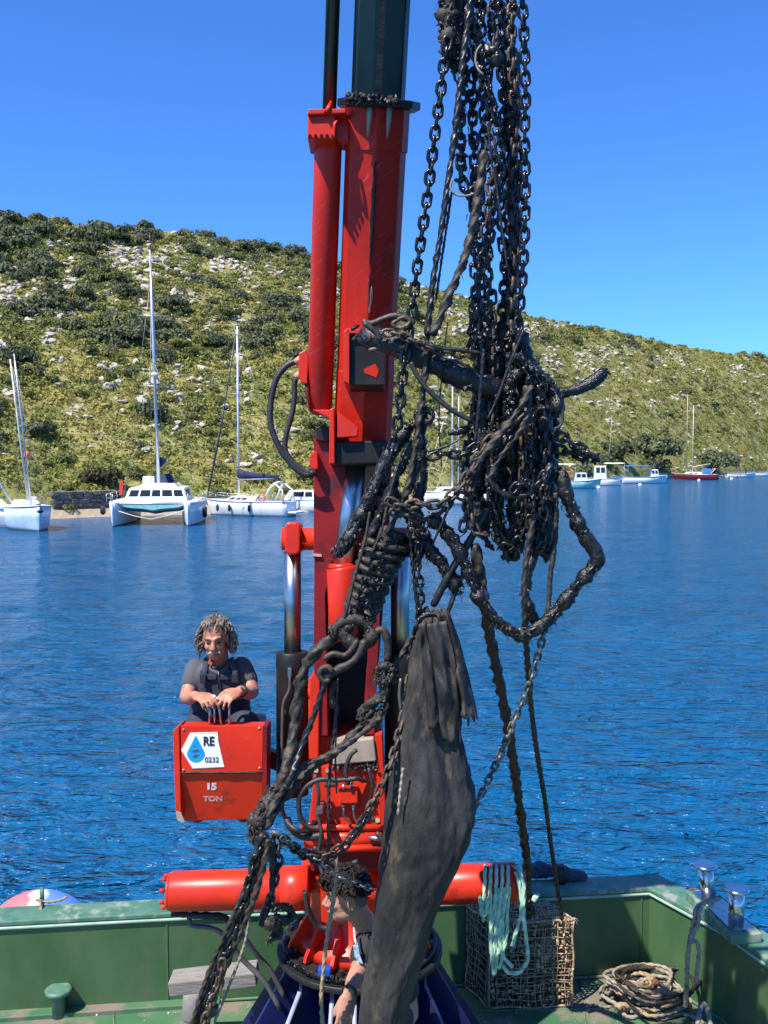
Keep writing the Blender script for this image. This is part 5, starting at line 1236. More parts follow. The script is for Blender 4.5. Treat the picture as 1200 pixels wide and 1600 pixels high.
# shackle and hook on the pole
def shackle(label, pts, r, d, mat='chain_rust', nm='shackle'): return rope(label, pts, r, d, mat, .12, 0, nm, nm, 'shackles and hooks in the tangle', 12)
shackle('long rusty shackle lying on the pole in front of the boom pocket', [(566, 502), (580, 506), (600, 498), (620, 494), (640, 500), (648, 506)], .014, 4.08)
shackle('oval rusty eye at the end of the long shackle', [(620, 500), (632, 496), (640, 502), (634, 510), (620, 512), (614, 506), (622, 500)], .009, 4.06)
shackle('pointed hook tip over the boom pocket', [(568, 504), (576, 510), (588, 520), (596, 534)], .013, 4.06)
shackle('stubby shackle pin hanging under the hook tip', [(576, 548), (584, 546), (594, 542), (590, 532)], .010, 4.1)
chain('short rusty chain lying along the pole from the shackle into the mass', [(600, 520), (625, 522), (650, 535), (680, 546), (712, 552), (745, 562)], 4.06, .8, 'chain_rust', .6)
rope('thin bar lying along the chain on the pole', [(660, 536), (690, 545), (720, 547), (750, 552)], .010, 4.05, 'rope_black', .15, 0)
rope('black rubber hose sagging from the pole into the tangle', [(642, 566), (655, 592), (680, 620), (708, 642), (738, 658)], .0105, 4.06, 'hose', .05, 0, 'hose', 'hose', None)
rope('thin curved wire loop right of the tangle below the branch', [(870, 620), (878, 640), (879, 658), (872, 668), (864, 670)], .006, 4.1, 'hose', .05, 0, 'wire', 'wire', None)
rope('slack cord in front of the tangle running up to the right', [(762, 655), (778, 620), (796, 570), (812, 530), (818, 515)], .006, 4.0, 'rope_black', .2, 0)
rope('straight cord hanging in front of the lower tangle', [(756, 545), (752, 590), (748, 640), (742, 690)], .008, 4.02, 'rope_black', .2)
rope('thin stay wire hanging left of the tangle', [(690, 730), (686, 650), (693, 560), (700, 500)], .003, 4.2, 'rope_black', .1, 0)
# arms sticking out to the right
chain('thick crusted chain arm pointing right above the sea', [(866, 678), (884, 686), (904, 700), (925, 713), (945, 722)], 4.12, 1.1, 'chain_black', 5)
chain('short crusted chain arm just below the longer one', [(866, 700), (886, 706), (908, 712), (930, 720)], 4.16, 1.0, 'chain_black', 5)
# big crusted loop
rope('big weed-crusted rope loop hanging out over the water at the right', [(876, 735), (886, 775), (902, 815), (922, 850), (934, 868), (927, 886), (900, 916), (876, 948), (848, 975), (822, 992), (798, 986), (770, 965), (750, 935), (735, 900), (720, 868), (706, 842), (688, 822), (668, 808)], .027, 4.1, 'crust', .4, 0, n=14, hairs=120, lumps=260)
chain('chain buried in the weed of the big loop', [(880, 760), (902, 815), (934, 868), (900, 916), (848, 975), (798, 986), (750, 935), (720, 868), (690, 824)], 4.09, .9, 'chain_black', 0)
rope('weed-hung rope hanging inside the big loop at its right', [(828, 800), (838, 850), (826, 890), (822, 930), (832, 962), (842, 975)], .022, 4.13, 'crust', .4, 0, n=12, lumps=70, hairs=30)
rope('rusty speckled rope beside it inside the big loop', [(868, 770), (868, 840), (860, 900), (857, 950), (852, 970)], .011, 4.12, 'rope_mud', .35, 0, lumps=20)
# chain under the loop, down to the bag
chain('pale worn chain running from the big loop down behind the bag', [(852, 975, 4.1), (846, 1005, 4.12), (836, 1040, 4.14), (824, 1080, 4.17), (808, 1115, 4.2), (790, 1160, 4.24), (772, 1200, 4.28), (755, 1235, 4.3), (742, 1258, 4.32), (728, 1285, 4.34)], None, .72, 'chain_bright', .25, 'crust_brown')
# long ropes to the trap
rope('long brown rope from the tangle down to the top of the wire trap', [(742, 850, 4.14), (750, 900, 4.16), (758, 950, 4.2), (766, 1000, 4.35), (779, 1060, 4.55), (792, 1130, 4.8), (803, 1200, 5.05), (814, 1280, 5.35), (823, 1350, 5.6), (823, 1405, 5.8)], .025, None, 'rope_mud', .22, 3, hairs=30)
rope('frayed knotted end of the brown rope on the wire trap', [(818, 1385, 5.72), (824, 1400, 5.74), (818, 1415, 5.78), (826, 1422, 5.8), (820, 1434, 5.82)], .034, None, 'rope_black', .5, 0, lumps=50, hairs=40)
rope('thin grey rope falling past the loop down to the corner of the trap', [(836, 800, 4.05), (826, 850, 4.05), (820, 900, 4.05), (820, 960, 4.08), (823, 1020, 4.2), (828, 1090, 4.45), (838, 1170, 4.8), (851, 1250, 5.2), (862, 1330, 5.6), (872, 1395, 5.85), (878, 1438, 5.95)], .0135, None, 'rope_mud', .15, 3)
# lower left stays and sticks of the tangle
rope('dark spar running from the tangle down to the neck of the bag', [(762, 795), (738, 838), (712, 880), (690, 920), (676, 948)], .016, 4.14, 'rope_black', .12, 0, 'pole', 'pole', None, 12)
rope('second dark spar beside it', [(728, 888), (714, 920), (704, 945), (698, 962)], .010, 4.16, 'rope_black', .12, 0, 'pole', 'pole', None, 10)
chain('dark chain from the tangle to the neck of the bag', [(655, 850), (652, 880), (656, 905), (658, 935), (655, 965), (648, 1000)], 4.12, .75, 'chain_black', .2)
rope('black cord along the chain to the neck of the bag', [(640, 830), (645, 880), (650, 930), (655, 970)], .009, 4.14, 'rope_black', .2)
# middle tangle between boom and mass
rope('black bundle of net ropes slanting down across the chrome rod', [(640, 665), (622, 690), (604, 720), (590, 752), (572, 790), (555, 826), (540, 850), (526, 866)], .030, 4.2, 'crust', .35, 0, n=12, lumps=200, hairs=80)
rope('second black net rope slanting beside it', [(650, 690), (632, 720), (615, 755), (598, 795), (582, 830), (565, 860)], .020, 4.16, 'rope_black', .35, 3, lumps=60, hairs=60)
rope('third thinner black net rope in the slanting bundle', [(655, 720), (640, 760), (622, 800), (604, 835)], .013, 4.12, 'rope_black', .3, 3, hairs=40)
rope('frayed grey cord over the slanting bundle', [(630, 700), (618, 740), (606, 785), (596, 830), (580, 865)], .006, 4.08, 'rope_mud', .2, 3)
rope('thick black weed column left of the mass', [(662, 640), (655, 690), (660, 740), (652, 790), (656, 840), (650, 880)], .024, 4.18, 'crust', .4, 0, n=12, lumps=160, hairs=60)
rope('tied black knot on top of the weed column', [(650, 648), (664, 640), (676, 648), (668, 660), (654, 656), (652, 644), (668, 640)], .014, 4.12, 'crust', .3, 0, lumps=40)
rope('thick dark weed clump where the net ropes meet', [(600, 760), (620, 785), (640, 800), (650, 830), (640, 860)], .034, 4.24, 'crust', .5, 0, n=12, lumps=200, hairs=60)
rope('shaggy black weed rope from the clump down to the spar', [(660, 830), (672, 860), (690, 880), (706, 905), (716, 922)], .027, 4.16, 'crust', .45, 0, n=12, lumps=160, hairs=80)
chain('brown rusty chain slung across from the net ropes to the mass', [(604, 782), (630, 790), (655, 786), (680, 790), (700, 778), (722, 757), (742, 722), (762, 690), (790, 668), (812, 660), (838, 640)], 4.04, .95, 'chain_rust', .8, 'crust_brown')
chain('rusty chain drooping under the cross chain', [(612, 800), (640, 806), (668, 812), (690, 800), (716, 772), (735, 790), (742, 830), (760, 836)], 4.08, .85, 'chain_rust', .6, 'crust_brown')
chain('black chain arching left from the mass over the white yacht', [(672, 715), (694, 708), (716, 712), (735, 704), (752, 690)], 4.1, .9, 'chain_black', .8)
chain('rusty chain bight hanging from the cross chain left of the mass', [(745, 720), (735, 760), (728, 800), (722, 832)], 4.1, .9, 'chain_rust', .8, 'crust_brown')
rope('bare root-like rope twisting up through the front of the lower tangle', [(738, 740), (755, 712), (772, 690), (790, 668), (806, 646), (822, 622), (832, 600)], .015, 4.0, 'rope_mud', .4, 3)
rope('second root-like rope twisting beside it', [(760, 760), (778, 720), (800, 690), (818, 664), (826, 630), (820, 600)], .013, 4.02, 'rope_mud', .4, 3)
rope('rope bight hanging across the lower tangle', [(760, 745), (780, 768), (805, 776), (830, 768), (850, 745), (862, 722)], .012, 4.0, 'rope_black', .35, 3)
chain('short chain lying over the rope bight', [(800, 768), (815, 752), (835, 760), (848, 745), (855, 730)], 3.99, .8, 'chain_black', .5)
rope('thin tie strung between the weed column and the tangle', [(668, 705), (690, 700), (712, 690), (735, 672)], .005, 4.1, 'rope_black', .2, 0)
rope('long thin twig of rope crossing under the cross chain', [(678, 845), (692, 815), (706, 782), (722, 745)], .005, 4.06, 'rope_black', .2, 0)
# ribbed lashing
t = thing('lashed_bundle', 'muddy rope bundle lashed with thick rings in front of the boom cylinder', 'rope bundle', P(575, 958, 4.2))
a, b = P(606, 842, 4.2), P(560, 965, 4.2); dd = (b-a).normalized()
obj('core', MB().tube(smooth_path([a-dd*.05, a, a.lerp(b, .5)+Vector((.01, 0, 0)), b, b+dd*.04], .02), .072, 14, rf=lambda i, q, p: 1+.25*nz(p, 14)), MT['crust_brown'], t)
for k in range(9):
    c = a.lerp(b, (k+.4)/9); s_ = dd.cross(Vector((0, 1, 0))).normalized(); v_ = Vector((0, 1, 0)); R_ = .092-.003*k; th = CG.uniform(-.18, .18)
    pts = [c+(s_*math.cos(q)*R_+v_*math.sin(q)*R_*.9)+dd*(math.cos(q)*R_*th-.012*math.sin(q)) for q in [i*math.pi/10 for i in range(21)]]
    obj('ring', MB().tube(pts, .0135, 9, rf=lambda i, q, p: 1+.55*nz(p, 34, k)), MT['crust_brown' if k % 3 else 'rope_mud'], t)
mb = MB(); lump_field(mb, [a.lerp(b, i/20)+Vector((0, -.06, 0)) for i in range(21)], 130, .006, .02, .038, CG); o = obj('marine_growth', mb, MT['crust'], t); o['kind'] = 'stuff'
rope('thin bar along the left side of the lashed bundle', [(578, 800), (570, 845), (556, 895), (545, 940), (538, 968)], .007, 4.08, 'rope_mud', .1, 0)
# hooks below the bundle
rope('heavy muddy knot under the lashed bundle', [(520, 985), (536, 972), (556, 968), (574, 978), (580, 998), (562, 1010), (544, 1000), (536, 984), (556, 976)], .022, 4.1, 'crust_brown', .45, 0, lumps=160)
shackle('big bent hook of muddy iron under the knot', [(502, 1052), (512, 1056), (528, 1046), (548, 1036), (564, 1018), (570, 996)], .0175, 4.04, 'rope_mud', 'hook')
shackle('round eye at the lower end of the bent hook', [(520, 1050), (512, 1042), (502, 1046), (500, 1056), (508, 1064), (518, 1060)], .013, 4.02, 'rope_mud')
shackle('upper curl of iron above the bent hook', [(506, 1030), (520, 1022), (540, 1024), (552, 1012), (560, 1000)], .014, 4.08, 'rope_mud', 'hook')
shackle('heavy iron link hanging right of the knot', [(580, 1002), (588, 988), (598, 984), (604, 996), (606, 1018), (604, 1036)], .017, 4.1, 'rope_mud')
rope('shaggy rope knot below the iron link', [(590, 1046), (602, 1040), (612, 1048), (608, 1062), (594, 1066), (588, 1056), (600, 1050)], .018, 4.08, 'crust_brown', .5, 0, lumps=90, hairs=50)
rope('lumpy knot of muddy rope in front of the tan slab', [(600, 1070), (598, 1088), (584, 1096), (568, 1108), (566, 1124), (580, 1128), (596, 1112), (602, 1092)], .021, 4.1, 'crust_brown', .4, 3, lumps=90)
rope('black rope running from the lumpy knot down to the left', [(588, 1090), (572, 1125), (548, 1150), (522, 1178), (496, 1194), (474, 1214), (450, 1240), (430, 1268), (412, 1296)], .017, 4.1, 'rope_mud', .3, 3)
rope('second muddy rope beside it converging at the left knot', [(596, 1120), (560, 1150), (528, 1172), (500, 1186), (476, 1196), (452, 1222), (432, 1250), (418, 1280)], .014, 4.06, 'rope_mud', .3, 3)
rope('thick muddy rope curving from the heavy knot down the left side', [(532, 985), (516, 1000), (494, 1018), (476, 1046), (466, 1085), (461, 1130), (452, 1180), (440, 1220), (424, 1250), (408, 1278), (400, 1308)], .024, 4.12, 'rope_mud', .3, 3, hairs=20)
rope('black strap from the hook down the left side', [(512, 1055), (500, 1090), (486, 1130), (472, 1165), (460, 1200), (445, 1235)], .013, 4.04, 'rope_black', .2)
rope('weed-hung cord end under the hook', [(524, 1068), (518, 1085), (522, 1105)], .012, 4.06, 'crust', .4, 0, lumps=30)
rope('fuzzy muddy knot where the left ropes meet beside the control box', [(424, 1240), (410, 1268), (400, 1290), (404, 1312), (414, 1322)], .030, 4.12, 'crust_brown', .5, 0, lumps=150, hairs=80)
rope('thin cord hanging in front of the red front plate', [(528, 1060), (526, 1120), (524, 1190), (526, 1240)], .004, 4.1, 'rope_black', .2, 0)
rope('grey cord hanging past the valve block', [(527, 1100), (520, 1160), (514, 1220), (513, 1290), (513, 1336)], .0075, 4.1, 'rope_mud', .2)
rope('tan cord hanging from the chain sling to the pedestal', [(524, 1338), (526, 1365), (521, 1405), (515, 1440), (509, 1480), (505, 1520), (502, 1560), (505, 1610)], .009, 4.1, 'rope_tan', .15, 3)
rope('straight cord from the knot behind the bag neck', [(648, 990), (634, 1012), (618, 1040), (606, 1058)], .011, 4.14, 'rope_mud', .2)
# chain slings
chain('dark chain sling looping from behind the bag under the valve block', [(646, 1000, 4.2), (640, 1060, 4.15), (630, 1120, 4.1), (616, 1175, 4.05), (600, 1220, 4.0), (580, 1260, 4.0), (556, 1298, 4.0), (530, 1326, 4.0), (500, 1338, 4.0), (470, 1330, 4.0), (448, 1314, 4.02), (428, 1300, 4.05)], None, .82, 'chain_rust', .5, 'crust_brown')
chain('doubled chain lying along the sling', [(576, 1270), (556, 1302), (530, 1330), (500, 1344), (476, 1338), (455, 1322)], 3.98, .78, 'chain_black', .3)
chain('bright steel chain hanging across in front of the young man', [(440, 1308, 4.0), (456, 1322, 4.0), (476, 1334, 3.98), (498, 1346, 3.98), (516, 1360, 4.0), (530, 1370, 4.02), (548, 1376, 4.04), (566, 1384, 4.06), (586, 1390, 4.1)], None, .55, 'chain_bright', 0)
chain('short chain hanging from the left knot with a loose end', [(432, 1310), (436, 1345), (428, 1380), (420, 1415), (414, 1440)], 4.08, .8, 'chain_rust', .4)
rope('black weed rope hanging beside the short chain', [(424, 1310), (426, 1350), (424, 1400), (412, 1430), (410, 1448)], .014, 4.1, 'crust', .35, 0, lumps=40)
rope('knotted muddy rope with a woolly end below the short chain', [(428, 1420), (444, 1416), (456, 1428), (448, 1440), (430, 1434), (420, 1444), (436, 1452), (428, 1464), (416, 1470)], .017, 4.02, 'crust_brown', .4, 3, lumps=80, hairs=40)
# lower left bundle
rope('black muddy rope running from the left knot down to the deck edge', [(412, 1300), (402, 1345), (388, 1390), (370, 1440), (350, 1490), (330, 1540), (312, 1585), (300, 1630)], .020, 4.05, 'rope_black', .25, 3)
rope('grey rope beside it in the lower left bundle', [(420, 1310), (410, 1360), (394, 1410), (376, 1455), (356, 1500), (338, 1545), (322, 1590), (312, 1630)], .013, 4.0, 'rope_mud', .25, 3)
rope('thin rope on the left of the lower bundle', [(404, 1320), (384, 1385), (360, 1440), (334, 1500), (312, 1560), (296, 1620)], .010, 4.02, 'rope_mud', .2, 3)
chain('black chain twisting down the lower left bundle', [(416, 1310), (396, 1350), (386, 1400), (372, 1430), (368, 1465), (348, 1500), (336, 1540), (324, 1575), (316, 1625)], 4.0, .85, 'chain_black', .5)
chain('end of chain spilling out at the bottom left of the bundle', [(348, 1500), (342, 1540), (330, 1565), (322, 1590), (310, 1625)], 3.96, .75, 'chain_rust', .3)
rope('thin loose cord hanging right of the lower bundle', [(390, 1430), (382, 1475), (366, 1520), (350, 1560), (334, 1600), (326, 1625)], .006, 4.0, 'rope_grey', .15, 3)

# --- the bag
bag = thing('hanging_bag', 'huge dark rubber tarp gathered into a hanging sack under the chains', 'tarp bag', P(610, 1740, 4.1))
EL = [(955, 664), (975, 654), (1000, 648), (1050, 640), (1100, 629), (1150, 618), (1200, 610), (1260, 605), (1340, 597), (1420, 586), (1480, 576), (1540, 564), (1600, 560), (1660, 566), (1720, 585), (1745, 605)]
ER = [(955, 696), (975, 704), (1000, 711), (1050, 716), (1100, 717), (1150, 716), (1200, 733), (1240, 744), (1280, 744), (1320, 734), (1360, 716), (1400, 696), (1440, 678), (1480, 666), (1540, 645), (1600, 634), (1660, 632), (1720, 618), (1745, 608)]
rows = []; NS = 110
for i in range(180):
    y = 955+(1745-955)*i/179; xl, xr = interp(EL, y), interp(ER, y); f = (y-955)/790
    c = P((xl+xr)/2, y, 4.12); w = (xr-xl)/2/1500*4.12; ring = []
    pleat = max(0, 1-f*2.6); 
    for j in range(NS):
        a = 2*math.pi*j/NS
        q = 1+.05*nz((math.cos(a)*1.2, math.sin(a)*1.2, f*3.0), 1.6)
        q += pleat*(.11*math.sin(a*9+2.2*math.sin(f*9))+.07*math.sin(a*16+f*14))
        q += .055*math.sin(a*5+f*11)*(.3+.7*abs(math.sin(f*6)))*min(1, f*3)
        q += .035*nz((math.cos(a)*2.2, math.sin(a)*2.2, f*9+a*.3), 2.4, 8)
        q += .030*nz((math.cos(a)*4, math.sin(a)*4, f*10), 2.0, 3)+.075*(abs(nz((math.cos(a)*3+f*5, math.sin(a)*3, f*12), 1.8, 5))-.2)
        ring.append(c+Vector((math.cos(a)*w*q, math.sin(a)*w*.72*q, .02*math.sin(a*3+f*4))))
    rows.append(ring)
obj('sack', MB().loft(rows), MT['bag_rubber'], bag)
def sheet(polyL, polyR, d, bulge, seed, n=24, m=8, th=.006, rag=10):
    """hanging flap between a left and a right edge, with folds, a ragged hem and thickness"""
    vs = []; 
    for i in range(n+1):
        f = i/n
        for j in range(m+1):
            u = j/m; y0, y1 = polyL[0][0], polyL[-1][0]; y = y0+(y1-y0)*f
            xl = interp(polyL, y); yr0, yr1 = polyR[0][0], polyR[-1][0]; yr = yr0+(yr1-yr0)*f; xr = interp(polyR, yr)
            yy = y+(yr-y)*u+(rag*nz((u*5, seed, 0), 2) if i == n else 0)
            dd_ = d-bulge*math.sin(math.pi*u)*(.4+.6*f)-.008*math.sin(u*7+f*3+seed)-.030*nz((u*2, f*3, seed), 1.4)-.010*nz((u*5, f*9, seed), 1.5)
            vs.append(P(xl+(xr-xl)*u, yy, dd_))
    k = m+1; fs = [(i*k+j, i*k+j+1, (i+1)*k+j+1, (i+1)*k+j) for i in range(n) for j in range(m)]
    mb = MB().add(vs, fs, True); o = obj('flap', mb, MT['bag_rubber'], bag)
    s = o.modifiers.new('solid', 'SOLIDIFY'); s.thickness = th; return o
sheet([(960, 682), (1000, 692), (1060, 702), (1110, 712), (1118, 714)], [(956, 702), (1000, 718), (1060, 734), (1110, 745), (1122, 747)], 3.96, .035, 2, n=30, m=14, rag=34)
sheet([(975, 668), (1020, 674), (1080, 682), (1150, 690), (1160, 694)], [(970, 698), (1020, 708), (1080, 716), (1140, 720), (1162, 719)], 3.935, .03, 5, n=30, m=12, rag=40)
sheet([(975, 655), (1040, 660), (1100, 666), (1140, 670)], [(965, 676), (1040, 682), (1100, 690), (1130, 692)], 3.985, .02, 9, rag=12)
mb = MB()
mb.tube(smooth_path(PP([(655, 968), (668, 960), (690, 962), (700, 968)], 4.03), .01), .012, 10, rf=lambda i, a, p: 1+.4*nz(p, 30)); obj('neck_tie', mb, MT['crust'], bag)
obj('sewn_cord', MB().tube(smooth_path(PP([(630, 1200), (627, 1225), (624, 1250), (622, 1275)], 3.985), .006), .006, 8, rf=lambda i, a, p: 1+.3*math.sin(i*1.3)), MT['rope_grey'], bag)

# --- wire trap by the bulwark
FLc, FRc = G(764, 1579, DZ), G(894, 1573, DZ); BLc = G(734, 1549, DZ); u_ = (FRc-FLc); v_ = (BLc-FLc)
trap = thing('wire_trap', 'rusty wire mesh trap full of shells standing by the right bulwark', 'trap', (FLc+FRc+BLc)/3)
HT = .56
def tp(a, b, c): return FLc+u_*a+v_*b*1.15+Vector((0, 0, c*HT+.01+.02*nz((a*2, b*2, c*2), 1.3)))+u_.normalized()*.02*nz((a*3, b*3, c*3), 1, 9)
for e in [((0,0,0),(1,0,0)), ((0,1,0),(1,1,0)), ((0,0,1),(1,0,1)), ((0,1,1),(1,1,1)), ((0,0,0),(0,1,0)), ((1,0,0),(1,1,0)), ((0,0,1),(0,1,1)), ((1,0,1),(1,1,1)), ((0,0,0),(0,0,1)), ((1,0,0),(1,0,1)), ((0,1,0),(0,1,1)), ((1,1,0),(1,1,1))]:
    A, B = Vector(e[0]), Vector(e[1]); pts = [tp(*A.lerp(B, k/8)) for k in range(9)]
    obj('frame_bar', MB().tube(pts, .007, 6, rf=lambda i, a, p: 1+.4*nz(p, 40)), MT['wire_rust'], trap)
def mesh_face(f, nu, nv, seed):
    mb = MB(); g = random.Random(seed)
    for k in range(nu+1):
        if g.random() < .05: continue
        mb.tube([f(k/nu+.006*g.gauss(0, 1), q/8) for q in range(9)], .0032, 4, rf=lambda i, a, p: 1+.6*nz(p, 60))
    for k in range(nv+1):
        if g.random() < .05: continue
        mb.tube([f(q/8, k/nv+.006*g.gauss(0, 1)) for q in range(9)], .0032, 4, rf=lambda i, a, p: 1+.6*nz(p, 60))
    o = obj('wire_mesh', mb, MT['wire_rust'], trap); o['kind'] = 'stuff'
mesh_face(lambda a, b: tp(a, 0, b), 11, 11, 1); mesh_face(lambda a, b: tp(0, a, b), 8, 11, 2); mesh_face(lambda a, b: tp(a, b, 1), 11, 8, 3)
mesh_face(lambda a, b: tp(1, a, b), 8, 11, 4); mesh_face(lambda a, b: tp(a, 1, b), 11, 11, 5); mesh_face(lambda a, b: tp(a, .03, b), 9, 10, 6)
g = random.Random(41); mb = MB()
lump_field(mb, [tp(g.uniform(.05, .95), g.uniform(.06, .9), g.uniform(.04, .40)*(1+g.random()**3*1.6)) for i in range(420)], 620, .010, .030, .01, g)
o = obj('shell_heap', mb, MT['shell'], trap); o['kind'] = 'stuff'
mb = MB()
for i in range(420):
    q = tp(g.random(), g.random() if i % 2 else -.02, 1.0 if i % 2 else g.random()); lump_field(mb, [q], 1, .005, .015, .002, g)
for i in range(420):
    q = tp(g.random(), g.choice((0, 1, g.random())), g.choice((1.0, 1.02, g.random()))); v2 = Vector((g.gauss(0, 1), g.gauss(0, 1), g.gauss(0, .6))).normalized()*g.uniform(.015, .035); mb.tube([q, q+v2*.6, q+v2+Vector((0, 0, -.02))], [.0028, .002, .001], 4, False)
o = obj('marine_growth', mb, MT['wire_rust'], trap); o['kind'] = 'stuff'
mb = MB(); mb.ball(tp(.72, .25, .62), (.10, .06, .075), 14, 10, disp=.5, sc=2.2); obj('pale_shell', mb, MT['shell'], trap)
# --- pale green rope coil over the right cylinder
t = thing('rope_coil', 'coil of pale green rope draped over the end of the right red cylinder', 'rope coil', P(790, 1510, 4.9), 0)
g = random.Random(6); cyl_c = P(790, 1379, 5.02)
for k, (xt, xb, yb, xr) in enumerate(((757, 750, 1432, 762), (766, 768, 1522, 776), (775, 766, 1500, 782), (784, 772, 1512, 786), (793, 778, 1486, 792))):
    pts = [P(xt-2, 1440, 5.17), P(xt, 1400, 5.15), P(xt, 1370, 5.10), P(xt+1, 1354, 5.02), P(xt+1, 1360, 4.93), P(xt, 1385, 4.895), P(xt+(xb-xt)*.5, 1430, 4.88), P(xb, yb-30, 4.875), P((xb+xr)/2, yb, 4.87), P(xr, yb-28, 4.88), P(xr+(xt-xr)*.2, 1430, 4.885)]
    pts = pts+[P(xr+4, 1385, 4.90)]
    obj('loop', MB().tube(smooth_path(pts, .008), .0088, 12, rf=lambda i, a, p: .95+.26*math.cos(3*a-i*.8)), MT['rope_green'], t)
for pts in ([(806, 1362, 4.93), (812, 1385, 4.9), (815, 1420, 4.89), (808, 1450, 4.88), (800, 1480, 4.87)], [(800, 1355, 5.0), (810, 1358, 4.93), (818, 1385, 4.9), (818, 1430, 4.88), (823, 1475, 4.87), (824, 1500, 4.87), (812, 1518, 4.86), (796, 1520, 4.86), (784, 1508, 4.87)], [(784, 1490, 4.86), (792, 1502, 4.86), (803, 1512, 4.86)]):
    obj('loop', MB().tube(smooth_path(PP(pts), .008), .0095, 12, rf=lambda i, a, p: .95+.26*math.cos(3*a-i*.8)), MT['rope_green'], t)
obj('rope_end', MB().tube(smooth_path(PP([(834, 1408, 5.7), (838, 1400, 5.7), (843, 1402, 5.7)]), .008), .016, 9, rf=lambda i, a, p: 1+.16*math.cos(3*a-i*.55)), MT['rope_green'], t)

# --- ropes on the right bulwark and the heap on deck
zc = DZ+BH+.05
def GZ(l): return [G(x, y, z) for x, y, z in l]
def off(v, dx=0, dy=0): return v+Vector((dx, dy, 0))
q0 = [P(1126, 1402, 5.9), P(1112, 1408, 5.85), P(1098, 1412, 5.75), P(1088, 1420, 5.66), P(1084, 1440, 5.66), P(1078, 1466, 5.68), P(1074, 1500, 5.70), P(1073, 1540, 5.75), P(1071, 1575, 5.8)]
rope('grey rope hitched round the bollards and hanging down the right bulwark', q0, .013, mat='rope_grey', amp=.08, group='grey mooring ropes on the right')
q1 = [P(1112, 1404, 5.88), P(1102, 1410, 5.78), P(1094, 1422, 5.64), P(1090, 1445, 5.64), P(1080, 1465, 5.64), P(1076, 1474, 5.64), P(1086, 1470, 5.63), P(1092, 1484, 5.65), P(1090, 1510, 5.68), P(1087, 1538, 5.72)]
rope('shorter knotted tail of the rope on the right bulwark', q1, .013, mat='rope_grey', amp=.08, group='grey mooring ropes on the right')
rope('rope bight lying over the foot of the right bulwark at the bottom edge', [P(1090, 1600, 5.2), P(1096, 1574, 5.35), P(1104, 1572, 5.35), P(1112, 1612, 5.2)], .013, mat='rope_grey', amp=.08, group='grey mooring ropes on the right')
g = random.Random(17)
hc = G(1012, 1566, DZ)
cols_ = ['rope_grey', 'rope_grey', 'rope_tan', 'rope_grey', 'rope_navy', 'rope_grey', 'rope_tan', 'rope_grey', 'rope_mud']
labs = ['outer slack coil of the grey rope heap on deck', 'wide grey coil in the rope heap on deck', 'tan coil in the rope heap on deck', 'grey coil on top of the rope heap on deck', 'navy blue rope looped over the rope heap on deck', 'tight grey coil at the middle of the rope heap', 'small tan coil crowning the rope heap', 'grey rope trailing forward from the rope heap', 'muddy rope at the bottom of the rope heap']
for k in range(9):
    c = hc+Vector((g.uniform(-.07, .07), g.uniform(-.06, .06), .015+.017*k)); R_ = [.26, .23, .20, .17, .15, .13, .09, .20, .24][k]; pts = []
    turns = 2.2 if k != 4 else 1.3; nn = int(turns*12); a0 = g.random()*6
    for i in range(nn):
        a = a0+2*math.pi*turns*i/nn; rr = R_*(1+.22*nz((math.cos(a), math.sin(a), k*3+i*.05), 1.1)+.10*math.sin(i*.7+k)-.15*i/nn)
        pts.append(c+Vector((math.cos(a)*rr*1.1, math.sin(a)*rr*.85, .014*math.sin(a*2+k)+.010*(i/12))))
    rope(labs[k], pts, .0115, mat=cols_[k], amp=.07, group='coils of the rope heap by the right bulwark')
tr = [G(x, y, DZ+.015) for x, y in ((968, 1580), (985, 1590), (1010, 1584), (1035, 1592), (1062, 1584), (1085, 1590), (1098, 1600), (1070, 1606), (1040, 1602), (1020, 1606))]
rope('grey rope snaking along the bottom edge in front of the heap', tr, .013, mat='rope_grey', amp=.07, group='coils of the rope heap by the right bulwark')
rope('thin rope end lying left of the heap', [G(x, y, DZ+.012) for x, y in ((915, 1573), (930, 1570), (945, 1574), (960, 1572), (975, 1578))], .008, mat='rope_grey', amp=.07, group='coils of the rope heap by the right bulwark')
rope('frayed pale rope end in the heap', [G(962, 1576, DZ+.05), G(972, 1570, DZ+.07), G(984, 1572, DZ+.06)], .020, mat='rope_tan', amp=.3, hairs=40, strands=0, group='coils of the rope heap by the right bulwark')
rope('red and brown bunch of cord leaning on the bulwark behind the heap', [G(1016, 1545, DZ+.02), G(1020, 1538, DZ+.10), G(1026, 1534, DZ+.14)], .020, mat='rust', amp=.3, hairs=20, strands=0, group='coils of the rope heap by the right bulwark')
# rope tail tied to the eye on the left rail
e = G(66, 1411, DZ+BH+.035)
rope('short tan rope tail tied to the eye on the left rail', [e+Vector((-.03, -.02, .03)), e+Vector((.0, -.05, .045)), e+Vector((.02, -.08, .01)), e+Vector((.035, -.11, -.06)), e+Vector((.045, -.115, -.12))], .009, mat='rope_tan', amp=.12, group='rope ends on the left rail', hairs=14)
rope('loose rope end lying on the left rail beside the eye', [e+Vector((.01, -.04, .03)), e+Vector((.06, -.03, .02)), e+Vector((.12, .0, .02)), e+Vector((.16, .03, .03))], .009, mat='rope_tan', amp=.12, group='rope ends on the left rail', hairs=10)
rope('frayed knot hanging from the tail of rope on the left rail', [e+Vector((.042, -.115, -.10)), e+Vector((.05, -.118, -.125)), e+Vector((.045, -.12, -.14))], .019, mat='rope_tan', amp=.3, group='rope ends on the left rail', strands=0, hairs=20)
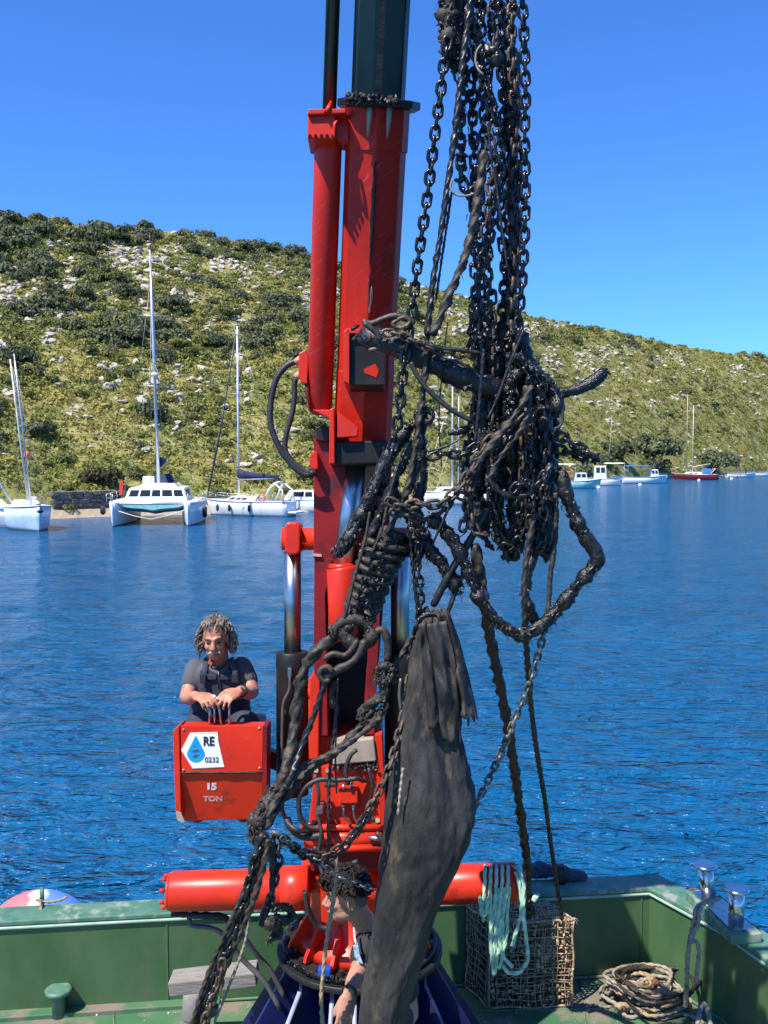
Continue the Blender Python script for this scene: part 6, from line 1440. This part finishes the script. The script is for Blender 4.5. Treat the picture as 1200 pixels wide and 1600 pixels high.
# dark bundled tarp on the far rail
mb = MB(); c = G(868, 1372, DZ+BH+.04)
for k in range(7): mb.ball(c+Vector((-.14+.05*k, .05+.02*math.sin(k), .03-.003*k*k*.3)), (.07, .09, .035+.015*math.sin(k*2)), 12, 8, disp=.3, o=k)
solo('folded_tarp', mb, MT['rope_navy'], 'dark folded tarp lying on the rail behind the trap', 'tarp')
mb = MB(); c = G(875, 1378, DZ+BH+.04)
mb.tube([c+Vector((0, 0, z)) for z in (0, .03, .10, .12)], [.045, .04, .042, .03], 12); solo('rail_post', mb, MT['black_paint_and_shade'], 'short black stub post on the rail behind the trap', 'post')
# ------------------------------------------------------------------ people
M('skin_tan', (.46, .205, .125), (.38, .16, .095), 14, .5, bump=.25, bscale=90, spec=.4, dist=.002)
M('skin_young', (.40, .205, .135), (.35, .17, .11), 14, .5, bump=.2, bscale=90, spec=.4, dist=.002)
M('hair_grey', (.27, .225, .185), (.032, .025, .020), 70, .6, lo=.44, hi=.58)
M('hair_dark', (.010, .007, .006), (.022, .016, .012), 30, .6, spec=.2)
M('moustache', (.42, .39, .35), (.30, .27, .24), 40, .7)
M('eye_dark', (.02, .014, .012), rough=.3)
M('brow', (.10, .08, .07), rough=.8)
M('lip', (.30, .10, .085), rough=.5)
M('shirt_grey', (.062, .062, .072), (.085, .085, .095), 8, .9, bump=.5, bscale=26, dist=.01)
M('overall', (.022, .026, .042), (.036, .040, .060), 7, .85, bump=.6, bscale=20, dist=.012)
M('collar_red', (.40, .08, .05), rough=.8)
M('tee_black', (.012, .012, .014), (.022, .022, .025), 8, .85, bump=.5, bscale=24, dist=.01)
M('tee_print', (.50, .60, .66), (.20, .32, .42), 50, .8)
M('trousers', (.035, .035, .045), (.05, .05, .06), 7, .9)
M('boot', (.03, .025, .02), rough=.6)
M('watch', (.06, .06, .065), rough=.3, metal=.6)
def head(mb, m):
    """face towards -y, up z, about 0.235 m from chin to crown"""
    def B(c, r, **k): mb.ball(c, r, 20, 14, m=m, **k)
    B((0, .012, .030), (.074, .094, .088))                     # skull
    B((0, -.030, -.020), (.060, .062, .078))                   # face
    B((0, -.038, -.078), (.040, .044, .034))                   # chin and jaw
    B((-.030, -.018, -.062), (.030, .050, .036)); B((.030, -.018, -.062), (.030, .050, .036))
    B((-.034, -.062, -.020), (.024, .024, .022)); B((.034, -.062, -.020), (.024, .024, .022))   # cheeks
    mb.tube([m @ Vector(p) for p in ((-.046, -.066, .024), (-.022, -.084, .026), (0, -.084, .022), (.022, -.084, .026), (.046, -.066, .024))], [.010, .0125, .010, .0125, .010], 10)  # brow
    mb.tube([m @ Vector(p) for p in ((0, -.084, .018), (0, -.098, -.004), (0, -.110, -.024), (0, -.098, -.034))], [.009, .011, .0145, .010], 10)   # nose
    B((-.011, -.096, -.030), (.010, .012, .009)); B((.011, -.096, -.030), (.010, .012, .009))
    mb.tube([m @ Vector(p) for p in ((-.024, -.078, -.054), (0, -.091, -.052), (.024, -.078, -.054))], [.006, .009, .006], 8)
    mb.tube([m @ Vector(p) for p in ((-.020, -.077, -.066), (0, -.088, -.066), (.020, -.077, -.066))], [.006, .009, .006], 8)
    for s in (-1, 1):
        mb.tube([m @ Vector((s*(.074+.006*math.sin(a)*0), .012+.016*math.cos(a), -.006+.030*math.sin(a))) for a in [i*math.pi/7 for i in range(15)]], .0065, 6)
        B((s*.072, .014, -.008), (.008, .016, .026))
def head_bits(m, par, brow='brow', lip='lip'):
    for s in (-1, 1):
        mb = MB(); mb.ball((s*.029, -.076, .004), (.0135, .010, .0075), 12, 8, m=m); obj('eye', mb, MT['eye_dark'], par)
        mb = MB(); mb.tube([m @ Vector(p) for p in ((s*.013, -.095, .027), (s*.030, -.092, .033), (s*.050, -.072, .028))], [.004, .0055, .003], 8); obj('eyebrow', mb, MT[brow], par)
    mb = MB(); mb.tube([m @ Vector(p) for p in ((-.021, -.083, -.0600), (-.010, -.092, -.0590), (0, -.094, -.0600), (.010, -.092, -.0590), (.021, -.083, -.0600))], [.003, .0048, .0045, .0048, .003], 8); obj('mouth', mb, MT[lip], par)
def hand(mb, w, d, n, thumb_side, s=.185, curl=(.35, .55, .5), spread=.10, tk=.75):
    """w wrist, d direction of the fingers, n back of the hand, thumb_side unit vector to the thumb"""
    d = d.normalized(); n = (n-d*n.dot(d)).normalized(); t = (thumb_side-d*thumb_side.dot(d)); t = (t-n*t.dot(n)).normalized()
    pl = s*.52
    mb.tube([w-d*.02, w+d*.012, w+d*pl*.5, w+d*pl*.95, w+d*pl*1.06], [.024, .026, .036, .038, .030], 14, el=(.52, 1) if abs(n.z) > .3 else (.52, 1)) if False else None
    rings = []
    for k, hw, th in ((-.02, .026, .021), (.012, .029, .019), (pl*.45, .040, .017), (pl*.85, .042, .015), (pl*1.03, .036, .011)):
        rings.append([w+d*k+t*hw*math.cos(a)+n*th*math.sin(a) for a in [j*math.pi/7 for j in range(14)]])
    mb.loft(rings)
    for k, (off, ln, r) in enumerate(((.031, .40, .0088), (.0105, .45, .0092), (-.0105, .42, .0088), (-.030, .33, .0078))):
        L = s*ln; a = spread*(1.2-k*.8); dir_ = (d*math.cos(a)+t*math.sin(a)).normalized(); p = w+d*pl*.94+t*off; ang = 0; pts = [p-d*.015]
        pts.append(p)
        for sg, c in zip((.44, .32, .24), curl):
            ang += c*(1+.12*k); p = p+(dir_*math.cos(ang)-n*math.sin(ang))*L*sg; pts.append(p)
        mb.tube(pts, [r*1.05, r*1.1, r, r*.92, r*.75], 10); mb.ball(pts[-1], r*.76, 8, 6)
    p = w+d*pl*.22+t*.026; q1 = p+(d*(1.1-tk*.75)+t*tk-n*.25).normalized()*s*.20; q2 = q1+(d*.85+t*.25-n*.35).normalized()*s*.16; q3 = q2+(d*.95-t*.05-n*.3).normalized()*s*.13
    mb.tube([p-t*.012, p, q1, q2, q3], [.013, .0145, .0115, .0100, .0078], 10); mb.ball(q3, .0078, 8, 6)
def limb(mb, pts, rs, n=14): mb.tube(smooth_path_r(pts, rs)[0], smooth_path_r(pts, rs)[1], n); [mb.ball(p, r*.98, 12, 8) for p, r in zip(pts, rs)]
def smooth_path_r(pts, rs):
    o = []; q = []
    for i in range(len(pts)-1):
        for k in range(5):
            t = k/5; o.append(pts[i].lerp(pts[i+1], t)); q.append(rs[i]*(1-t)+rs[i+1]*t)
    return o+[pts[-1]], q+[rs[-1]]
def skinify(o, vox, it=6, f=.5):
    m = o.modifiers.new('remesh', 'REMESH'); m.mode = 'VOXEL'; m.voxel_size = vox; m.use_smooth_shade = True
    s = o.modifiers.new('smooth', 'SMOOTH'); s.iterations = it; s.factor = f
def torso(mb, secs):
    """secs: (centre, half width, half depth) stacked"""
    mb.loft([[c+Vector((math.copysign(abs(math.cos(a))**.8, math.cos(a))*w, math.sin(a)*dp, 0)) for a in [j*math.pi/10 for j in range(20)]] for c, w, dp in secs])
def curls(center, rad, n, g, ok, r=.0075, loop=.014):
    mb = MB()
    for i in range(n):
        for _ in range(30):
            u = Vector((g.gauss(0, 1), g.gauss(0, 1), g.gauss(0, 1))).normalized()
            if ok(u): break
        p = center+Vector((u.x*rad[0], u.y*rad[1], u.z*rad[2]))*g.uniform(.92, 1.16)
        a = u.cross(Vector((g.gauss(0, 1), g.gauss(0, 1), g.gauss(0, 1)))).normalized(); b = u.cross(a); L = loop*g.uniform(.7, 1.4); ph = g.random()*6
        pts = [p+(a*math.cos(q)+b*math.sin(q))*L+u*(.004*k)-Vector((0, 0, .003*k)) for k, q in enumerate([ph+j*.75 for j in range(8)])]
        mb.tube(pts, [r*.7, r, r, r*1.05, r, r*.9, r*.7, r*.4], 6)
    return mb
# --- operator at the control stand
op = thing('person', 'man with curly grey hair and moustache in dark overalls working the crane levers', 'person', P(342, 1150, 5.5))
D0 = 5.34
hm = Matrix.Translation(P(337, 999, 5.27)) @ Matrix.Rotation(R(-4), 4, 'Y') @ Matrix.Rotation(R(8), 4, 'X') @ Matrix.Diagonal((.91, .94, .96, 1))
b = MB(); head(b, hm)
limb(b, [P(339, 1012, 5.31), P(341, 1040, 5.40)], [.058, .064])
ch = [(P(345, 1140, 5.52), .17, .13), (P(344, 1110, 5.50), .155, .12), (P(343, 1078, 5.45), .155, .12), (P(342, 1056, 5.42), .155, .105), (P(342, 1043, 5.40), .125, .08), (P(341, 1033, 5.39), .065, .055)]
torso(b, ch)
aR = [P(307, 1045, 5.40), P(299, 1067, 5.37), P(292, 1089, 5.31), P(297, 1091, 5.20), P(305, 1087, 5.11)]
aL = [P(377, 1043, 5.40), P(387, 1062, 5.38), P(393, 1081, 5.33), P(387, 1083, 5.22), P(375, 1079, 5.13)]
limb(b, aR, [.054, .046, .042, .037, .026]); limb(b, aL, [.054, .046, .042, .037, .026])
hand(b, aR[-1], P(320, 1091, 5.03)-aR[-1], Vector((-.1, -.25, 1)), Vector((.25, 1, .1)), .19, (.30, .55, .5))
hand(b, aL[-1], P(358, 1088, 5.06)-aL[-1], Vector((.05, -.45, .9)), Vector((-.1, 1, .3)), .19, (.30, .55, .5), .16)
for s, kx in ((-1, 312), (1, 384)):
    limb(b, [P(343+s*24, 1142, 5.50), P(kx, 1134, 5.24), P(kx+s*1, 1180, 5.22), P(kx, 1266, 5.24)], [.085, .062, .052, .038])
body = obj('body', b, MT['skin_tan'], op); skinify(body, .0055, 4)
head_bits(hm, op)
mo = MB(); g = random.Random(2)
for s in (-1, 1):
    for k in range(26):
        x0 = s*g.uniform(.002, .030); p = hm @ Vector((x0, -.092+abs(x0)*.30-g.random()*.004, -.044-abs(x0)*.18+g.uniform(-.003, .003))); q = hm @ Vector((x0+s*g.uniform(.004, .014), -.089+abs(x0)*.4, -.054-abs(x0)*.30)); mo.tube([p, p.lerp(q, .6), q], [.0038, .0042, .0018], 5)
obj('moustache', mo, MT['moustache'], op)
hc_ = hm @ Vector((0, .022, .028)); g = random.Random(12)
hr = MB(); up_ = Vector((0, 0, 1))
for i in range(1500):
    while True:
        u = Vector((g.gauss(0, 1), g.gauss(0, 1), g.gauss(0, 1))).normalized()
        if (u.z > .55 or u.y > -.22) and u.z > -.55 and not (u.y < -.40 and u.z < .66): break
    p = hc_+Vector((u.x*.070, u.y*.082, u.z*.085)); L = g.uniform(.045, .095)*(1.15 if u.z < .3 else .8)
    side = Vector((u.x, max(u.y, -.05), 0)); side = side.normalized() if side.length > .01 else Vector((0, 1, 0))
    v = (u*.42+side*.12+up_*.10).normalized(); w1 = v.orthogonal().normalized(); ph = g.random()*6; fr_ = g.uniform(.8, 1.5); pts = [p-u*.006]
    for k in range(8):
        v = (v+Vector((0, 0, -.42))-side*.02).normalized(); w2 = v.cross(w1)
        p = p+v*L/8+(w1*math.cos(ph+k*fr_)+w2*math.sin(ph+k*fr_))*.0052; pts.append(p.copy())
    hr.tube(pts, [.0022, .0025, .0026, .0026, .0025, .0023, .0020, .0016, .0008], 3)
hr.ball(hc_+Vector((0, .016, .004)), (.071, .078, .085), 18, 12, disp=.15, sc=4)
obj('hair', hr, MT['hair_grey'], op)
sh = MB(); torso(sh, [(c, w+.014, d_+.014) for c, w, d_ in ch[2:5]]+[(P(341, 1034, 5.39), .075, .068)])
for arm in (aR, aL): limb(sh, [arm[0], arm[0].lerp(arm[1], .95)+Vector((0, 0, -.01))], [.064, .063])
shirt = obj('shirt', sh, MT['shirt_grey'], op); skinify(shirt, .008, 6)
cl_ = MB(); cl_.tube(smooth_path([P(325, 1038, 5.32), P(330, 1046, 5.285), P(341, 1052, 5.272), P(352, 1046, 5.285), P(359, 1037, 5.32)], .012), .012, 8); obj('collar', cl_, MT['shirt_grey'], op)
obj('collar_tab', MB().prism([(326, 1031), (333, 1034), (330, 1040), (325, 1037)], 5.262, 5.29), MT['collar_red'], op)
ov = MB(); torso(ov, [(P(345, 1142, 5.52), .195, .16), (P(344, 1110, 5.50), .176, .145), (P(343, 1088, 5.47), .170, .142)])
ov.loft([[P(xc+dx, y, dd-.02*(1-(dx/30)**2)) for dx in (-30, -20, -10, 0, 10, 20, 30)]+[P(xc+dx, y, dd+.06) for dx in (30, 20, 10, 0, -10, -20, -30)] for xc, y, dd in ((343, 1096, 5.30), (343, 1080, 5.295), (343, 1062, 5.29), (342, 1046, 5.29))])
for s, kx in ((-1, 312), (1, 384)): limb(ov, [P(343+s*24, 1140, 5.50), P(kx, 1133, 5.25), P(kx+s*1, 1180, 5.23), P(kx, 1258, 5.24)], [.105, .082, .072, .058])
ovo = obj('overalls', ov, MT['overall'], op); skinify(ovo, .008, 5)
for x0, x1, xt in ((318, 322, 322), (365, 369, 362)): obj('strap', MB().tube(smooth_path([P(x0, 1066, 5.268), P((x0+x1)/2, 1050, 5.27), P(xt, 1034, 5.30), P(xt, 1028, 5.37)], .01), .016, 8, el=(.4, 1)), MT['overall'], op)
for x in (317, 367): obj('buckle', MB().box(P(x, 1060, 5.25), (.035, .012, .05), bev=.004), MT['watch'], op)
obj('pocket_flap', MB().box(P(328, 1058, 5.262), (.075, .010, .03), bev=.004), MT['overall'], op); obj('pocket_flap', MB().box(P(355, 1058, 5.262), (.075, .010, .03), bev=.004), MT['overall'], op)
obj('zip', MB().cyl(P(341.5, 1050, 5.258), P(342, 1078, 5.262), .004, 6), MT['watch'], op)
w0 = aL[-1].lerp(aL[-2], .22); wd = (aL[-1]-aL[-2]).normalized()
obj('watch', MB().tube([w0-wd*.010, w0+wd*.010], [.0335, .0335], 18).ball(w0+Vector((0, -.030, .012)), (.017, .010, .017), 12, 8), MT['watch'], op)
for kx in (312, 384): obj('boot', MB().ball(P(kx, 1270, 5.21), (.05, .10, .04), 14, 10), MT['boot'], op)
# --- young man behind the bag
ym = thing('person', 'young man with dark curly hair in black t-shirt looking down beside the hanging bag', 'person', (P(605, 1600, 4.62).x, P(605, 1600, 4.62).y, DZ+.022))
fz = DZ+.022
hm2 = Matrix.Translation(P(542, 1400, 4.46)) @ Matrix.Rotation(R(-80), 4, 'Z') @ Matrix.Rotation(R(3), 4, 'X') @ Matrix.Diagonal((.98, .98, 1.0, 1))
b = MB(); head(b, hm2)
nk0, nk1 = hm2 @ Vector((0, .026, -.055)), P(586, 1462, 4.56); limb(b, [nk0, nk0.lerp(nk1, .5), nk1], [.054, .056, .066])
tb = Vector((P(612, 1600, 4.62).x, P(612, 1600, 4.62).y, 0)); top2 = P(592, 1472, 4.58)
def yt(k, z): v = top2.lerp(Vector((tb.x, tb.y, fz+.95)), k); return v
ts = [(Vector((tb.x, tb.y, fz+.86)), .13, .15), (yt(.9, 0), .125, .15), (yt(.45, 0), .12, .155), (yt(.12, 0), .11, .17), (yt(0, 0)+Vector((0, 0, .01)), .085, .12)]
torso(b, ts)
yl = [P(576, 1470, 4.50), P(566, 1494, 4.43), P(560, 1516, 4.37), P(551, 1534, 4.31), P(545, 1552, 4.25)]
limb(b, yl, [.054, .046, .039, .034, .024])
hand(b, yl[-1], P(539, 1590, 4.21)-yl[-1], Vector((.35, -1, .1)), Vector((-1, -.2, 0)), .18, (.16, .28, .28), .04, .32)
yr = [P(592, 1470, 4.74), P(585, 1530, 4.78), P(572, 1600, 4.70)]
limb(b, yr, [.056, .045, .03]); hand(b, yr[-1], P(568, 1640, 4.68)-yr[-1], Vector((.5, 1, .1)), Vector((-1, .2, 0)), .185, (.2, .3, .3))
for s in (-1, 1): limb(b, [Vector((tb.x, tb.y+s*.09, fz+.88)), Vector((tb.x-.03, tb.y+s*.10, fz+.48)), Vector((tb.x+.03, tb.y+s*.10, fz+.09))], [.085, .058, .042])
body = obj('body', b, MT['skin_young'], ym); skinify(body, .0055, 4)
head_bits(hm2, ym, 'hair_dark')
g = random.Random(23); hc2 = hm2 @ Vector((0, .014, .045)); inv = hm2.to_3x3().inverted()
hr = curls(hc2, (.079, .099, .082), 620, g, lambda u: (lambda v: v.z > .25-.35*max(0, v.y) and not (v.y < -.75 and v.z < .35))(inv @ u), .0048, .0095)
hr.ball(hc2+Vector((0, 0, .010)), (.082, .080, .072), 18, 12, disp=.15, sc=4)
fr = curls(hm2 @ Vector((0, -.048, .096)), (.055, .030, .024), 150, g, lambda u: True, .0048, .0095)
hr.add(fr.v, fr.f, True); obj('hair', hr, MT['hair_dark'], ym)
sb = MB(); sb.loft([[hm2 @ Vector((k*(.0755+o*.002), .060+.030*math.cos(a), .018+.045*math.sin(a))) for a in [j*math.pi/7 for j in range(14)]] for k, o in ((-1.0, 1), (1.0, 1))]); obj('fade_hair', sb, MT['brow'], ym)
sh = MB(); torso(sh, [(c, w+.018, d_+.018) for c, w, d_ in ts[1:]])
limb(sh, [yl[0], yl[1], yl[1].lerp(yl[2], .25)], [.066, .060, .056]); limb(sh, [yr[0], yr[0].lerp(yr[1], .6)], [.07, .066])
sho = obj('shirt', sh, MT['tee_black'], ym); skinify(sho, .008, 5)
for poly in ([(552, 1479), (559, 1475), (562, 1492), (567, 1506), (560, 1504), (554, 1494)],): obj('shirt_print', MB().prism(poly, 4.34, 4.352), MT['tee_print'], ym)
obj('lanyard', MB().tube(smooth_path([P(553, 1450, 4.42), P(554, 1464, 4.37), P(557, 1478, 4.335)], .01), .005, 6), MT['tee_print'], ym)
tr_ = MB()
for s in (-1, 1): limb(tr_, [Vector((tb.x, tb.y+s*.09, fz+.90)), Vector((tb.x-.03, tb.y+s*.10, fz+.48)), Vector((tb.x+.03, tb.y+s*.10, fz+.08))], [.108, .080, .066])
tro = obj('trousers', tr_, MT['trousers'], ym); skinify(tro, .01, 5)
for s in (-1, 1): obj('boot', MB().ball((tb.x-.03, tb.y+s*.10, fz+.045), (.13, .05, .045), 16, 10), MT['boot'], ym)
w0 = yl[-1].lerp(yl[-2], .18); wd = (yl[-1]-yl[-2]).normalized()
obj('bracelet', MB().tube([w0+(wd.orthogonal().normalized()*math.cos(a)+wd.cross(wd.orthogonal().normalized())*math.sin(a))*.031 for a in [i*math.pi/8 for i in range(17)]], .005, 6), MT['eye_dark'], ym)
# ------------------------------------------------------------------ look-alikes on the hill: tell them apart by their order
by = {}
for o in COL.objects:
    if o.parent is None and o.get('group', '').endswith('on the hillside'): by.setdefault(o['label'], []).append(o)
def ordinal(k):
    w = ['', 'first', 'second', 'third', 'fourth', 'fifth', 'sixth', 'seventh', 'eighth', 'ninth', 'tenth']
    s = w[k] if k <= 10 else str(k)+('th' if 10 < k % 100 < 14 else {1: 'st', 2: 'nd', 3: 'rd'}.get(k % 10, 'th'))
    return s+' from left'
for lab, L_ in by.items():
    if len(L_) < 2: continue
    L_.sort(key=lambda o: o.location.x/o.location.y)
    for k, o in enumerate(L_): o['label'] = lab+', '+ordinal(k+1)
